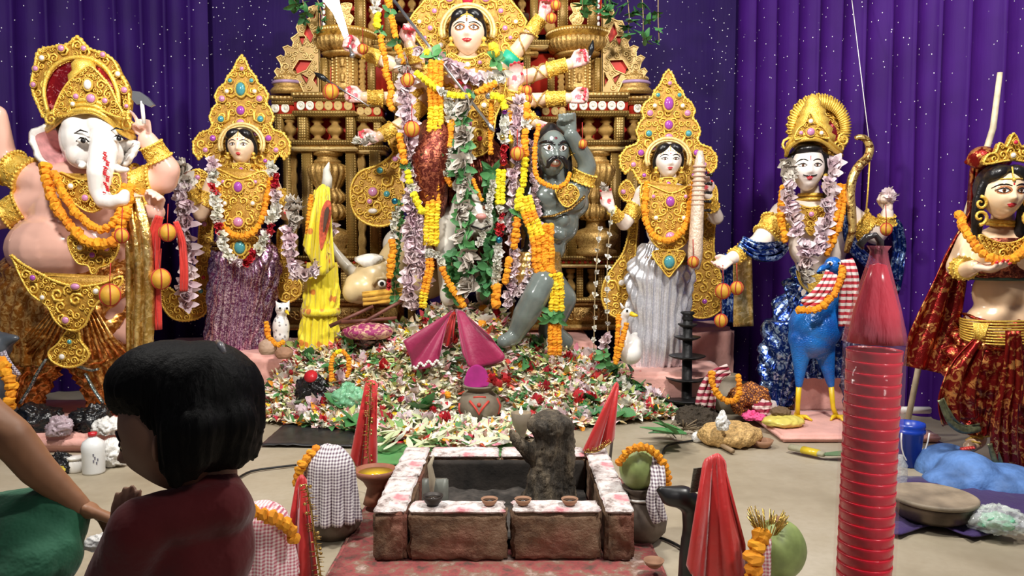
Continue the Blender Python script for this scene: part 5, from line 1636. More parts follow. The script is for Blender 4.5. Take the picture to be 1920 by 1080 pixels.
hand(K, A(1664, 398, -.12), (-.05, -.1, 1), (-1, -.4, 0), 54 * kK, SKIN_CREAM, .007, skin=SKW, tipc=SKW, curl=(1.1, 1.15, 1.2, 1.25), tcurl=.7, thumb=-1)
cuff(K, A(1398, 470, -.14), A(1376, 482, -.21), 15 * kK, 13 * kK); cuff(K, A(1456, 420, -.02), A(1436, 444, -.06), 25 * kK, 22 * kK, name='armlet'); cuff(K, A(1606, 416, -.01), A(1628, 432, -.03), 24 * kK, 22 * kK, name='armlet'); cuff(K, A(1661, 420, -.10), A(1663, 404, -.12), 15 * kK, 12.5 * kK)
hd = Head(K, A(1513, 314, -.10), 43 * kK, FACE_WHITE, yaw=-.18, jaw=.26, width=.70)
face(hd, eye=.15, ez=.04, ex=.29, lipw=.16, bindi=False)
hd.stroke('forehead_mark', [(0, .22), (0, .36), (.02, .42)], .02, BINDI)
for sx in (-1, 1): hd.stroke('moustache', [(sx * .02, -.40), (sx * .16, -.405), (sx * .28, -.36)], .03, EYEB, .02)
el = [('e', hd.w(0, .24, .24), (.80 * hd.h, .80 * hd.h, .86 * hd.h)), ('c', [(hd.w(-.66, -.1, .45), .16 * hd.h), (hd.w(-.74, .1, -.1), .15 * hd.h), (hd.w(-.76, .2, -.8), .2 * hd.h), (hd.w(-.7, .25, -1.3), .14 * hd.h)]),
      ('c', [(hd.w(.66, -.1, .45), .2 * hd.h), (hd.w(.78, .1, -.1), .24 * hd.h), (hd.w(.92, .2, -.8), .26 * hd.h), (hd.w(.9, .25, -1.3), .16 * hd.h)]), ('e', hd.w(0, -.34, .72), (.6 * hd.h, .44 * hd.h, .26 * hd.h))]
MB().add(*blob(el, .016, 2)).build('hair', HAIR, K)
mb = MB(); cx, cy = 1534, 244
out = [(cx + (58 + (3 if i % 2 else -3)) * cos(2 * pi * i / 60) * .98, cy - 4 + (62 + (3 if i % 2 else -3)) * sin(2 * pi * i / 60)) for i in range(60)]
o, W = filigree('crown_halo', out, YK + .04, K, 93, .03, 11, 1.6, 0, smooth=False)
sm = MB()
for i in range(72):
    a = 2 * pi * i / 72
    if sin(a) > .75: continue
    sm.tube([W((cx + 38 * cos(a), cy + 40 * sin(a)), .03), W((cx + 50 * cos(a), cy - 2 + 52 * sin(a)), .035), W((cx + 60 * cos(a), cy - 4 + 64 * sin(a)), .02)], [2 * kK, 3.2 * kK, 1.2 * kK], 5)
sm.build('halo_feathers', GOLD, o)
MB().plate([A(x, y, -.02) for x, y in [(1556, 226), (1568, 240), (1572, 262), (1564, 276), (1554, 262)]], .012).build('red_lining', MATS['red_foil'], K)
MB().lathe(A(1522, 268, -.08), [(38 * kK, 0), (40 * kK, .04), (33 * kK, .06), (35 * kK, .09), (27 * kK, .12), (29 * kK, .15), (21 * kK, .18), (23 * kK, .21), (14 * kK, .24), (14 * kK, .27), (9 * kK, .30), (5 * kK, .315), (0, .32)], 28, lobes=24, amp=.06).build('crown_cap', GOLD, K)
o, W = filigree('crown_front', [(1490, 262), (1496, 242), (1508, 232), (1518, 212), (1530, 232), (1544, 240), (1554, 260), (1522, 254)], YK - .25, K, 95, .015, 8, 1.6, 2)
gems(o, W, [(1518, 248, 7, 'p'), (1518, 228, 4, 'w'), (1500, 250, 3.6, 'p'), (1538, 250, 3.6, 'w')], YK, .02)
tp = smooth_poly([(1474, 292), (1480, 276), (1496, 264), (1518, 260), (1542, 264), (1562, 280), (1578, 292)], 4, False)
mb = MB()
for dy_, r_ in ((0, 4), (-8, 4)):
    mb.tube([A(x, y + dy_, -.25 + .17 * (abs(i / (len(tp) - 1) - .5) * 2) ** 2) for i, (x, y) in enumerate(tp)], r_ * kK, 8)
for (x, y) in ((1478, 272), (1574, 276), (1582, 262)): spiral(mb, A(x, y, -.08), 13 * kK, 1.5, 1, 1, 3 * kK, 14)
mb.build('tiara', GOLD, K)
for sx in (-1, 1):
    p = hd.w(sx * .72, -.25, -.4)
    MB().ell(p, .12 * hd.h, 8, 6).lathe(p + V(0, 0, -.7 * hd.h), [(0, 0), (.2 * hd.h, .05), (.16 * hd.h, .2 * hd.h), (.05 * hd.h, .6 * hd.h)], 12).build('earring', GOLD, hd.o)
neck_ring(K, A(1520, 366, -.01), 21 * kK, 20 * kK, .014, name='choker'); neck_ring(K, A(1520, 374, -.01), 24 * kK, 22 * kK, .012, name='choker')
o, W = filigree('chest_necklace', [(1494, 384), (1520, 390), (1546, 384), (1552, 398), (1538, 412), (1530, 430), (1520, 442), (1510, 430), (1502, 412), (1490, 398)], YK - .19, K, 97, .015, 8, 1.6, 2)
gems(o, W, [(1520, 402, 5, 'p')], YK)
skirt('blue_dhoti', [(492, 1541, 50), (512, 1540, 56), (535, 1536, 62), (570, 1528, 72), (620, 1522, 86), (670, 1520, 92), (700, 1522, 92)], YK + .01, BLUE_SILK, K, 26, .03, .6, .035, 14, dfrac=.6)
skirt('dhoti_leg', [(600, 1488, 56), (650, 1474, 46), (700, 1462, 36), (745, 1456, 28), (760, 1454, 26)], YK - .04, BLUE_SILK, K, 14, .018, .6, .03, 15, dfrac=.8)
skirt('dhoti_leg', [(600, 1570, 56), (650, 1580, 46), (700, 1588, 40), (752, 1594, 36)], YK, BLUE_SILK, K, 14, .018, .6, .03, 16, dfrac=.8)
neck_ring(K, A(1456, 762, -.04), 27 * kK, 21 * kK, .010, ZARI, 'dhoti_hem')
mb = MB(); rr = random.Random(8)
for i in range(16):
    r_ = 26 + i * 1.6
    mb.tube([A(1540 + 46 * cos(a), 505 + (8 + i * 2.6) * sin(a) + 2, -.19 - .01 * (i % 3)) for a in [pi * f / 12 for f in range(13)]], 1.3 * kK, 5)
mb.build('gold_cord_girdle', GOLD, K)
BLUESC = BLUE_SILK
strip('elbow_scarf', [(1388, 452, 5.10), (1420, 470, 5.08), (1452, 470, 5.12), (1470, 456, 5.2)], [22, 34, 36, 20], 5.1, BLUESC, K, fold=.02)
strip('scarf_tail', [(1366, 476, 5.15), (1364, 520, 5.16), (1366, 560, 5.18), (1364, 604, 5.2)], [14, 20, 20, 20], 5.1, BLUESC, K, fold=.015)
strip('scarf_tail', [(1640, 420, 5.34), (1676, 420, 5.34), (1688, 460, 5.34), (1682, 500, 5.34), (1676, 545, 5.36)], [16, 24, 24, 26, 24], 5.3, BLUESC, K, fold=.015)
strip('shoulder_scarf', [(1586, 380, 5.12), (1590, 420, 5.10), (1600, 460, 5.14), (1640, 500, 5.2), (1680, 530, 5.3)], [16, 20, 22, 22, 20], 5.1, BLUESC, K, fold=.012)
# gold cloth hanging behind the open hand
gc = strip('gold_tissue', [(1392, 470, 5.42), (1392, 540, 5.42), (1394, 612, 5.42)], [34, 38, 38], 5.42, GOLDCLOTH, None, fold=.008, folds=1)
setp(gc, 'dull gold tissue cloth hanging left of the blue archer statue', 'cloth')
# bow
bo = empty('bow', A(1590, 472, -.22), 'curved gold and brown bow standing before the archer statue', 'bow')
BOWM = foil('bow_foil', (.20, .08, .02), (.85, .60, .20), 18, .25, .7, (.45, .5))
bp = smooth_poly([(1604, 259, -.2), (1612, 257, -.2), (1624, 262, -.2), (1631, 278, -.2), (1626, 296, -.2), (1610, 312, -.22), (1598, 336, -.24), (1594, 366, -.24), (1597, 400, -.24), (1598, 430, -.24), (1592, 455, -.23), (1587, 474, -.22)], 4, False)
MB().tube([A(*p) for p in bp], [kK * (2.5 + 6.0 * sin(pi * min(1, .08 + i / len(bp) * .8))) for i in range(len(bp))], 10).build('bow_stave', BOWM, bo)
MB().tube([A(1631, 290, -.2), A(1628, 350, -.22), A(1624, 400, -.22)], .006, 5).build('bow_string', GOLD, bo)
MB().tube([A(1634, 300, -.2), A(1612, 120, -.1), A(1596, -10, .1)], .003, 4).build('hanging_thread', WHITE, bo)

# ================================================================== blue peacock
YP = 4.98; kP = ms(YP)
A = lambda x, y, d=0.0: at(x, y, YP + d)
t = NT('peacock_blue'); v = t.vor(55, 'DISTANCE_TO_EDGE', t.co((1, 1, 1.6)))
t.base(t.mix(t.ramp(t.noise(7, 3).outputs[0], [(.3, (0, 0, 0)), (.7, (1, 1, 1))]), (.004, .10, .46), (.01, .20, .66)))
t.set(.3, .1, coat=.3); t.bump(v.outputs[0], .5, .01)
PEA = t.done()
YELP = plain('yellow_leg_paint', (.80, .55, .02), .35, var=.1)
Pk = empty('peacock_statue', A(1530, 800), 'bright blue peacock statue on yellow legs before the archer', 'statue')
el = [('e', A(1528, 612), (46 * kP, 56 * kP, 48 * kP), Matrix.Rotation(-.5, 3, 'Y')), ('e', A(1520, 634), (40 * kP, 50 * kP, 38 * kP)), ('c', [(A(1548, 585), 32 * kP), (A(1566, 560, -.04), 24 * kP), (A(1580, 532, -.08), 18 * kP), (A(1576, 508, -.10), 15 * kP), (A(1562, 497, -.12), 16 * kP)]),
      ('c', [(A(1504, 640, -.04), 24 * kP), (A(1500, 690, -.04), 12 * kP), (A(1498, 722, -.04), 7 * kP)]), ('c', [(A(1542, 640, .0), 24 * kP), (A(1552, 690, -.02), 13 * kP), (A(1558, 722, -.02), 7 * kP)]),
      ('c', [(A(1530, 620, .2), 34 * kP), (A(1560, 640, .5), 30 * kP)])]
body('body', Pk, el, PEA, .010)
for pts, ft in ([[(1498, 720, -.04), (1496, 760, -.03), (1495, 792, -.02)], (1495, 795)], [[(1558, 720, -.02), (1562, 764, -.02), (1568, 794, -.02)], (1568, 797)]):
    q = [A(*p) for p in pts]; q[-1].z = .055
    mb = MB().tube(q, [5.5 * kP, 4.5 * kP, 5 * kP], 8)
    for dx, dy_ in ((-.07, -.08), (0, -.11), (.06, -.09), (.01, .07)):
        mb.tube([q[-1], q[-1] + V(dx * .6, dy_ * .6, .012), q[-1] + V(dx, dy_, -.004)], [.016, .013, .006], 7)
    mb.build('leg', YELP, Pk)
MB().tube([A(1550, 500, -.16), A(1540, 504, -.2), A(1532, 510, -.22)], [8 * kP, 5 * kP, 1 * kP], 8).build('beak', PEA, Pk)
for x, d in ((1556, -.165), (1572, -.155)):
    e_ = MB().ell(A(x, 494, d), (6 * kP, 4 * kP, 4 * kP), 10, 8).build('eye', EYEW, Pk)
    MB().ell(A(x, 494, d - .012), (2.6 * kP, 2 * kP, 2.6 * kP), 8, 6).build('pupil', EYEB, e_)
GAMCHA = checks('red_white_striped_cotton', (.55, .04, .06), (.85, .78, .74), stripes=26)
gm = empty('striped_towel', A(1592, 612, -.1), 'red and white striped cotton towel draped over the peacock neck', 'towel')
strip('hanging_end', [(1588, 486, 4.78), (1594, 520, 4.78), (1594, 560, 4.80), (1592, 612, 4.82)], [22, 32, 36, 40], 4.8, GAMCHA, gm, fold=.02)
strip('wrapped_end', [(1560, 512, 4.76), (1546, 540, 4.74), (1530, 560, 4.74), (1506, 574, 4.78)], [24, 28, 26, 22], 4.8, GAMCHA, gm, fold=.02)

# ================================================================== dancer statue at the right edge
YW = 4.05; kW = ms(YW)
A = lambda x, y, d=0.0: at(x, y, YW + d)
Wn = empty('dancer_statue', A(1880, 850), 'smiling woman statue in red gold brocade with a marigold garland at the right edge', 'statue')
el = [('c', [(A(1880, 404), 20 * kW), (A(1882, 428), 22 * kW)]), ('e', A(1884, 466), (70 * kW, 38 * kW, 44 * kW)), ('e', A(1884, 500), (60 * kW, 36 * kW, 40 * kW)), ('e', A(1882, 548), (58 * kW, 36 * kW, 52 * kW)), ('e', A(1886, 605), (76 * kW, 46 * kW, 48 * kW)),
      ('e', A(1856, 484, -.10), (28 * kW,) * 3), ('e', A(1914, 484, -.10), (28 * kW,) * 3),
      ('c', [(A(1822, 452), 25 * kW), (A(1796, 500, -.02), 21 * kW), (A(1812, 506, -.16), 16 * kW), (A(1826, 500, -.24), 13 * kW)]), ('c', [(A(1948, 452), 25 * kW), (A(1978, 520, .0), 20 * kW), (A(1960, 560, -.1), 14 * kW)]),
      ('c', [(A(1866, 620), 48 * kW), (A(1850, 710, -.04), 28 * kW), (A(1836, 806, .0), 15 * kW), (A(1834, 826, -.0), 15 * kW), (A(1818, 838, -.12), 12 * kW)]), ('c', [(A(1910, 620), 48 * kW), (A(1930, 720, .0), 36 * kW), (A(1925, 880, .06), 15 * kW), (A(1915, 916, -.06), 13 * kW)])]
WSK = plain('warm_ivory_skin', (.86, .60, .38), .22, var=.05, coat=.35)
body('body', Wn, el, WSK, .012)
hand(Wn, A(1826, 500, -.24), (.45, -.75, -.05), (.15, -.4, .9), 62 * kW, SKIN_CREAM, .006, skin=(.90, .66, .50), tipc=(.62, .02, .03), palm=(.55, .15, .12), curl=(.2, .3, .35, .4), thumb=-1)
hd = Head(Wn, A(1879, 362, -.10), 47 * kW, plain('face_warm_ivory', (.92, .70, .46), .2, var=.03, coat=.4), yaw=-.06, jaw=.24, width=.76)
face(hd, eye=.19, ez=.06, ex=.32, lipw=.20, shadow=True, big=1.05, brow=1.1)
el = [('e', hd.w(0, .30, .22), (.90 * hd.h, .80 * hd.h, .94 * hd.h)), ('e', hd.w(-.38, -.30, .74), (.46 * hd.h, .42 * hd.h, .30 * hd.h), Matrix.Rotation(-.5, 3, 'Y')), ('e', hd.w(.38, -.30, .74), (.46 * hd.h, .42 * hd.h, .30 * hd.h), Matrix.Rotation(.5, 3, 'Y')),
      ('c', [(hd.w(-.74, -.05, .4), .18 * hd.h), (hd.w(-.86, .05, -.2), .20 * hd.h), (hd.w(-.84, .1, -.9), .24 * hd.h), (hd.w(-.8, .2, -1.6), .2 * hd.h)]), ('c', [(hd.w(.74, -.05, .4), .18 * hd.h), (hd.w(.86, .05, -.2), .20 * hd.h), (hd.w(.86, .1, -.9), .24 * hd.h), (hd.w(.8, .2, -1.6), .2 * hd.h)])]
MB().add(*blob(el, .014, 2)).build('hair', HAIR, Wn)
o, W = filigree('crown', [(1846, 308), (1852, 290), (1866, 286), (1874, 268), (1886, 276), (1900, 250), (1914, 276), (1926, 270), (1934, 288), (1950, 292), (1952, 310), (1900, 300)], YW - .14, Wn, 101, .03, 10, 2, 2.6)
gems(o, W, [(1895, 292, 5, 'w'), (1922, 286, 4, 'w'), (1900, 268, 4, 'r')], YW, .02)
mb = MB()
mb.tube([hd.M @ hd.surf(x, z, .06) for x, z in ((-.66, .44), (-.35, .50), (0, .50), (.35, .50), (.66, .44))], .025 * hd.h, 6)
mb.tube([hd.w(0, -.6, .95), hd.M @ hd.surf(0, .62, .06), hd.M @ hd.surf(0, .44, .05)], .03 * hd.h, 6); mb.ell(hd.M @ hd.surf(0, .46, .06), .07 * hd.h, 8, 6)
mb.build('forehead_chain', GOLD, hd.o)
for sx in (-1, 1):
    p = hd.w(sx * .92, -.25, -.55); mb = MB()
    spiral(mb, p + V(0, 0, .02), .035, 1.2, pi / 2, sx, .009, 14); spiral(mb, p - V(0, 0, .05), .04, 1.2, -pi / 2, -sx, .010, 14)
    mb.build('earring', GOLD, hd.o)
neck_ring(Wn, A(1881, 414, -.01), 24 * kW, 23 * kW, .013, name='choker', drop=.01); neck_ring(Wn, A(1881, 420, -.01), 26 * kW, 24 * kW, .009, name='choker', drop=.01)
o, W = filigree('necklace', [(1836, 440), (1862, 452), (1884, 456), (1908, 452), (1930, 440), (1928, 462), (1906, 478), (1884, 484), (1862, 478), (1842, 462)], YW - .21, Wn, 103, .012, 9, 1.5, 2)
cuff(Wn, A(1803, 503, -.09), A(1812, 504, -.17), 18 * kW, 16.5 * kW); 
skirt('blouse', [(446, 1884, 66), (462, 1884, 74), (490, 1884, 76), (512, 1884, 70), (524, 1883, 63)], YW - .005, MAROON_SILK, Wn, 30, .004, .3, .006, 17, dfrac=.70)
neck_ring(Wn, A(1883, 521, 0), 65 * kW, 45 * kW, .012, plain('dark_green_border', (.03, .06, .04), .4), 'blouse_border'); neck_ring(Wn, A(1883, 513, 0), 68 * kW, 47 * kW, .008, ZARI, 'blouse_border')
skirt('red_skirt', [(588, 1890, 78), (610, 1890, 92), (650, 1886, 104), (700, 1884, 108), (750, 1888, 96)], YW + .02, RED_SILK, Wn, 24, .02, .5, .035, 18, dfrac=.62)
skirt('skirt_leg', [(650, 1866, 66), (700, 1850, 62), (750, 1842, 48), (790, 1838, 32), (812, 1836, 26)], YW - .06, RED_SILK, Wn, 14, .018, .5, .03, 19, dfrac=.8)
skirt('skirt_leg', [(650, 1920, 66), (720, 1930, 60), (800, 1932, 46), (880, 1926, 40)], YW, RED_SILK, Wn, 14, .018, .5, .03, 20, dfrac=.8)
strip('skirt_swag', [(1836, 640, 3.80), (1806, 700, 3.82), (1790, 750, 3.84), (1800, 790, 3.86)], [20, 56, 70, 66], 3.8, RED_SILK, Wn, fold=.025, folds=2)
strip('swag_border', [(1764, 748, 3.82), (1780, 784, 3.82), (1806, 804, 3.84), (1836, 800, 3.86)], [14, 16, 16, 14], 3.8, plain('green_gold_border', (.16, .17, .09), .35, .4, var=.3, vs=60), Wn, fold=.004, folds=1)
strip('front_pleats', [(1900, 620, 3.72), (1896, 720, 3.74), (1886, 800, 3.78), (1890, 890, 3.84)], [26, 44, 50, 56], 3.8, RED_SILK, Wn, fold=.02, folds=3)
strip('pleat_border', [(1858, 830, 3.80), (1868, 862, 3.80), (1884, 896, 3.82), (1906, 914, 3.84)], [16, 18, 18, 16], 3.8, MATS['green_gold_border'], Wn, fold=.004, folds=1)
mb = MB(); rr = random.Random(5)
for i in range(9):
    mb.tube([A(1884 + 84 * cos(a), 596 + i * 4 + 14 * sin(a) * (.5 + i * .1), -.02 - .20 * sin(a)) for a in [pi * f / 14 for f in range(15)]], 2 * kW, 5)
for i in range(10): mb.tube([A(1826 + i * 3, 606, -.22), A(1828 + i * 2, 630, -.23), A(1826 + i * 1.4, 650 - abs(i - 5) * 4, -.22)], 1.6 * kW, 5)
mb.build('gold_hip_belt', GOLD, Wn)
neck_ring(Wn, A(1835, 812, 0), 18 * kW, 17 * kW, .012, name='anklet')
mb = MB().tube([A(1812, 826, -.05), A(1826, 818, -.08), A(1842, 822, -.06)], .008, 6).tube([A(1808, 834, -.08), A(1824, 828, -.13), A(1838, 832, -.10)], .007, 6)
mb.build('foot_chain', GOLD, Wn)
for i in range(5): MB().ell(A(1804 + i * 5, 842 - i * .6, -.17 - .008 * (2 - abs(i - 2))), (3.4 * kW, 6 * kW, 3.4 * kW), 8, 6).build('toe', plain('red_toe', (.62, .06, .05), .3), Wn)
strip('red_veil', [(1842, 296, 4.08), (1830, 340, 4.14), (1824, 400, 4.16), (1800, 470, 4.16), (1772, 560, 4.16), (1748, 640, 4.16), (1736, 694, 4.16)], [40, 26, 26, 50, 80, 104, 96], 4.1, RED_SILK, Wn, fold=.03, folds=2.5)
MB().add(*blob([('e', A(1842, 296, .0), (26 * kW, 24 * kW, 22 * kW)), ('c', [(A(1832, 300, .0), 16 * kW), (A(1812, 304, .02), 5 * kW)]), ('e', A(1866, 300, .04), (30 * kW, 24 * kW, 20 * kW))], .012, 2)).build('veil_knot', RED_SILK, Wn)
# stick leaning behind, and the blue rock under her foot
stk = MB().tube([at(1700, 800, 4.42), at(1722, 690, 4.40), at(1862, 240, 4.36), at(1875, 136, 4.36)], [.016, .017, .017, .014], 10).build('bamboo_pole', plain('pale_bamboo', (.62, .52, .36), .5, var=.15, vs=20))
setp(stk, 'pale bamboo pole leaning behind the dancer statue against the violet curtain', 'pole')
BLUEROCK = plain('blue_painted_rock', (.10, .22, .52), .7, var=.3, vs=9, bump=.6, bs=14, bd=.03)
c1 = flr(1838, 915)
el = [('e', V(c1.x, c1.y + .10, .0), (.15, .2, .15)), ('e', V(c1.x + .14, c1.y + .05, 0), (.22, .2, .10)), ('e', V(c1.x + .34, c1.y + .0, 0), (.2, .22, .06)), ('e', V(c1.x - .12, c1.y + .06, 0), (.12, .14, .07)), ('e', V(c1.x + .0, c1.y + .28, 0), (.16, .18, .14))]
vs, fs = blob(el, .016, 2)
vs = [tuple(Vector(v) + Vector(v).normalized() * .012 * noise.noise(Vector(v) * 14)) for v in vs]
rk = MB().add(vs, fs).build('painted_rock', BLUEROCK)
setp(rk, 'light blue painted rock mound under the foot of the dancer statue', 'rock')
# ================================================================== garlands
def G(path, Y, runs, label, width=11, **kw): return garland(path, Y, runs, label, width, **kw)
# --- on the outer statues
G([(84, 312, 4.60), (98, 370, 4.54), (136, 428, 4.48), (176, 456, 4.44), (214, 450, 4.46), (236, 400, 4.52), (244, 344, 4.62)], 4.5, [('o', 1)], 'outer orange marigold garland round the neck of the elephant-headed statue', 21)
G([(104, 326, 4.58), (124, 372, 4.52), (160, 414, 4.48), (194, 430, 4.46), (222, 404, 4.50), (232, 350, 4.60)], 4.5, [('o', 1)], 'inner orange marigold garland round the neck of the elephant-headed statue', 17)
G([(409, 330, 5.58), (409, 395, 5.50), (424, 430, 5.46), (450, 443, 5.44), (476, 434, 5.46), (494, 400, 5.50), (508, 335, 5.58)], 5.5, [('o', 1)], 'orange marigold garland on the breast of the purple-sari statue', 14)
G([(398, 304, 5.60), (403, 370, 5.46), (414, 440, 5.42), (430, 482, 5.40), (460, 492, 5.40), (484, 470, 5.42), (506, 420, 5.46), (520, 370, 5.50), (509, 308, 5.60)], 5.5,
  [('p', 1), ('w', 1), ('r', 1), ('w', 2), ('r', 1), ('w', 2), ('p', 1), ('r', 1.2), ('w', 1.6), ('r', 1), ('w', 1.4), ('p', 1), ('r', 1.2), ('w', 1)], 'long red and white flower garland of the purple-sari statue', 20, step=.5)
G([(340, 312, 5.50), (346, 350, 5.48), (350, 420, 5.46), (352, 500, 5.46), (352, 575, 5.46)], 5.5, [('g', .6), ('p', 5)], 'wilted lilac lotus garland hanging from the raised hand left of the purple sari', 32, step=.45)
G([(552, 384, 5.42), (546, 430, 5.40), (548, 490, 5.36), (560, 518, 5.34), (588, 504, 5.34), (608, 478, 5.36), (620, 440, 5.40), (624, 412, 5.44)], 5.4, [('g', 1), ('p', 5)], 'wilted lilac garland looping from the goddess hand to the yellow drape', 28, step=.45)
G([(1212, 345, 5.58), (1209, 400, 5.50), (1222, 438, 5.46), (1244, 450, 5.44), (1268, 444, 5.46), (1288, 412, 5.50), (1302, 340, 5.56)], 5.5, [('o', 1)], 'orange marigold garland on the breast of the silver-sari statue', 13)
G([(1469, 352, 5.12), (1464, 400, 5.06), (1472, 450, 5.04)], 5.1, [('o', 1)], 'short orange marigold strand on the left shoulder of the archer', 15)
G([(1577, 350, 5.12), (1572, 400, 5.04), (1556, 450, 5.02), (1544, 476, 5.02)], 5.1, [('o', 1)], 'thick orange marigold strand on the right shoulder of the archer', 20, across=2)
G([(1478, 308, 5.16), (1476, 350, 5.08), (1484, 400, 5.02), (1500, 445, 4.98), (1514, 474, 4.97), (1532, 462, 4.98), (1550, 420, 5.02), (1552, 370, 5.06), (1558, 318, 5.14), (1574, 300, 5.18)], 5.05, [('g', .7), ('p', 7)], 'thick wilted lilac lotus garland hanging round the neck of the archer', 30, step=.5)
G([(1508, 474, 4.96), (1506, 500, 4.96), (1504, 528, 4.98)], 5.0, [('p', 1), ('g', 1)], 'lilac lotus tassel below the garland of the archer', 30, step=.42)
G([(1800, 402, 3.94), (1812, 438, 3.84), (1842, 474, 3.76), (1872, 490, 3.74), (1904, 482, 3.76), (1932, 455, 3.84)], 3.8, [('o', 1)], 'fluffy orange marigold garland round the neck of the dancer statue', 19)
G([(1497, 581, 4.74), (1528, 580, 4.72), (1554, 562, 4.72), (1572, 532, 4.74), (1581, 494, 4.78)], 4.8, [('o', 1)], 'orange marigold garland round the blue peacock neck', 15)
G([(1010, 236, 5.30), (1003, 280, 5.28), (1006, 330, 5.26), (1034, 350, 5.24), (1058, 346, 5.24), (1069, 322, 5.28)], 5.3, [('o', 1)], 'thin orange marigold garland round the grey demon neck', 10)
G([(584, 368, 5.34), (580, 400, 5.34), (577, 440, 5.34)], 5.3, [('o', 1)], 'thin orange marigold strand on the yellow sari drape', 10)
# --- the curtain of garlands before the central goddess
YC = 5.34
G([(818, 118), (816, 165), (818, 204), (816, 245), (815, 284), (813, 300), (811, 340), (812, 376), (810, 410), (808, 462)], YC, [('o', 56), ('o', 26), ('y', 84), ('f', 16, 1.3, 2), ('o', 80), ('y', 84)], 'thickest yellow and orange marigold garland hanging down the middle of the goddess', 28, across=3, step=.5)
G([(804, 470), (806, 500), (800, 530), (794, 556), (792, 580)], YC - .02, [('w', 1), ('o', 2), ('o', 2), ('y', 2)], 'marigold tail with a white knot below the thickest yellow garland', 15, across=2)
G([(818, 474), (828, 500), (840, 528), (856, 552), (872, 576)], YC - .04, [('w', 1.4), ('o', 5)], 'orange marigold tail slanting right below the thickest yellow garland', 14)
G([(756, 120), (758, 170), (764, 230), (766, 300), (770, 340), (772, 400), (770, 470), (772, 540), (778, 578)], YC, [('g', .5), ('p', 6), ('p', 3)], 'long wilted lilac lotus garland left of the thick marigold garland', 32, step=.4)
G([(784, 400), (788, 450), (792, 500), (804, 540)], YC + .02, [('p', 1)], 'short wilted lilac strand beside the buffalo neck', 26, step=.42)
G([(702, -4), (705, 14), (709, 28), (707, 50), (713, 62), (716, 84), (722, 108), (725, 130)], YC, [('w', 22, 1.4), ('l', 34, 1.2), ('f', 10, 1.6), ('o', 60)], 'marigold string starting in white and yellow near the raised sword', 13)
G([(726, -6), (734, 30), (742, 66), (744, 78), (750, 98), (758, 124)], YC - .02, [('o', 20), ('f', 12, 1.6), ('o', 50), ('f', 14, 1.6), ('o', 46)], 'orange marigold string with leaves crossing the spear arm', 14)
G([(722, 118), (724, 140), (734, 165), (730, 190), (738, 210)], YC, [('w', 12), ('o', 60), ('f', 8, 1.8), ('o', 40)], 'orange marigold string hanging from the left elbow above the flower hand', 13)
G([(750, 256), (754, 282), (758, 304), (764, 318), (768, 346), (776, 366), (786, 386), (794, 404)], YC - .06, [('o', 50, 1.1), ('f', 8, 1.4), ('l', 34), ('w', 14), ('l', 46)], 'orange then lemon yellow string over the lilac garland', 14)
G([(744, 392), (740, 420), (735, 450), (737, 462), (733, 500), (731, 524), (735, 540)], YC - .02, [('w', 58), ('o', 66), ('r', 22)], 'white then orange garland on the buffalo neck', 15)
G([(842, 184), (842, 222), (846, 232), (843, 275), (840, 284), (838, 330), (840, 338), (848, 350)], YC, [('w', 40, 1.2), ('o', 46, .9), ('w', 48, 1.1), ('o', 20, .7)], 'white tuberose and orange marigold garland right of the thick marigold one', 16, step=.42)
G([(870, 186), (866, 240), (866, 300), (868, 360), (870, 420), (874, 480), (876, 548)], YC - .02, [(c, 1, 1.0) for c in 'gfgfgfgfgfgfgfg'], 'withered grey rose garland with green leaves on the goddess midline', 36, step=.34)
G([(782, 138), (800, 152), (824, 170), (830, 173), (846, 178), (866, 180), (884, 180)], YC - .06, [('l', 48), ('w', 22, 1.2), ('l', 40)], 'lemon yellow and white string across the goddess chest left', 14)
G([(886, 176), (900, 170), (918, 162), (932, 156)], YC - .04, [('f', 8, 1.3), ('o', 40)], 'orange string across the goddess chest below the lilac collar', 14)
G([(924, 180), (936, 182), (944, 192), (946, 204)], YC - .06, [('l', 1)], 'short lemon yellow string right of the silver bauble', 14)
G([(790, 96), (806, 104), (836, 116), (862, 134), (890, 148), (918, 150), (942, 142)], 5.42, [('p', 1.3), ('f', .4), ('p', 4), ('w', 1)], 'thick pale lilac flower collar under the goddess neck', 30, step=.4)
G([(924, 88), (930, 106), (936, 128)], 5.40, [('y', 22, 1.2), ('f', 14, 2.0), ('o', 12)], 'yellow marigold bunch with dark leaves on the right goddess shoulder', 18)
G([(800, 100), (816, 112)], 5.38, [('l', 6), ('f', 10, 2.2)], 'dark leaf bunch on the left goddess shoulder', 16)
G([(922, 192), (920, 240), (920, 290)], YC, [('o', 1)], 'thin orange marigold string left of the violet bauble', 10)
G([(946, 218), (944, 236), (943, 256), (945, 284), (944, 300)], YC - .02, [('w', 30, 1.2), ('w', 20), ('r', 22, 1.1)], 'white and maroon string between the violet and red baubles', 16, step=.42)
G([(956, 212), (958, 240), (957, 268)], YC, [('o', 2), ('f', .5), ('y', 2)], 'short marigold string right of the violet bauble', 12)
G([(940, 322), (938, 350), (938, 386)], YC - .02, [('l', 1)], 'lemon yellow chrysanthemum string under the red bauble', 18, across=2)
G([(938, 390), (938, 415), (937, 440)], YC - .02, [('w', 1), ('r', 1), ('w', .5), ('r', 1), ('w', .4), ('r', .8)], 'red and white banded string above the blue bauble', 16, step=.4)
G([(934, 462), (932, 500), (931, 538), (930, 552), (928, 576)], YC - .02, [('w', 74), ('o', 38, 1.2)], 'white tuberose string under the blue bauble ending in marigolds', 16, step=.42)
G([(972, 186), (968, 230), (968, 280), (964, 330), (962, 380), (960, 430), (962, 480), (958, 530), (952, 580)], YC, [('p', 1)], 'long wilted lilac garland right of the bauble string', 24, step=.42)
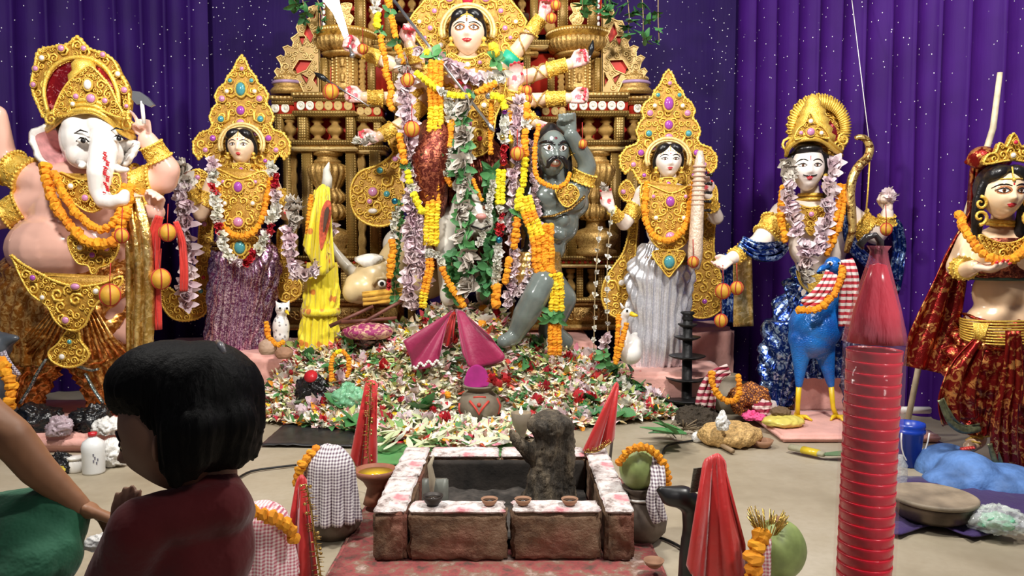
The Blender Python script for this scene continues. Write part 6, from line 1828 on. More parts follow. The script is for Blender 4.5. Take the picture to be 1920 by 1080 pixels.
G([(988, 198), (987, 226), (984, 262), (986, 296)], YC - .03, [('o', 30), ('w', 12), ('o', 60)], 'orange marigold garland between lilac strand and demon hair', 16)
G([(985, 300), (982, 330), (981, 352)], YC - .03, [('l', 1)], 'lemon yellow string below the orange one near the demon cheek', 15)
G([(996, 270), (998, 320), (1000, 360), (1004, 400), (1006, 440)], YC + .03, [('p', 1)], 'wilted lilac strand along the demon hair and chest', 18, step=.42)
G([(976, 358), (972, 388), (974, 404)], YC - .05, [('l', 40), ('f', 6, 1.3)], 'lemon yellow string left of the broad orange garland', 17)
G([(970, 412), (967, 436), (964, 462)], YC - .05, [('o', 1)], 'short orange string left of the broad orange garland', 16)
G([(984, 372), (992, 402), (1004, 432), (1010, 460), (1011, 490), (1018, 510), (1030, 518)], YC - .06, [('y', 20), ('o', 12), ('y', 20), ('o', 60)], 'broad orange garland sweeping over the demon waist', 28, across=3, step=.5)
G([(1028, 424), (1028, 450), (1029, 480), (1030, 506), (1036, 520)], YC - .05, [('o', 1)], 'upright orange garland on the demon belly', 20, across=2, step=.5)
G([(1040, 516), (1043, 545), (1043, 580), (1042, 590), (1040, 600), (1040, 630), (1040, 664)], YC - .08, [('y', 70), ('f', 14, 1.3, 2), ('o', 66, .9)], 'thick yellow and orange garland hanging beside the demon knee', 28, across=3, step=.5)
G([(954, 488), (950, 510), (947, 532)], YC - .05, [('o', 1)], 'short orange strand above the demon shin', 16)
G([(1002, 460), (1000, 490), (994, 514), (982, 536), (970, 556)], YC - .04, [('p', 1)], 'wilted lilac strand curving to the demon shin', 22, step=.42)
G([(924, 342), (918, 380), (914, 412), (906, 436), (900, 452), (894, 462)], YC - .06, [('w', 1)], 'thin white blossom string beside the lion face', 12, step=.42)
G([(888, 338), (894, 356), (904, 376)], YC - .02, [('o', 1)], 'tiny orange string over the lion brow', 8)
G([(750, 380), (752, 420), (746, 470), (742, 520), (740, 570)], YC + .02, [('f', 1), ('f', 1, .7), ('f', 1)], 'leafy green vine hanging by the buffalo neck', 16, step=.8)
G([(926, 320), (916, 360), (924, 420), (918, 470), (912, 520), (916, 560)], YC + .03, [('f', 1)], 'dark leafy vine hanging between lion and bauble string', 30, step=.5)
G([(846, 480), (850, 520), (856, 556)], YC + .02, [('f', 1)], 'dark leafy vine below the lion chest', 26, step=.5)
# --- white threaded blossoms beside the silver sari
for x0, pts, lab in ((1, [(1124, 428), (1118, 500), (1115, 570), (1113, 680)], 'leftmost thread of white blossoms beside the silver sari'), (2, [(1146, 398), (1140, 470), (1138, 540), (1140, 640)], 'second thread of white blossoms beside the silver sari')):
    G(pts, 5.36, [('w', 1)], lab, 10, step=2.2, seed=x0)
G([(1138, 630), (1136, 655), (1132, 684)], 5.30, [('p', 1), ('r', .6, .8), ('f', 1, 1.3)], 'flower and leaf bunch ending the white threads beside the swan', 22, step=.5)
# --- baubles
for x, y, r_, c in ((946, 209, 5.5, 'violet'), (944, 304, 7.5, 'red'), (936, 450, 6.5, 'blue'), (740, 377, 6, 'blue'), (916, 180, 6.5, 'silver'), (942, 258, 5, 'gold')):
    lab = {'violet': 'shiny violet bauble on the central garlands', 'red': 'shiny red bauble on the central garlands', 'silver': 'shiny silver bauble below the lilac collar', 'gold': 'shiny gold-green bauble on the central garlands'}.get(c)
    if c == 'blue': lab = 'shiny blue bauble above the white tuberose string' if x > 800 else 'shiny blue bauble beside the gold hip ornament'
    o = put('bauble', ball_me[c], at(x, y, YC - .05), scl=2 * r_ * ms(YC))
    setp(o, lab, 'bauble', 'baubles on the garlands')
# --- flowers and lotus put in hands
def bloom(x, y, Y, wpx, code, label):
    rr = random.Random(int(x * 7 + y))
    p = at(x, y, Y)
    g = empty({'p': 'lotus', 'g': 'withered_flower', 'w': 'white_flower', 'r': 'rose'}[code], p, label, 'flower')
    for i in range(5):
        flower(code, p + V(rr.uniform(-.3, .3), rr.uniform(-.2, .2), rr.uniform(-.3, .3)) * wpx * ms(Y), wpx * ms(Y) * .8, rr, g)
bloom(1664, 368, 5.14, 30, 'p', 'pink lotus in the raised fist of the archer')
bloom(1132, 352, 5.40, 16, 'g', 'withered flower on the raised palm left of the silver sari')
bloom(690, 264, 5.44, 24, 'g', 'withered grey flower in the lower left hand of the goddess')
bloom(668, 264, 5.44, 18, 'w', 'white blossom in the lower left hand of the goddess')
bloom(342, 304, 5.46, 18, 'g', 'withered flower on the raised hand of the purple-sari statue')
bloom(552, 384, 5.38, 26, 'g', 'withered flower in the lowered hand of the purple-sari statue')
# --- leaf clusters hanging from above
def leaf_string(pts, Y, n, wpx, label, seed):
    rr = random.Random(seed)
    P = [at(x, y, Y) for x, y in pts]
    g = empty('leaf_string', P[-1], label, 'leaves', 'leaf strings hung above the shrine')
    MB().tube([P[0] + V(0, 0, .3)] + P, .004, 4).build('thread', STRING, g)
    for i in range(n):
        f = i / max(1, n - 1) * (len(P) - 1); a = min(int(f), len(P) - 2)
        p = P[a].lerp(P[a + 1], f - a) + V(rr.uniform(-.3, .3), rr.uniform(-.3, .3), 0) * wpx * ms(Y)
        put('leaf_sprig', rr.choice(FL['f']), p, (rr.uniform(2.4, 3.8), rr.uniform(-.4, .4), rr.uniform(0, 6)), wpx * ms(Y) * rr.uniform(.8, 1.3), g)
for i, (pts, n, wp) in enumerate((([(546, -10), (556, 8)], 3, 24), ([(566, -10), (570, 16), (574, 34)], 5, 24), ([(590, -10), (600, 10), (604, 30), (600, 58)], 5, 20), ([(1092, -10), (1092, 24)], 3, 26), ([(1116, -10), (1118, 22)], 4, 26), ([(1142, -10), (1146, 30)], 5, 26), ([(1176, -10), (1180, 30), (1178, 62)], 6, 26), ([(1204, -10), (1206, 30), (1206, 76)], 6, 24), ([(1234, -10), (1234, 40), (1236, 78)], 4, 20))):
    leaf_string(pts, 5.9, n, wp, ['leftmost green leaf string at the top left', 'second green leaf string at the top left', 'green leaf string beside the raised sword', 'first green leaf string right of the raised hand', 'second green leaf string right of the raised hand', 'third green leaf string right of the raised hand', 'fourth green leaf string over the right tower', 'second last green leaf string at the top right', 'last green leaf string at the top right'][i], 40 + i)
# ================================================================== heap of offered flowers
def ss(a, b, x):
    t_ = max(0, min(1, (x - a) / (b - a))); return t_ * t_ * (3 - 2 * t_)
def ridge(x):
    pts = [(-1.76, .20), (-1.5, .42), (-1.1, .46), (-.75, .55), (-.42, .72), (-.15, .66), (.15, .42), (.45, .34), (.75, .22), (1.0, .12), (1.15, .02)]
    if x <= pts[0][0] or x >= pts[-1][0]: return 0.0
    for (a, b), (c, d) in zip(pts, pts[1:]):
        if a <= x <= c: return b + (d - b) * ss(a, c, x)
def heap_front(x):
    pts = [(-1.8, 5.2), (-1.5, 4.95), (-.9, 4.72), (-.5, 4.35), (-.1, 4.35), (.2, 4.72), (.6, 4.95), (.95, 5.10), (1.2, 5.2)]
    if x <= pts[0][0]: return 5.2
    if x >= pts[-1][0]: return 5.2
    for (a, b), (c, d) in zip(pts, pts[1:]):
        if a <= x <= c: return b + (d - b) * (x - a) / (c - a)
def heap(x, y):
    f = heap_front(x)
    if y < f or x < -1.75 or x > 1.15: return 0.0
    s0 = 4.85 + .24 * exp(-((x + .22) / .3) ** 2)
    h = .02 + ridge(x) * ss(max(f, s0), 5.52, y)
    h += .028 * noise.noise(Vector((x * 7, y * 7, 1))) * min(1, (y - f) * 5) + .012 * noise.noise(Vector((x * 21, y * 21, 4)))
    return max(0.005, h)
rr = random.Random(77)
mb = MB()
mb.cur = (.46, .43, .30)
NX, NY = 110, 48
rows = []
for j in range(NY + 1):
    row = []
    for i in range(NX + 1):
        x = -1.74 + 2.88 * i / NX
        f = heap_front(x)
        y = f + (5.60 - f) * j / NY
        row.append(Vector((x, y, heap(x, y))))
    rows.append(row)
mb.grid(rows)
CW = [(.95, .92, .78), (.93, .87, .62), (.96, .92, .88), (.86, .86, .52)]
CP = [(.90, .48, .52), (.92, .66, .68), (.80, .26, .36)]
CR = [(.62, .03, .05), (.50, .02, .05), (.70, .10, .05)]
CO = [(.90, .36, .02), (.92, .60, .03)]
CG = [(.08, .26, .08), (.18, .38, .12), (.06, .18, .06), (.48, .58, .18)]
CB = [(.86, .66, .34), (.70, .50, .28), (.92, .78, .48)]
def heap_col(x):
    q = rr.random()
    if q < .56: return rr.choice(CW)
    if q < .68: return rr.choice(CP)
    if q < .76: return rr.choice(CR)
    if q < .83: return rr.choice(CO)
    if q < .93: return rr.choice(CG)
    return rr.choice(CB)
for i in range(12500):
    x = rr.uniform(-1.70, 1.10); f = heap_front(x)
    y = f + (5.58 - f) * rr.random()
    if y < 4.75 and rr.random() < .25: continue
    if abs(x + .21) < .15 and 4.80 < y < 5.16: continue
    z = heap(x, y) + rr.uniform(0, .022)
    mb.cur = heap_col(x)
    a = rr.uniform(0, 2 * pi)
    d = Vector((cos(a), sin(a) - .4, rr.uniform(-.5, .8)))
    g = mb.cur in CG
    L = rr.uniform(.036, .075) * (1.4 if g else 1); Wd = rr.uniform(.011, .024) * (1.2 if g else 1)
    petal(mb, d, Vector((rr.uniform(-.5, .5), -.6, 1)), L, Wd, rr.uniform(-.4, .7), 2, Vector((x, y, z)))
hp = mb.build('petal_heap', vcol_mat('heap_petals', .6, 0, var=.03), col=True)
setp(hp, 'heap of scattered white, pink and green petals before the goddess', 'petals', kind='stuff')
kinds = [('r', 60, (.07, .13), 'red rose lying in the petal heap', 'red roses in the petal heap', 'rose'), ('p', 52, (.09, .15), 'pale lilac lotus lying in the petal heap', 'lilac lotuses in the petal heap', 'lotus'),
         ('w', 80, (.08, .14), 'white blossom lying in the petal heap', 'white blossoms in the petal heap', 'flower'), ('o', 40, (.05, .07), 'orange marigold lying in the petal heap', 'marigolds in the petal heap', 'marigold'),
         ('l', 22, (.045, .06), 'yellow chrysanthemum lying in the petal heap', 'yellow flowers in the petal heap', 'flower'), ('f', 40, (.12, .20), 'green leaf sprig lying in the petal heap', 'leaf sprigs in the petal heap', 'leaves')]
for code, n, sz, lab, grp, cat in kinds:
    for i in range(n):
        for _ in range(20):
            x = rr.uniform(-1.60, 1.0); f = heap_front(x); y = f + (5.5 - f) * rr.random()
            if y > 4.75: break
        s_ = rr.uniform(*sz)
        o = put(NAMES[code], rr.choice(FL[code]), (x, y, heap(x, y) + s_ * .25), (rr.uniform(0, .9), rr.uniform(-.4, .4), rr.uniform(0, 6.28)), s_)
        setp(o, lab, cat, grp)

def on_heap(px, py):
    """where the line of sight through a photograph pixel meets the heap or the floor"""
    d = ray(px, py); t_ = 3.2
    while t_ < 6.2:
        p = V(0, 0, CAMH) + d * t_
        if p.z <= heap(p.x, p.y): return p
        t_ += .01
    return flr(px, py)

# ------------------------------------------------------------------ things on and around the heap
MAG = cloth('magenta_satin', (.30, .005, .065), .5, wr=8, wb=.3, sheen=.4)
mg = empty('magenta_cloth', on_heap(850, 640), 'magenta satin cloth draped like a tent over the flower heap', 'cloth')
def flap(pts0, pts1, Y0, Y1, name, parent, mat, n=22, m=16, wave=.02):
    """cloth falling from an upper edge to a lower edge (px polylines)"""
    a = smooth_poly(pts0, 6, False); b = smooth_poly(pts1, 6, False)
    rows = []
    for j in range(m + 1):
        f = j / m; row = []
        for i in range(n + 1):
            u = i / n
            pa = a[int(u * (len(a) - 1))]; pb = b[int(u * (len(b) - 1))]
            x = pa[0] + (pb[0] - pa[0]) * f; y = pa[1] + (pb[1] - pa[1]) * f
            yy = Y0 + (Y1 - Y0) * f ** .8 - wave * f * sin(u * 13) - .03 * sin(pi * f)
            row.append(at(x, y, yy))
        rows.append(row)
    return MB().grid(rows, thick=.006).build(name, mat, parent)
flap([(850, 582), (846, 584), (842, 586)], [(756, 640), (768, 668), (776, 692), (800, 690), (820, 682), (826, 660)], 5.30, 5.10, 'left_fold', mg, MAG)
flap([(854, 580), (862, 582), (870, 586)], [(868, 662), (882, 690), (912, 686), (946, 674), (934, 650), (920, 630)], 5.30, 5.10, 'right_fold', mg, MAG)
flap([(848, 584), (852, 583), (856, 584)], [(820, 640), (836, 650), (850, 640)], 5.36, 5.28, 'red_fold', mg, cloth('red_satin', (.55, .015, .015), .4, sheen=.3))
mb = MB()
for i in range(22): mb.ell(at(776 + i * 2.5, 688 - 8 * sin(i / 21 * 2) + 4 * sin(i), 5.085), .010, 6, 4)
mb.build('bead_trim', GEMC['w'], mg)

CLAY = plain('terracotta_clay', (.36, .19, .11), .75, var=.2, bump=.3, bs=40)
CLAYD = plain('grey_brown_clay', (.22, .18, .13), .7, var=.2, bump=.3, bs=40)
pb = flr(900, 792)
pot = empty('clay_pot', pb, 'round grey clay pot with a red painted mark before the flower heap', 'pot')
kq = ms(pb.y)
prof = [(0, 0), (20, 0), (32, 8), (40, 24), (41, 36), (36, 50), (26, 58), (21, 62), (28, 68), (33, 70), (33, 73), (27, 72), (20, 66)]
MB().lathe(pb, [(a * kq, b * kq) for a, b in prof], 36).build('pot_body', CLAYD, pot)
def on_pot(a, z):
    r_ = 0
    for (r1, z1), (r2, z2) in zip(prof, prof[1:]):
        if z1 <= z <= z2: r_ = r1 + (r2 - r1) * (z - z1) / max(1e-6, z2 - z1); break
    return pb + V(sin(a) * (r_ + .6) * kq, -cos(a) * (r_ + .6) * kq, z * kq)
mb = MB()
mb.tube([on_pot(a, z) for a, z in ((-.50, 48), (-.30, 42), (-.12, 34), (0, 24), (.12, 34), (.30, 42), (.50, 48))], 2.4 * kq, 6)
mb.tube([on_pot(a, z) for a, z in ((-.35, 54), (-.1, 55), (.2, 55), (.4, 54))], 1.8 * kq, 6); mb.ell(on_pot(0, 42), 4 * kq, 8, 6)
mb.tube([on_pot(a, z) for a, z in ((1.1, 50), (1.2, 36), (1.1, 20))], 2.2 * kq, 6); mb.tube([on_pot(a, z) for a, z in ((-1.2, 40), (-1.2, 28), (-1.1, 16))], 2.6 * kq, 6)
mb.build('red_mark', plain('vermilion_paint', (.60, .06, .04), .6), pot)
o = MB().plate([at(x, y, pb.y - .02) for x, y in smooth_poly([(873, 724), (873, 704), (880, 692), (893, 686), (906, 692), (914, 704), (914, 724)], 3)], .06).build('folded_towel', plain('purple_pink_cloth', (.42, .02, .22), .7, var=.15)); setp(o, 'folded purple-pink towel standing on the clay pot', 'cloth')
bloom(930, 716, pb.y - .1, 30, 'r', 'crumpled red and white flower beside the clay pot rim')

# marigold arch, bags and bowls on the left side of the heap
G([(622, 712, 5.05), (621, 690, 5.06), (624, 670, 5.07), (638, 658, 5.08), (652, 668, 5.07), (654, 690, 5.06), (651, 706, 5.05)], 5.05, [('o', 3), ('l', 1), ('o', 3)], 'small orange marigold arch standing in the flower heap', 10)
def bag(name, px, py, wpx, hpx, mat, label, seed, cat='bag', base=None, knot=False, crease=.02, dep=.8):
    p = base or flr(px, py)
    crease *= min(1, wpx * ms(p.y) / .18)
    k = ms(p.y); rx, rz = wpx * k / 2, hpx * k / 2
    mb = MB().ell((0, 0, 0), (rx, rx * dep, rz), 64, 40)
    vs = []
    for v in mb.v:
        v = Vector(v); n = v.normalized()
        s_ = 1.6 / rx; q = crease * (1.2 * noise.noise(v * s_ + V(seed, 0, 0)) + 1.6 * (1 - abs(noise.noise(v * s_ * 1.7 + V(0, seed, 0)))) ** 2 - 1 + .5 * noise.noise(v * s_ * 5))
        if knot and v.z > 0: v.x *= 1 - .75 * (v.z / rz) ** 1.5; v.y *= 1 - .75 * (v.z / rz) ** 1.5
        v = v + n * q
        v.z = max(v.z, -rz * .72)
        vs.append(tuple(v + p + V(0, 0, rz * .72)))
    mb.v = vs
    o = mb.build(name, mat)
    return setp(o, label, cat)
BLACKP = plain('black_plastic_bag', (.012, .012, .014), .22, var=.3, bump=.6, bs=30, bd=.02)
WHITEP = plain('white_plastic_bag', (.80, .79, .76), .35, var=.08, bump=.6, bs=30, bd=.02)
t = NT('clear_plastic'); t.base((.85, .9, .87)); t.set(.12, 0, alpha=.38); t.bump(t.noise(26, 3).outputs[0], .7, .02); CLEARP = t.done()
t = NT('green_clear_plastic'); t.base((.25, .62, .36)); t.set(.18, 0, alpha=.75); t.bump(t.noise(22, 3).outputs[0], .8, .02); GREENP = t.done()
bag('plastic_bag', 655, 762, 62, 56, GREENP, 'crumpled green plastic bag at the left of the petal heap', 2, knot=True, base=on_heap(655, 762))
bag('plastic_bag', 585, 748, 66, 50, BLACKP, 'crumpled black plastic bag with a red oval at the left heap edge', 3, base=on_heap(585, 748))
o = MB().lathe(at(583, 706, on_heap(585, 748).y - .12), [(0, 0), (12 * ms(4.9), 0), (13 * ms(4.9), .006), (0, .012)], 20, rot=Matrix.Rotation(1.0, 3, 'X')).build('red_oval_dish', plain('red_enamel', (.55, .02, .03), .3)); setp(o, 'small red oval dish on the black plastic bag', 'dish')
CHECKB = checks('blue_white_check', (.10, .16, .35), (.72, .72, .72), 60)
bag('checked_cloth', 592, 786, 60, 36, CHECKB, 'crumpled blue and white checked cloth left of the brass lamp', 5, 'cloth', crease=.015)
def lathe_thing(name, part, px, py, prof, mat, label, cat, n=24, z=0.0, base=None, group=None):
    p = base or flr(px, py, z); k = ms(p.y)
    e = empty(name, p, label, cat, group)
    MB().lathe(p, [(a * k, b * k) for a, b in prof], n).build(part, mat, e)
    return e, p, k
BRASS = plain('old_brass', (.50, .36, .14), .3, .85, var=.2)
lathe_thing('brass_lamp', 'lamp_body', 625, 778, [(0, 0), (15, 0), (14, 4), (8, 8), (4, 14), (4, 34), (7, 38), (3, 42), (3, 62), (0, 64)], BRASS, 'small brass oil lamp standing left of the green bag', 'lamp')
def dish(px, py, r, label, mat=CLAY, fill=None, fillname='filling', z=None, h=.5, name='clay_dish', group=None, base=None):
    base = base or (on_heap(px, py) if z is None else flr(px, py, z))
    e, p, k = lathe_thing(name, 'bowl', px, py, [(0, 0), (r * .5, 0), (r * .8, r * h * .4), (r, r * h), (r * .94, r * h), (r * .7, r * h * .5), (r * .4, r * .14), (0, r * .12)], mat, label, 'bowl', base=base, group=group)
    if fill: MB().lathe(p, [(0, r * h * .86 * k), (r * .80 * k, r * h * .74 * k), (0, r * h * .5 * k)], 20).build(fillname, fill, e)
    return e
dish(530, 768, 18, 'clay dish of sweets at the left edge of the petal heap')
dish(748, 822, 30, 'oval clay dish of flowers behind the red flag', fill=MATS['red_rose_petal'])
dish(748, 835, 18, 'small clay dish of red powder on the leaf plate', fill=MATS['red_enamel'])
dish(812, 800, 20, 'clay dish half buried before the round pot')
o = MB().plate([flr(x, y, .02) for x, y in smooth_poly([(700, 836), (730, 800), (800, 794), (830, 808), (820, 826), (770, 830), (730, 850)], 3)], .006, (0, 0, 1)).build('leaf_plate', plain('fresh_green_leaf', (.10, .30, .10), .4)); setp(o, 'flat green leaf plate behind the fire pit', 'leaf')
o = MB().plate([flr(x, y, .012) for x, y in smooth_poly([(690, 868), (700, 840), (760, 832), (960, 826), (965, 850), (800, 866)], 3)], .006, (0, 0, 1)).build('banana_leaf', MATS['fresh_green_leaf']); setp(o, 'pale banana leaf under the scattered petals behind the fire pit', 'leaf')
# pale green petals scattered on that leaf: individual cucumber-like slices
SL = rnd_mat('pale_green_slice', [(.62, .70, .36), (.78, .80, .62), (.50, .62, .24), (.86, .86, .74)], .5)
mb = MB(); petal(mb, V(1, 0, .1), V(0, 0, 1), 1.0, .22, .25, 5, V(-.5, 0, .1)); sl_me = mb.mesh('leaf_slice', SL)
for i in range(90):
    p = flr(rr.uniform(700, 965), rr.uniform(792, 846), .03)
    o = put('petal_slice', sl_me, p + V(0, 0, rr.uniform(0, .03)), (rr.uniform(-.3, .3), rr.uniform(-.3, .3), rr.uniform(0, 6.28)), rr.uniform(.07, .12))
    setp(o, 'pale green slice scattered on the leaf behind the fire pit', 'petal', 'pale slices behind the fire pit')
# wooden sticks and patterned cushion behind the left heap
for i, (a, b) in enumerate((((618, 612), (700, 574)), ((640, 604), (744, 596)), ((640, 628), (760, 560)))):
    o = MB().tube([at(a[0], a[1], 5.28), at(b[0], b[1], 5.34)], [.014, .011], 8).build('wooden_stick', plain('dark_red_wood', (.16, .05, .035), .5, var=.3)); setp(o, ['dark wooden stick nearest the yellow drape', 'dark wooden stick across the patterned cushion', 'longest dark wooden stick reaching up to the buffalo'][i], 'stick')
o = bag('cushion', 690, 640, 96, 34, foil('magenta_print', (.30, .02, .12), (.72, .45, .30), 22, .6, .1), 'long magenta patterned cushion under the sticks', 9, 'cushion', base=at(690, 634, 5.34), crease=.006)
# yellow-draped plantain
YY = 5.48
A = lambda x, y, d=0.0: at(x, y, YY + d)
t = NT('yellow_printed_sari'); v = t.vor(9); f = t.ramp(v.outputs['Distance'], [(.18, (1, 1, 1)), (.24, (0, 0, 0))])
t.base(t.mix(f, (.80, .66, .02), (.62, .20, .02))); t.set(.5, sheen=.3); t.bump(t.noise(7, 4, vec=t.co((4, 4, .6))).outputs[0], .6, .04); YELS = t.done()
yd = empty('draped_plantain', A(604, 640), 'plantain plant wrapped in a yellow printed sari with a red border', 'plant')
skirt('sari_lower', [(492, 604, 28), (540, 604, 32), (580, 602, 33), (582, 600, 30), (620, 598, 36), (652, 598, 40)], YY, YELS, yd, 18, .016, .8, .012, 31, dfrac=.8)
flap([(592, 360), (604, 346), (618, 352)], [(572, 470), (600, 515), (628, 500)], YY - .08, YY - .16, 'sari_veil', yd, YELS, wave=.03)
flap([(590, 356), (580, 400), (568, 460)], [(600, 360), (590, 420), (582, 480)], YY - .06, YY + .02, 'veil_side', yd, YELS, wave=.01)
mb = MB().plate([A(x, y, -.20) for x, y in smooth_poly([(604, 390), (612, 376), (620, 380), (620, 410), (612, 440), (602, 470), (598, 440), (600, 410)], 3)], .012)
mb.build('red_border', plain('red_orange_border', (.50, .08, .03), .6, var=.3, vs=50), yd)
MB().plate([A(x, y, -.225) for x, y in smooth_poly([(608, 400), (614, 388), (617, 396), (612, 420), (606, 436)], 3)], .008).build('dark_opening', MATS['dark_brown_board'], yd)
MB().tube([A(612, 352, -.02), A(614, 334, -.02), A(612, 318, -.03), A(617, 304, -.04)], [10 * ms(YY), 9 * ms(YY), 6 * ms(YY), 1 * ms(YY)], 10).build('plantain_stem', plain('pale_stem', (.68, .66, .58), .5), yd)
MB().lathe(A(603, 585), [(34 * ms(YY), -.02), (36 * ms(YY), 0), (34 * ms(YY), .03)], 30).build('waist_fold', YELS, yd)
# white owl beside it
YO = 5.30; k = ms(YO); A = lambda x, y, d=0.0: at(x, y, YO + d)
ow = empty('owl_statue', A(528, 640), 'small white owl statue with grey spots left of the yellow drape', 'statue')
t = NT('owl_white'); t.base(t.mix(t.ramp(t.vor(34).outputs['Distance'], [(.22, (1, 1, 1)), (.3, (0, 0, 0))]), (.80, .77, .74), (.30, .27, .28))); t.set(.35); OWL = t.done()
body('body', ow, [('e', A(527, 614), (16 * k, 16 * k, 26 * k)), ('e', A(530, 580), (14 * k, 13 * k, 13 * k)), ('e', A(527, 630), (15 * k, 16 * k, 16 * k)), ('c', [(A(520, 570), 4 * k), (A(517, 564), 2 * k)]), ('c', [(A(540, 570), 4 * k), (A(543, 564), 2 * k)])], OWL, .010)
for x in (525, 538):
    e_ = MB().ell(A(x, 578, -.045), (5 * k, 2.5 * k, 5 * k), 10, 6).build('eye', EYEW, ow); MB().ell(A(x, 578, -.053), (2.4 * k, 2 * k, 2.4 * k), 8, 6).build('pupil', EYEB, e_)
MB().tube([A(537, 584, -.045), A(542, 590, -.07)], [4 * k, .8 * k], 8).build('beak', YELP, ow)
G([(500, 606, 5.22), (504, 632, 5.20), (520, 646, 5.18), (532, 640, 5.18)], 5.2, [('o', 1)], 'orange marigold garland at the foot of the white owl', 11)
o = bag('clay_drum', 533, 672, 34, 26, CLAY, 'small orange clay pot below the white owl', 12, 'pot', base=at(533, 672, 5.12), crease=.003); o.name = 'small_clay_pot'
bag('clay_drum', 502, 664, 34, 34, plain('beige_clay', (.48, .32, .22), .6), 'round beige pot beside the purple sari foot', 13, 'pot', base=at(502, 664, 5.2), crease=.003).name = 'beige_pot'
# swan at the silver sari
YS = 5.28; k = ms(YS); A = lambda x, y, d=0.0: at(x, y, YS + d)
swn = empty('swan_statue', A(1180, 684), 'white swan statue with a yellow beak left of the silver sari', 'statue')
body('body', swn, [('e', A(1182, 662), (22 * k, 26 * k, 22 * k)), ('e', A(1186, 650, .05), (18 * k, 30 * k, 24 * k)), ('c', [(A(1176, 640), 12 * k), (A(1168, 614), 8 * k), (A(1170, 592), 8 * k), (A(1176, 586, -.02), 9 * k)]), ('c', [(A(1182, 640, .05), 12 * k), (A(1192, 626, .12), 5 * k)])], WHITE, .010)
MB().tube([A(1182, 588, -.03), A(1190, 591, -.05), A(1196, 592, -.06)], [5 * k, 4 * k, 1.5 * k], 8).build('beak', YELP, swn)
MB().ell(A(1176, 583, -.055), (2.4 * k, 1.6 * k, 2.4 * k), 8, 6).build('eye', EYEB, swn)
mb = MB().tube([A(1168, 578, 0), A(1163, 568, 0)], [4 * k, 1 * k], 6).tube([A(1174, 577, 0), A(1175, 566, 0)], [4 * k, 1 * k], 6); mb.build('crest', WHITE, swn)
G([(1160, 592, 5.22), (1158, 630, 5.20), (1154, 678, 5.18), (1160, 664, 5.17), (1168, 630, 5.18), (1176, 602, 5.2)], 5.2, [('o', 1)], 'orange marigold garland round the swan neck', 11)
# mouse at the far left
YM = 4.42; k = ms(YM); A = lambda x, y, d=0.0: at(x, y, YM + d)
mo = empty('mouse_statue', A(-10, 800), 'dark grey mouse statue head with garland at the left picture edge', 'statue')
body('body', mo, [('e', A(-20, 720), (40 * k, 50 * k, 70 * k)), ('e', A(-8, 650), (28 * k, 30 * k, 28 * k)), ('c', [(A(6, 640), 18 * k), (A(30, 634, -.02), 7 * k)]), ('e', A(-20, 780), (44 * k, 60 * k, 26 * k)), ('e', A(-10, 622), (8 * k, 6 * k, 14 * k))], plain('dark_slate_paint', (.06, .07, .085), .3, var=.2), .012)
strip('checked_scarf', [(4, 660, 4.28), (14, 680, 4.26), (34, 706, 4.26)], [16, 16, 14], 4.3, checks('grey_check', (.10, .08, .12), (.5, .45, .5), 90), mo, fold=.006)
G([(4, 676, 4.24), (16, 700, 4.22), (20, 740, 4.22), (12, 788, 4.24)], 4.24, [('o', 1)], 'orange marigold garland of the mouse statue at the left edge', 22)

# ------------------------------------------------------------------ left clutter
mt = MB()
rows = []
P0 = [flr(x, y, .006) for x, y in ((545, 786), (665, 792))]; P1 = [flr(x, y, .006) for x, y in ((488, 836), (662, 838))]
for j in range(13):
    a = P0[0].lerp(P1[0], j / 12); b = P0[1].lerp(P1[1], j / 12)
    rows.append([a.lerp(b, i / 20) + V(0, 0, .012 * abs(noise.noise(V(i * .35, j * .5, 2)))) for i in range(21)])
mt.grid(rows, thick=.005)
o = mt.build('black_mat', plain('black_tarpaulin', (.022, .022, .024), .4, var=.3, bump=.3, bs=15)); setp(o, 'black tarpaulin sheet lying on the floor left of the fire pit', 'mat')
bag('plastic_bag', 72, 800, 90, 56, BLACKP, 'large black plastic bag at the foot of the elephant-headed statue', 21, base=flr(72, 806, .10))
bag('plastic_bag', 172, 802, 74, 54, BLACKP, 'second black plastic bag left of the girl', 22, base=flr(172, 806, .10))
bag('plastic_bag', 110, 812, 44, 40, plain('mauve_plastic', (.42, .32, .36), .25, bump=.6, bs=30), 'mauve plastic bag between the two black bags', 23, base=flr(112, 816, .10))
bag('plastic_bag', 112, 885, 56, 42, BLACKP, 'small knotted black plastic bag beside the white jar', 24, knot=True)
bag('plastic_bag', 205, 872, 66, 56, WHITEP, 'white plastic bag behind the white bottle', 25)
bag('cloth_bundle', 205, 808, 60, 30, WHITEP, 'white cloth bundle on the pink stage left of the girl', 26, 'cloth', base=flr(205, 812, .10))
bag('blue_bundle', 22, 818, 46, 50, plain('blue_nylon', (.08, .20, .48), .5, bump=.4, bs=20), 'round blue bundle at the left picture edge', 27, 'bundle', base=flr(22, 818, .10), crease=.006)
bag('yellow_cloth', 92, 892, 50, 22, plain('mustard_cloth', (.55, .42, .04), .8, bump=.4, bs=30), 'folded mustard cloth under the small black bag', 28, 'cloth')
BOT = plain('milky_plastic', (.78, .80, .80), .3, var=.05)
e, p, k = lathe_thing('plastic_bottle', 'bottle_body', 176, 886, [(0, 0), (19, 0), (20, 3), (20, 40), (21, 50), (18, 60), (9, 67), (7, 69), (7, 72), (0, 72)], BOT, 'milky white plastic bottle with a red cap', 'bottle')
MB().lathe(p + V(0, 0, 71 * k), [(0, 0), (8 * k, 0), (8 * k, 7 * k), (0, 8 * k)], 18).build('cap', MATS['red_enamel'], e)
mb = MB()
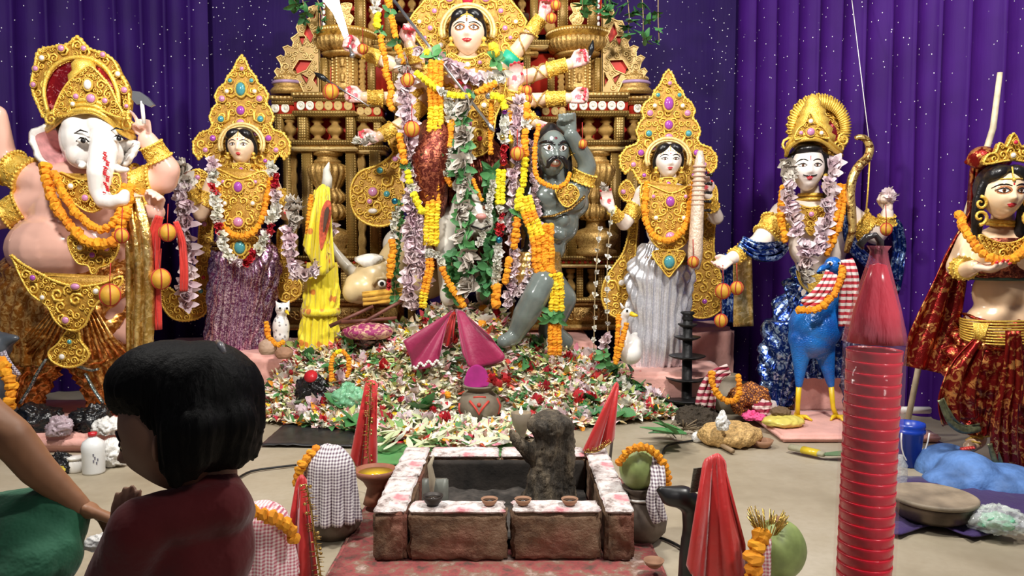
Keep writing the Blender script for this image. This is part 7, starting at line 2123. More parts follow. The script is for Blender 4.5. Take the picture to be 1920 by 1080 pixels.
for i, (a_, z) in enumerate(((.5, 24), (.62, 30), (.5, 36), (.75, 20), (.85, 26))): mb.box(p + V(sin(a_) * 20.4 * k - .003, -cos(a_) * 20.4 * k - .001, z * k), p + V(sin(a_) * 20.4 * k + .003, -cos(a_) * 20.4 * k + .002, (z + 5) * k))
mb.build('print_marks', plain('grey_print', (.2, .2, .25), .6), e)
e, p, k = lathe_thing('plastic_jar', 'jar_body', 142, 884, [(0, 0), (12, 0), (13, 2), (14, 24), (0, 24)], WHITE, 'small white plastic jar beside the white bottle', 'jar')
MB().lathe(p + V(0, 0, 24 * k), [(0, 0), (15 * k, 0), (15 * k, 5 * k), (0, 6 * k)], 18).build('lid', WHITE, e)

# ------------------------------------------------------------------ right clutter
b = flr(1287, 772); k = ms(b.y)
ls = empty('tiered_lamp_stand', b, 'black iron lamp stand with five saucer tiers right of the flower heap', 'lamp')
BIRON = plain('black_cast_iron', (.018, .018, .019), .45, .4, var=.3, bump=.3, bs=50)
MB().lathe(b, [(0, 0), (22 * k, 0), (30 * k, 4 * k), (26 * k, 10 * k), (10 * k, 14 * k), (9 * k, 185 * k), (0, 187 * k)], 16).build('post', BIRON, ls)
for z, r_ in ((26, 56), (62, 40), (104, 34), (140, 24), (164, 18)):
    mb = MB().lathe(b + V(0, 0, z * k), [(9 * k, -12 * k if r_ > 50 else -4 * k), (r_ * .7 * k, -6 * k if r_ > 50 else -2 * k), (r_ * k, 3 * k), (r_ * .95 * k, 4 * k), (r_ * .5 * k, 1 * k), (9 * k, 1 * k)], 40, lobes=18, amp=.10 if r_ < 50 else .03)
    mb.build('saucer_tier', BIRON, ls)
MB().lathe(b + V(0, 0, 172 * k), [(0, 0), (8 * k, 0), (11 * k, 6 * k), (8 * k, 12 * k), (13 * k, 16 * k), (11 * k, 19 * k), (0, 17 * k)], 16, lobes=6, amp=.2).build('top_cup', BIRON, ls)
GSTR = checks('maroon_striped_cotton', (.30, .02, .05), (.72, .55, .52), stripes=24)
e = empty('striped_towel', flr(1335, 760), 'maroon striped cotton towel hanging over the garlanded pot', 'towel')
strip('towel_fold', [(1366, 692, 5.02), (1344, 704, 5.0), (1330, 730, 4.98), (1322, 762, 4.98)], [18, 26, 34, 38], 5.0, GSTR, e, fold=.015)
b = V(*flr(1365, 772)); e, p, k = lathe_thing('clay_pot', 'pot_body', 1365, 772, [(0, 0), (18, 0), (30, 14), (34, 30), (30, 46), (20, 56), (16, 62), (22, 70), (20, 72), (0, 66)], CLAYD, 'dark clay pot under the striped towel right of the lamp stand', 'pot')
G([(1334, 700, 4.94), (1336, 720, 4.92), (1350, 745, 4.90), (1376, 752, 4.90), (1386, 730, 4.92), (1384, 704, 4.94)], 4.9, [('o', 1)], 'orange marigold garland round the dark clay pot', 13)
t = NT('leopard_print'); v = t.vor(60, 'DISTANCE_TO_EDGE'); t.base(t.mix(t.ramp(v.outputs[0], [(.10, (1, 1, 1)), (.22, (0, 0, 0))]), (.66, .24, .04), (.10, .02, .01))); t.set(.7); t.bump(t.noise(8, 3).outputs[0], .5, .04); LEO = t.done()
bag('leopard_bundle', 1404, 778, 76, 66, LEO, 'orange leopard-print cloth bundle behind the archer foot', 31, 'cloth', base=flr(1404, 776, .045), crease=.02)
bag('maroon_bundle', 1424, 782, 40, 40, GSTR, 'small maroon striped bundle beside the leopard-print cloth', 32, 'cloth', base=flr(1426, 782, .045))
STRAW = plain('golden_straw_grain', (.66, .42, .16), .6, var=.3, vs=60, bump=.7, bs=80, bd=.02)
bag('grain_bag', 1368, 832, 118, 50, STRAW, 'clear bag filled with puffed golden grain on the floor', 33, 'bag', crease=.012)
bag('white_bag_knot', 1354, 794, 26, 44, WHITEP, 'white knotted top of the puffed grain bag', 34, 'bag', base=flr(1354, 806, .12), knot=True).name = 'white_plastic_knot'
o = bag('white_ball', 1308, 828, 24, 22, WHITEP, 'small crumpled white paper ball near the grain bag', 35, 'paper', crease=.004)
for px, lab in ((1384, 'left clay bowl in front of the grain bag'), (1430, 'right clay bowl in front of the pink mat')): dish(px, 838, 20, lab, CLAY, z=0.0, h=.7, name='clay_bowl')
o = MB().tube([flr(1330, 822, .02), flr(1374, 846, .02)], .014, 8).build('bamboo_stick', plain('brown_bamboo', (.30, .20, .11), .6, var=.2)); setp(o, 'short brown bamboo stick below the grain bag', 'stick')
e = empty('hand_broom', flr(1530, 850), 'green bristle broom with a yellow band lying on the floor', 'broom')
a, b = flr(1482, 838, .03), flr(1545, 852, .03)
MB().tube([a, a.lerp(b, .5), b], [.03, .03, .024], 10, flat=.6).build('handle', plain('grey_straw', (.40, .38, .26), .7, bump=.5, bs=60), e)
MB().tube([a.lerp(b, .38), a.lerp(b, .85)], [.033, .030], 10, flat=.62).build('band', plain('yellow_tape', (.70, .52, .03), .3), e)
mb = MB()
for i in range(34):
    u = rr.uniform(-1, 1); mb.tube([b + V(0, u * .02, 0), b + V(.14, u * .05 - .01, .01), b + V(.30, u * .12 - .05, -.015)], [.004, .004, .002], 4)
mb.build('bristles', plain('green_bristle', (.12, .20, .10), .6), e)
bag('yellow_packet', 1468, 800, 76, 24, plain('yellow_packet_film', (.72, .62, .14), .3, bump=.5, bs=30), 'flat yellow packet on the pink mat by the archer foot', 36, 'packet', base=flr(1468, 798, .045), crease=.008)
o = bag('coconut_husk', 1462, 790, 38, 18, plain('brown_husk', (.16, .10, .05), .9, bump=.8, bs=60), 'brown coconut husk lying on the yellow packet', 37, 'husk', base=flr(1462, 796, .045) + V(0, 0, .06), crease=.008)
bag('pink_cloth_scrap', 1412, 786, 44, 16, plain('hot_pink_cloth', (.85, .10, .30), .6, bump=.4), 'hot pink cloth scrap on the mat beside the yellow packet', 38, 'cloth', base=flr(1412, 786, .045))
# leafy bundle in front of the lamp stand
e = empty('leaf_bundle', flr(1262, 815), 'bundle of green leaves and dry twigs lying before the lamp stand', 'leaves')
for i in range(12):
    mb = MB(); a = rr.uniform(-.6, 1.2)
    petal(mb, V(-cos(a), rr.uniform(-.3, .3), .35 * abs(sin(a))), V(0, 0, 1), rr.uniform(.14, .26), rr.uniform(.03, .05), rr.uniform(-.2, .1), 5, flr(1275 + rr.uniform(-10, 14), 815, .03 + .008 * i))
    mb.build('leaf', MATS['fresh_green_leaf'] if i % 2 else LEAF, e)
mb = MB()
for i in range(26):
    a = flr(1240 + rr.uniform(0, 60), 806, .02); mb.tube([a, a + V(rr.uniform(-.05, .15), rr.uniform(-.2, .0), rr.uniform(.0, .08))], .004, 4)
mb.build('twigs', plain('dry_twig', (.20, .15, .09), .8), e)
bag('coir_clump', 1310, 795, 80, 40, plain('dark_coir', (.06, .045, .03), .9, bump=.9, bs=70, bd=.03), 'dark tangled coir clump under the lamp stand', 39, 'fibre', crease=.03)
# right edge: bucket, drum, purple sheet, bags
b = flr(1702, 872); k = ms(b.y)
e = empty('plastic_bucket', b, 'blue plastic bucket behind the red cup stack', 'bucket')
BLUEB = plain('blue_bucket_plastic', (.01, .05, .42), .3, var=.08)
MB().lathe(b, [(0, 0), (20 * k, 0), (26 * k, 62 * k), (29 * k, 64 * k), (29 * k, 70 * k), (27 * k, 71 * k), (29 * k, 76 * k), (28 * k, 82 * k), (25 * k, 82 * k), (22 * k, 60 * k), (18 * k, 4 * k), (0, 4 * k)], 28).build('bucket_body', BLUEB, e)
MB().tube([b + V(26 * k * cos(a), -24 * k + 8 * k * sin(a), (68 - 60 * sin(a)) * k) for a in [pi * i / 12 for i in range(13)]], .004, 6).build('handle', WHITE, e)
o = MB().box(flr(1714, 838) + V(0, .15, .16), flr(1714, 838) + V(.18, .18, .20), bev=.006).build('white_bar', WHITE); setp(o, 'white plastic bar end beside the blue bucket', 'bar')
rows = []
for j in range(11):
    row = []
    for i in range(25):
        x = 1640 + 400 * i / 24; y = 893 + 10 * (i / 24) + (100 + 10 * sin(i * .7)) * j / 10
        row.append(flr(x, y, .01 + .02 * abs(noise.noise(V(i * .5, j * .5, 1)))))
    rows.append(row)
o = MB().grid(rows, thick=.006).build('purple_sheet', cloth('deep_purple_cloth', (.035, .012, .11))); setp(o, 'dark purple cloth sheet spread on the floor at the right', 'cloth')
b = flr(1748, 968, .03); k = ms(b.y)
e = empty('shallow_drum', b, 'wide shallow pan with a worn wooden lid at the right', 'drum')
MB().lathe(b, [(0, 0), (58 * k, 0), (68 * k, 8 * k), (72 * k, 30 * k), (70 * k, 34 * k), (0, 34 * k)], 40).build('pan', plain('dark_bronze', (.11, .08, .06), .35, .6, var=.3), e)
MB().lathe(b + V(0, 0, 34 * k), [(0, 0), (76 * k, 0), (78 * k, 3 * k), (78 * k, 7 * k), (74 * k, 9 * k), (70 * k, 7 * k), (0, 7 * k)], 40).build('lid', plain('worn_wood_lid', (.30, .24, .17), .6, var=.3, vs=8, bump=.3), e)
bag('clear_bag', 1872, 990, 110, 52, CLEARP, 'clear crumpled plastic bag on the purple sheet', 41, 'bag', base=flr(1872, 992, .03), crease=.02)
bag('green_packet', 1868, 980, 62, 30, plain('mint_green_packet', (.20, .55, .35), .4, bump=.5), 'mint green packet inside the clear bag', 42, 'packet', base=flr(1868, 988, .05))
lathe_thing('clear_bottle', 'bottle_body', 1686, 918, [(0, 0), (12, 0), (14, 4), (13, 20), (14, 24), (13, 44), (14, 48), (6, 62), (5, 68), (0, 68)], CLEARP, 'clear plastic bottle between cup stack and bucket', 'bottle')
o = MB().plate([flr(x, y, .012) for x, y in smooth_poly([(1668, 964), (1684, 958), (1694, 966), (1702, 974), (1690, 978), (1676, 972)], 3)], .008, (0, 0, 1)).build('red_petal_scrap', MATS['red_enamel']); setp(o, 'small red cloth scrap on the floor beside the cup stack', 'cloth')
# cables on the floor
for pts, lab in (([(438, 902), (470, 884), (520, 876), (556, 872)], 'thin dark cable on the floor left of the fire pit'), ([(1240, 858), (1246, 840), (1262, 832), (1300, 826)], 'dark cable on the floor right of the fire pit'), ([(1232, 1006), (1262, 1018), (1300, 1040)], 'short dark cable beside the black stand')):
    o = MB().tube([flr(x, y, .008) for x, y in smooth_poly(pts, 5, False)], .006, 6).build('cable', BIRON); setp(o, lab, 'cable')
# ================================================================== fire pit
X0, X1, YF0, YB0, ZT = -.525, .435, 2.78, 3.66, .20
pit = empty('fire_pit', ((X0 + X1) / 2, (YF0 + YB0) / 2, .0), 'square fire pit of brown mud bricks dusted with white flour and red powder', 'fire pit')
t = NT('mud_brick')
n1 = t.noise(9, 5, .65); n2 = t.noise(3, 4)
c = t.ramp(n1.outputs[0], [(.28, (.06, .032, .018)), (.5, (.17, .095, .052)), (.72, (.30, .19, .12))])
c = t.mix(t.ramp(n2.outputs[0], [(.54, (0, 0, 0)), (.68, (.4, .4, .4))]), c, (.32, .05, .05))
t.base(c); t.set(.85); t.bump(t.noise(26, 5, .7).outputs[0], .8, .02); MUD = t.done()
t = NT('flour_dust')
n1 = t.noise(14, 5, .7); n2 = t.noise(7, 4, .6)
c = t.ramp(n1.outputs[0], [(.36, (.26, .20, .18)), (.47, (.66, .58, .56)), (.62, (.86, .84, .82))])
c = t.mix(t.ramp(n2.outputs[0], [(.55, (0, 0, 0)), (.64, (.8, .8, .8))]), c, (.60, .10, .14))
t.base(c); t.set(.9); t.bump(t.noise(40, 4, .7).outputs[0], .8, .012); FLOUR = t.done()
t = NT('red_powdered_base')
n1 = t.noise(11, 5, .7); n2 = t.noise(24, 4, .6)
c = t.ramp(n1.outputs[0], [(.34, (.10, .06, .045)), (.47, (.30, .06, .06)), (.56, (.22, .13, .09)), (.68, (.50, .36, .32))])
t.base(c); t.set(.9); t.bump(n2.outputs[0], .7, .012); REDB = t.done()
def rough_box(name, lo, hi, mat, parent, seed, bev=.010, amp=.007, cuts=9):
    bm = bmesh.new(); bmesh.ops.create_cube(bm, size=1.0)
    lo = Vector(lo); hi = Vector(hi); c = (lo + hi) / 2; h = hi - lo
    for v in bm.verts: v.co = Vector((v.co.x * h.x, v.co.y * h.y, v.co.z * h.z))
    bmesh.ops.bevel(bm, geom=bm.edges[:], offset=bev, segments=2, affect='EDGES')
    bmesh.ops.subdivide_edges(bm, edges=[e for e in bm.edges if e.calc_length() > .04], cuts=cuts, use_grid_fill=True)
    for v in bm.verts:
        p = v.co + c
        v.co += v.co.normalized() * (amp * noise.noise(p * 22 + V(seed, 0, 0)) + amp * .8 * noise.noise(p * 55 + V(0, seed, 0)))
    me = bpy.data.meshes.new(name)
    for f in bm.faces: f.smooth = True
    bm.to_mesh(me); bm.free(); me.materials.append(mat)
    return put(name, me, c, parent=parent)
rough_box('base_step', (-.66, 2.50, 0), (.55, 3.80, .018), REDB, pit, 1, .012, .006, 16)
ZB = .012
def brick(x0, y0, x1, y1, s):
    b = rough_box('brick', (x0, y0, ZB), (x1, y1, ZT), MUD, pit, s, .014, .011, 12)
    rough_box('flour_coat', (x0 + .003, y0 + .003, ZT - .004), (x1 - .003, y1 - .003, ZT + .010), FLOUR, b, s + 30, .005, .009, 12)
fx = lambda px: (px - 960) / FPX * YF0
brick(fx(692), YF0, fx(757), YF0 + .42, 1); brick(fx(692), YF0 + .43, fx(757), YB0, 2)
brick(fx(761), YF0, fx(949), YF0 + .115, 3); brick(fx(959), YF0 + .005, fx(1131), YF0 + .118, 4)
brick(fx(1139), YF0 + .005, fx(1196), YF0 + .40, 5); brick(fx(1139), YF0 + .41, fx(1196), YB0, 6)
brick(fx(760), YB0 - .15, -.06, YB0, 7); brick(-.05, YB0 - .15, fx(1137), YB0, 8)
rough_box('soot_shade_lining', (-.375, YB0 - .163, ZB), (.33, YB0 - .148, ZT - .012), plain('soot_and_shade', (.028, .022, .018), .9, var=.5, vs=9, bump=.6), pit, 71, .003, .004)  # dark slab: soot, with the pit's inner shade also put into its colour
mb = MB(); mb.grid([[V(-.39 + .72 * i / 24, 2.90 + .60 * j / 20, .055 + .02 * noise.noise(V(i * .4, j * .4, 2))) for i in range(25)] for j in range(21)])
mb.build('ash_bed', plain('grey_black_ash', (.05, .042, .036), .95, var=.5, vs=20, bump=.8, bs=50), pit)
# burnt log
def gnarl(elems, voxel, amp, fr, seed, smooth=1):
    vs, fs = blob(elems, voxel, smooth)
    out = []
    for v in vs:
        v = Vector(v); q = noise.noise(V(v.x * fr, v.y * fr, v.z * fr * .35) + V(seed, 0, 0)); q2 = noise.noise(v * fr * 2.4 + V(0, seed, 0))
        out.append(tuple(v + V(v.x - elems[0][1][0][0].x, v.y - elems[0][1][0][0].y, 0).normalized() * (amp * q + amp * .6 * q2)))
    return MB().add(out, fs)
A = lambda x, y, d=0.0: at(x, y, 3.22 + d)
t = NT('burnt_log'); n1 = t.noise(16, 5, .7, vec=t.co((1, 1, .3))); t.base(t.ramp(n1.outputs[0], [(.32, (.015, .013, .011)), (.5, (.07, .055, .038)), (.68, (.22, .17, .11))])); t.set(.8); t.bump(n1.outputs[0], 1.0, .03); LOGM = t.done()
el = [('c', [(A(1016, 990), .10), (A(1016, 940), .094), (A(1026, 880), .068), (A(1030, 830), .064), (A(1030, 800), .075)]), ('c', [(A(1046, 950, .04), .085), (A(1054, 880, .02), .052), (A(1056, 820, 0), .045)]), ('e', A(1030, 795, -.01), (.095, .08, .055)), ('c', [(A(1004, 856), .045), (A(984, 838, -.02), .030), (A(966, 822, -.02), .022), (A(960, 810, -.02), .014)]), ('e', A(1050, 802), (.055, .06, .05))]
o = gnarl(el, .009, .015, 30, 3).build('charred_log', LOGM); setp(o, 'charred gnarled log standing upright in the fire pit', 'log')
# incense packet and clay lamps on the rim
o = rough_box('incense_packet', (-.345, 2.905, .06), (-.245, 2.935, .285), plain('smoky_grey_card', (.20, .21, .18), .4, alpha=.8), None, 9, .004, .002, 4); setp(o, 'grey transparent incense packet leaning inside the fire pit', 'packet')
o = MB().tube([V(-.31, 2.92, .20), V(-.305, 2.91, .28), V(-.315, 2.915, .34), V(-.30, 2.92, .375)], [.012, .014, .010, .004], 7).build('wick_bundle', plain('straw_wick', (.42, .36, .26), .8)); setp(o, 'bundle of straw wicks sticking out of the incense packet', 'wick')
for px, dark, lab in ((809, True, 'dark metal oil lamp on the left of the pit rim'), (917, False, 'first clay oil lamp from the left on the pit rim'), (981, False, 'middle clay oil lamp on the pit rim right of the joint'), (1070, False, 'last clay oil lamp on the right of the pit rim')):
    p = V((px - 960) / FPX * 2.84, 2.835, ZT + .012)
    r_ = 20 if dark else 16.5
    dish(px, 955, r_, lab, plain('sooty_metal', (.045, .035, .03), .5, .3) if dark else CLAY, plain('dark_oil', (.03, .02, .015), .2), 'oil', h=.95 if dark else .75, name='oil_lamp', group='oil lamps on the pit rim', base=p)
dish(1222, 1064, 20, 'clay oil lamp on the right corner of the pit base', CLAY, h=.7, name='oil_lamp', base=V(.50, 2.66, .05))
# goblet with a flame behind the log
b = flr(977, 846); e, p, k = lathe_thing('clay_goblet', 'goblet', 977, 846, [(0, 0), (12, 0), (10, 6), (6, 14), (8, 34), (16, 52), (20, 74), (18, 75), (14, 56), (0, 50)], CLAYD, 'tall clay goblet with a small burning wick behind the log', 'lamp')
t = NT('flame_glow'); t.base((1, .7, .3)); t.b.inputs['Emission Color'].default_value = (1, .72, .35, 1); t.b.inputs['Emission Strength'].default_value = 6; FLM = t.done()
MB().lathe(p + V(0, 0, 70 * k), [(0, 0), (3.5 * k, 4 * k), (3 * k, 9 * k), (0, 18 * k)], 10).build('flame', FLM, e)
# yellow bowl on its stand at the left corner
b = V(-.60, 3.34, .045); k = ms(3.34)
e = empty('oil_bowl', b, 'clay pedestal bowl filled with yellow oil at the left pit corner', 'bowl')
MB().lathe(b, [(0, 0), (24 * k, 0), (20 * k, 14 * k), (16 * k, 30 * k), (24 * k, 44 * k), (36 * k, 54 * k), (40 * k, 66 * k), (37 * k, 66 * k), (30 * k, 56 * k), (0, 52 * k)], 30).build('pedestal_bowl', plain('red_brown_clay', (.30, .11, .06), .6, var=.25), e)
MB().lathe(b, [(0, 61 * k), (34 * k, 60 * k), (0, 54 * k)], 30).build('yellow_oil', plain('turmeric_oil', (.62, .42, .02), .2), e)

# ------------------------------------------------------------------ pots at the pit corners
GINGHAM = checks('red_black_gingham', (.14, .09, .13), (.80, .76, .76), 85)
GINGR = checks('pink_gingham', (.50, .12, .17), (.82, .70, .70), 95)
GREENC = plain('green_coconut_skin', (.26, .33, .11), .45, var=.25, vs=14)
def corner_pot(b, r, label, mat=plain('dark_pot_clay', (.10, .07, .05), .6, var=.3, bump=.3)):
    e = empty('water_pot', b, label, 'pot')
    MB().lathe(b, [(0, 0), (r * .6, 0), (r * .95, r * .4), (r, r * .8), (r * .8, r * 1.2), (r * .48, r * 1.45), (r * .42, r * 1.7), (r * .58, r * 1.9), (r * .54, r * 1.92), (r * .36, r * 1.7), (0, r * 1.6)], 30).build('pot_body', mat, e)
    MB().tube([b + V(r * .5 * cos(a), r * .5 * sin(a), r * 1.52) for a in [2 * pi * i / 20 for i in range(20)]], .006, 5, closed=True).build('thread', WHITE, e)
    return e
def coconut(c, r, label):
    mb = MB().ell((0, 0, 0), (r, r * .95, r * 1.12), 24, 18)
    vs = []
    for v in mb.v:
        v = Vector(v); a = atan2(v.y, v.x)
        v = v * (1 + .05 * cos(3 * a) * (1 - abs(v.z) / (r * 1.2)) + .02 * noise.noise(v * 20))
        vs.append(tuple(v + c))
    mb.v = vs
    e = empty('green_coconut', c - V(0, 0, r), label, 'coconut')
    mb.build('husk', GREENC, e)
    MB().lathe(c + V(0, 0, r * 1.05), [(r * .3, 0), (r * .22, .012), (0, .016)], 12).build('stem_cap', CLAY, e)
def drape(b, r, z, mat, label, seed, px_w=0, back=False, a0=pi * .9, a1=pi * 2.1, down=.9, name='checked_towel'):
    """towel laid over a coconut and pot, falling on the viewer's side"""
    rows = []
    for j in range(22):
        f = j / 21; row = []
        for i in range(40):
            a = a0 + (a1 - a0) * i / 39
            if f < .35: q = f / .35; rr_ = r * sin(q * pi / 2); zz = z - r * .9 * (1 - cos(q * pi / 2))
            else: q = (f - .35) / .65; rr_ = r * (1.0 + .12 * q); zz = z - r * .9 - down * r * 2.0 * q
            w_ = (1 + .12 * f * sin(16 * a + seed)) * (.92 + .16 * f)
            row.append(b + V(cos(a) * rr_ * w_, sin(a) * rr_ * w_, zz))
        rows.append(row)
    o = MB().grid(rows, thick=.006).build(name, mat)
    return setp(o, label, 'towel')
def gl3(pts, size, code, label, across=1):
    rr_ = random.Random(int(size * 1e4) + len(pts)); P = [Vector(q) for q in smooth_poly([tuple(p) for p in pts], 6, False)]
    g = empty('flower_garland', min(P, key=lambda v: v.z), label, 'garland')
    MB().tube(P, .004, 4).build('thread', STRING, g)
    for p, d in along(P, size * .62):
        flower(code, p, size, rr_, g, (d + V(rr_.uniform(-.2, .2), rr_.uniform(-.2, .2), 0)).to_track_quat('Z', 'Y').to_euler())
b1 = flr(626, 1004); corner_pot(b1, .115, 'water pot under a checked towel left of the fire pit'); coconut(b1 + V(.015, 0, .265), .075, 'green coconut hidden under the checked towel left of the pit')
drape(b1, .108, .375, GINGHAM, 'black and white checked towel over the left pot', 2, a0=pi * .85, a1=pi * 1.86)
gl3([b1 + V(-.06, -.03, .365), b1 + V(-.10, -.07, .32), b1 + V(-.125, -.07, .26), b1 + V(-.13, -.06, .22)], .042, 'o', 'orange marigold strand beside the left checked towel')
b2 = flr(1196, 1012); corner_pot(b2, .115, 'dark water pot with a coconut right of the fire pit'); coconut(b2 + V(-.005, 0, .290), .075, 'green coconut on the pot right of the fire pit')
gl3([b2 + V(-.085, -.05, .33), b2 + V(-.04, -.06, .385), b2 + V(.03, -.05, .385), b2 + V(.085, -.05, .33), b2 + V(.105, -.05, .26), b2 + V(.11, -.05, .20)], .036, 'o', 'orange marigold garland arching over the right coconut')
strip('checked_towel', [(1196, 846, b2.y + .04), (1226, 862, b2.y - .02), (1232, 900, b2.y - .10), (1226, 940, b2.y - .12), (1236, 978, b2.y - .12)], [20, 24, 26, 30, 26], b2.y, GINGHAM, None, fold=.008, folds=2)
setp(bpy.data.objects['checked_towel.001'], 'narrow checked towel strip beside the right coconut', 'towel')
b3 = V(-.80, 2.42, 0); corner_pot(b3, .105, 'water pot behind the girl back'); coconut(b3 + V(0, 0, .27), .07, 'coconut under the pink checked cloth behind the girl')
drape(b3, .088, .362, GINGR, 'pink checked cloth over the pot behind the girl', 4, a0=0, a1=2 * pi - .01, name='pink_checked_cloth')
gl3([b3 + V(-.10, -.04, .30), b3 + V(-.04, -.10, .375), b3 + V(.04, -.10, .36), b3 + V(.10, -.06, .31), b3 + V(.12, -.05, .25)], .045, 'o', 'orange marigold garland on the pink checked cloth behind the girl')
b4 = V(.80, 2.36, 0); corner_pot(b4, .105, 'water pot at the bottom right by the red flag'); coconut(b4 + V(.03, 0, .235), .085, 'green coconut at the bottom right by the red flag')
strip('pink_checked_cloth', [(1432, 1012, 2.30), (1432, 1040, 2.27), (1430, 1085, 2.26)], [24, 18, 20], 2.3, GINGR, None, fold=.005, folds=2)
setp(bpy.data.objects['pink_checked_cloth.001'], 'maroon checked strip beside the bottom right coconut', 'towel')
gl3([b4 + V(-.05, -.08, .31), b4 + V(-.075, -.10, .26), b4 + V(-.08, -.11, .20), b4 + V(-.08, -.11, .12)], .055, 'o', 'large orange marigold strand beside the bottom right flag')
mb = MB()
for i in range(60): 
    a = R.uniform(0, 2 * pi); mb.tube([b4 + V(-.02 + .03 * cos(a), -.05 + .03 * sin(a), .31), b4 + V(-.02 + .06 * cos(a), -.05 + .06 * sin(a), .36 + R.uniform(-.02, .02))], .002, 3)
o = mb.build('tinsel_tuft', plain('gold_tinsel', (.55, .38, .10), .25, .8)); setp(o, 'gold tinsel tuft on the bottom right pot', 'tinsel')

# ------------------------------------------------------------------ red flags on sticks
REDF = cloth('red_flag_satin', (.58, .018, .018), .40, wr=8, wb=.25, sheen=.4)
TINS = foil('gold_tinsel_trim', (.30, .18, .03), (.85, .65, .25), 90, .25, .8)
def flag(top, bottom, Y, label, stick, trim=None, fringe=None, wave=.02):
    e = empty('red_flag', V(at(stick[0][0], stick[0][1], Y).x, Y, 0), label, 'flag')
    flap(top, bottom, Y, Y - .03, 'flag_cloth', e, REDF, 26, 24, wave)
    a, b = at(stick[0][0], stick[0][1], Y + .02), at(stick[1][0], stick[1][1], Y + .02)
    MB().tube([a, b, V(b.x, b.y, .0)], .007, 6).build('stick', plain('dark_stick', (.06, .05, .04), .6), e)
    for nm, pts in (('gold_trim', trim), ('gold_fringe', fringe)):
        if not pts: continue
        P = [at(x, y, Y - .055) for x, y in smooth_poly(pts, 5, False)]
        mb = MB().tube(P, .007, 5, flat=.5)
        rr_ = random.Random(3)
        for p, d in along(P, .008):
            s_ = d.cross(V(0, 1, 0)) * (1 if nm == 'gold_fringe' else rr_.choice((-1, 1)))
            mb.tube([p, p + s_ * rr_.uniform(.012, .026) + V(0, -.006, 0)], [.003, .001], 3)
            if rr_.random() < .2: mb.ell(p + s_ * .015 - V(0, .008, 0), .006, 6, 4)
        mb.build(nm, TINS, e)
    return e
flag([(688, 714), (700, 713), (708, 722)], [(658, 860), (676, 884), (702, 886), (706, 840)], 3.58, 'red satin flag with gold trim at the back left of the pit', ((702, 730), (700, 890)), trim=[(696, 716), (692, 780), (690, 840), (694, 884)])
flag([(558, 902), (566, 890), (574, 900)], [(522, 1110), (560, 1112), (600, 1110)], 2.62, 'tall red satin flag with gold tinsel between girl and pit', ((566, 892), (580, 1100)), trim=[(574, 908), (584, 960), (592, 1020), (604, 1100)])
flag([(1156, 716), (1158, 720), (1158, 728)], [(1094, 846), (1122, 846), (1148, 826), (1150, 800)], 3.58, 'red satin pennant with gold fringe at the back right of the pit', ((1158, 720), (1142, 880)), fringe=[(1096, 848), (1120, 846), (1146, 828)])
flag([(1100, 850), (1116, 850), (1130, 846)], [(1104, 868), (1120, 884), (1138, 878)], 3.60, 'small red cloth end under the right pennant', ((1128, 850), (1128, 884)))
flag([(1322, 862), (1344, 850), (1358, 866)], [(1290, 1060), (1320, 1110), (1396, 1110), (1398, 1020)], 2.40, 'broad red satin flag at the bottom right', ((1326, 870), (1336, 1080)), trim=None, fringe=None, wave=.03)
# dark fringe brush and black curved stand by that flag
mb = MB()
for i in range(18):
    y = 876 + i * 2.6; mb.tube([at(1322 - i * .5, y, 2.42), at(1300 - i * .4, y + 3, 2.42)], .0022, 4)
o = mb.build('bristle_fringe', plain('grey_bristle', (.22, .20, .15), .8)); setp(o, 'row of grey bristles along the left edge of the broad red flag', 'fringe')
A = lambda x, y, d=0.0: at(x, y, 2.52 + d)
el = [('c', [(A(1240, 920), .018), (A(1256, 930), .034), (A(1280, 932), .040), (A(1300, 948, .02), .04), (A(1300, 990, .02), .036), (A(1292, 1040, .02), .034), (A(1290, 1100, .02), .036), (V(A(1290, 1100, .02).x, 2.54, .02), .05)])]
vs, fs = blob(el, .010, 2)
o = MB().add(vs, fs).build('black_stand', plain('black_lacquer', (.014, .014, .015), .35, var=.3)); setp(o, 'black curved stand with a pointed head behind the broad red flag', 'stand')
# ================================================================== girl in the foreground
YQ = 1.15; k = ms(YQ)
A = lambda x, y, d=0.0: at(x, y, YQ + d)
GSKIN = plain('child_skin', (.30, .15, .09), .5, var=.08)
girl = empty('person', (A(330, 1080).x, YQ, 0), 'small girl with a black bob haircut in a dark red shirt praying', 'person')
hd = Head(girl, A(340, 800), 126 * k, GSKIN, yaw=-radians(94), pitch=.30, roll=radians(0), jaw=.26, width=.80, depth=.92, nose=.24, plump=1.2, nu=96, nv=72)
hd.M = hd.M
face(hd, eye=.15, ez=.0, ex=.30, lipw=.15, bindi=False, brow=.9)
MB().ell(hd.w(.80, .02, -.12), (.05 * hd.h, .13 * hd.h, .2 * hd.h), 12, 8).build('ear', GSKIN, hd.o)
KH = NT('child_black_hair'); n1 = KH.noise(120, 3, .6, vec=KH.co((1, 1, .06)))
KH.base(KH.ramp(n1.outputs[0], [(.3, (.0015, .0015, .0015)), (.7, (.004, .0035, .0035))])); KH.set(.6, spec=.15); KH.bump(n1.outputs[0], .4, .006); KH = KH.done()
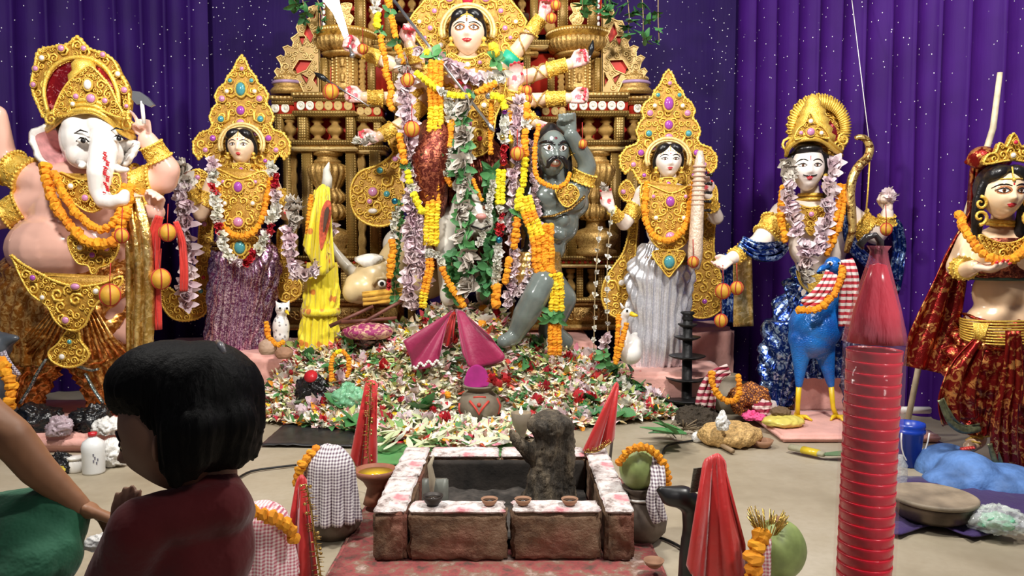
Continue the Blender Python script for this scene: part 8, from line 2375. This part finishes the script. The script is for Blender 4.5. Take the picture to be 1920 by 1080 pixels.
el = [('e', A(378, 750, .0), (116 * k, 120 * k, 114 * k)), ('e', A(318, 716, .0), (112 * k, 108 * k, 80 * k)), ('e', A(400, 790, .0), (94 * k, 108 * k, 94 * k)), ('e', A(276, 716, -.01), (60 * k, 92 * k, 52 * k), Matrix.Rotation(-.5, 3, 'Y')), ('e', A(246, 742, .01), (32 * k, 70 * k, 40 * k), Matrix.Rotation(-.3, 3, 'Y')),
      ('c', [(A(330, 800, -.085), 30 * k), (A(326, 870, -.08), 26 * k), (A(330, 905, -.075), 14 * k)]), ('c', [(A(372, 800, -.085), 40 * k), (A(366, 850, -.08), 34 * k), (A(360, 884, -.07), 18 * k)]), ('c', [(A(430, 790, -.04), 52 * k), (A(436, 840, -.03), 40 * k), (A(440, 856, -.03), 26 * k)]), ('c', [(A(458, 780, .02), 38 * k), (A(466, 832, .02), 26 * k), (A(470, 850, .02), 16 * k)])]
vs, fs = blob(el, .007, 3)
out = []
for v in vs:
    v = Vector(v); c = A(352, 760)
    a = atan2(v.x - c.x, v.y - c.y); n = V(v.x - c.x, v.y - c.y, 0).normalized()
    out.append(tuple(v + n * .0022 * sin(a * 46 + 2 * noise.noise(v * 14)) * (1 if v.z < c.z + .06 else .3)))
MB().add(out, fs).build('hair', KH, girl)
MB().tube([A(408, 640, -.03), A(414, 648, -.06), A(420, 660, -.08)], [4 * k, 7 * k, 4 * k], 8).build('hair_clip', plain('grey_clip', (.25, .24, .26), .3), girl)
el = [('c', [(A(392, 860, .01), 52 * k), (A(396, 930, .01), 50 * k)]), ('e', A(350, 1010), (112 * k, 70 * k, 90 * k)), ('c', [(A(260, 990, -.06), 48 * k), (A(200, 1120, -.03), 40 * k), (A(225, 1080, .06), 30 * k), (A(232, 1040, .08), 24 * k)]), ('c', [(A(360, 990, .09), 46 * k), (A(250, 1120, .16), 38 * k), (A(246, 1044, .115), 24 * k)])]
for sx in (-1, 1):
    x = A(330 + sx * 55, 1080).x; el.append(('c', [(V(x, YQ + sx * .03, .55), .075), (V(x, YQ + sx * .03, .30), .05), (V(x, YQ + sx * .03, .06), .035), (V(x - .08, YQ + sx * .03, .035), .03)]))
h1, t1 = hand_elems(A(232, 1040, .08), (.05, .0, 1), (.2, 1, 0), .115, (.08, .08, .1, .1), -1, .05, .1, .4)
h2, t2 = hand_elems(A(246, 1044, .115), (.05, .0, 1), (.2, -1, 0), .115, (.08, .08, .1, .1), 1, .05, .1, .4)
body('body', girl, el, GSKIN, .009, 3, extra=((h1 + h2, .0045),))
SHIRT = cloth('dark_red_cotton', (.12, .003, .005), .85, wr=10, wb=.3)
el = [('e', A(356, 1030), (124 * k, 86 * k, 122 * k)), ('c', [(A(300, 972, -.06), 50 * k), (A(420, 950, -.03), 50 * k), (A(436, 960, .05), 46 * k)]), ('e', A(350, 1160), (128 * k, 88 * k, 150 * k)), ('c', [(A(264, 992, -.07), 58 * k), (A(214, 1090, -.05), 54 * k), (A(200, 1130, -.03), 48 * k)]), ('c', [(A(370, 990, .09), 58 * k), (A(262, 1090, .16), 46 * k)]), ('c', [(A(396, 930, .0), 62 * k), (A(396, 950, .0), 72 * k)])]
vs, fs = blob(el, .008, 3)
vs = [tuple(Vector(v) + V(0, .006, 0) * noise.noise(V(v[0] * 30, v[1] * 30, v[2] * 10))) for v in vs]
MB().add(vs, fs).build('shirt', SHIRT, girl)
MB().lathe(V(A(345, 1080).x, YQ, .30), [(.17, 0), (.15, .12), (.11, .3), (.09, .36)], 40, lobes=16, amp=.08).build('skirt', SHIRT, girl)

# ================================================================== seated person at the left edge
YR = 1.95; k = ms(YR)
A = lambda x, y, d=0.0: at(x, y, YR + d)
MSK = plain('brown_skin', (.30, .14, .07), .5, var=.1)
man = empty('person', V(A(-140, 1000).x, YR, 0), 'seated person in green clothes at the left edge reaching out an arm', 'person')
sh = A(-130, 660, .0); el = [('c', [(sh, .062), (A(-30, 780, -.05), .052), (A(20, 818, -.06), .050), (A(70, 880, -.04), .044), (A(150, 950, .0), .028)]), ('e', V(sh.x - .17, YR + .05, .66), (.20, .13, .26)), ('c', [(V(sh.x - .17, YR + .05, .92), .055), (V(sh.x - .16, YR + .05, 1.0), .055)]), ('e', V(sh.x - .15, YR + .03, 1.10), (.085, .10, .125)),
      ('c', [(V(sh.x - .34, YR + .05, sh.z), .06), (V(sh.x - .45, YR - .05, .55), .045), (V(sh.x - .30, YR - .25, .42), .032)])]
h1, t1 = hand_elems(A(150, 950, .0), (.85, .2, -.45), (-.35, -.4, -.8), .17, (.45, .5, .55, .6), 1, .1, .5, .6)
body('body', man, el, MSK, .011, 3, extra=((h1, .006),))
GRN = cloth('dark_green_cotton', (.012, .115, .055), .8, wr=9, wb=.6)
el = [('c', [(V(sh.x - .15, YR + .05, .16), .15), (A(-10, 1000, .0), .105), (A(92, 962, .0), .075), (A(112, 975, .0), .072)]), ('c', [(A(112, 985, .0), .070), (A(60, 1060, -.1), .075), (A(-60, 1110, -.12), .07)]), ('e', A(40, 1040, -.05), (.15, .10, .12)), ('e', V(sh.x - .17, YR + .05, .50), (.215, .15, .36)), ('c', [(V(sh.x - .15, YR + .05, .14), .14), (V(sh.x - .5, YR - .1, .14), .09)])]
vs, fs = blob(el, .011, 3)
vs = [tuple(Vector(v) + Vector((0, -1, .6)) * .008 * noise.noise(V(v[0] * 9, v[1] * 9, v[2] * 22))) for v in vs]
MB().add(vs, fs).build('green_clothes', GRN, man)
MB().add(*blob([('e', V(sh.x - .15, YR + .05, 1.14), (.095, .105, .11))], .014, 2)).build('hair', KH, man)
p = flr(185, 1042, .16)
o = bag('white_paper', 190, 1030, 74, 34, WHITEP, 'crumpled white paper under the reaching hand', 51, 'paper', base=at(196, 1030, 1.85), crease=.01, dep=.6)
o = bag('plastic_bag', 140, 1110, 110, 90, BLACKP, 'black plastic bag at the bottom left before the girl', 52, base=V(at(140, 1080, 1.75).x, 1.75, .0) + V(0, 0, .28), crease=.02)
st = rough_box('low_stool', (A(60, 1100).x - .1, 1.62, 0), (A(210, 1100).x + .1, 2.02, .28), plain('dark_wood', (.05, .03, .02), .7), None, 5, .01, .001, 3)
setp(st, 'low dark stool carrying the bag and paper at the bottom left', 'stool')

# ================================================================== stack of red plastic cups
YU = 1.04; k = ms(YU)
base = at(1617, 1130, YU); top = at(1640, 642, YU)
cs = empty('cup_stack', base, 'tall stack of red plastic cups in a clear sleeve at the right foreground', 'cups')
t = NT('red_cup_plastic'); t.base((.85, .015, .045)); t.set(.25, 0, coat=.4); CUPM = t.done()
q = (top - base).to_track_quat('Z', 'Y')
H_ = (top - base).length; pitch = 20.5 * k
cup_me = MB().lathe((0, 0, 0), [(0, 0), (.93, 0), (.995, 1.05), (1.006, 1.07), (1.006, 1.15), (1.0, 1.18), (.95, 1.05), (.86, .06), (0, .05)], 36).mesh('cup', CUPM)
r_ = 49.5 * k
n = int(H_ / pitch)
for i in range(n + 1):
    put('cup', cup_me, base.lerp(top, i * pitch / H_) - (top - base).normalized() * (r_ * 1.16 + .001), q, (r_, r_, r_), cs)
t = NT('cup_sleeve_film'); t.base((.95, .25, .32)); t.set(.08, 0, alpha=.35); t.bump(t.noise(16, 3, vec=t.co((6, 6, .6))).outputs[0], .5, .012); FILM = t.done()
t = NT('cup_sleeve_clear'); t.base((.95, .6, .65)); t.set(.08, 0, alpha=.07); t.bump(t.noise(20, 3).outputs[0], .5, .01); FILMC = t.done()
ax = (top - base).normalized()
MB().lathe(base, [(r_ * 1.12, 0), (r_ * 1.12, H_ * .5), (r_ * 1.12, H_)], 40, rot=q.to_matrix()).build('clear_sleeve', FILMC, cs)
k2 = k
MB().lathe(top, [(r_ * 1.12, 0), (r_ * 1.05, 20 * k), (r_ * .82, 70 * k), (r_ * .55, 120 * k), (r_ * .36, 155 * k), (r_ * .30, 172 * k), (r_ * .42, 182 * k)], 40, rot=q.to_matrix(), lobes=9, amp=.10).build('twisted_top', FILM, cs)
MB().lathe(top, [(0, 0), (r_ * 1.0, 0), (r_ * .80, 60 * k), (r_ * .5, 112 * k), (r_ * .3, 146 * k), (0, 150 * k)], 32, rot=q.to_matrix()).build('top_cup', CUPM, cs)
e_ = top + ax * (176 * k)
MB().tube([e_ - V(0, 0, 10 * k), e_ + V(2 * k, 0, 14 * k), e_ + V(-8 * k, 0, 26 * k), e_ + V(-24 * k, 0, 22 * k), e_ + V(-36 * k, 0, 8 * k), e_ + V(-30 * k, 0, 0)], [9 * k, 7 * k, 6 * k, 7 * k, 8 * k, 3 * k], 8).build('plastic_knot', plain('dark_twisted_film', (.06, .05, .05), .25, bump=.6, bs=60), cs)
sx = base.x; zt = base.z - .066
stl = empty('wooden_stool', V(sx, YU, 0), 'round wooden stool under the red cup stack', 'stool')
WD = plain('stool_wood', (.16, .09, .05), .6)
MB().lathe(V(sx, YU, zt - .03), [(0, 0), (.10, 0), (.105, .01), (.10, .03), (0, .03)], 28).build('seat', WD, stl)
for i in range(3):
    a = 2 * pi * i / 3 + .5
    MB().tube([V(sx + .07 * cos(a), YU + .07 * sin(a), zt - .03), V(sx + .11 * cos(a), YU + .11 * sin(a), 0)], .014, 8).build('leg', WD, stl)
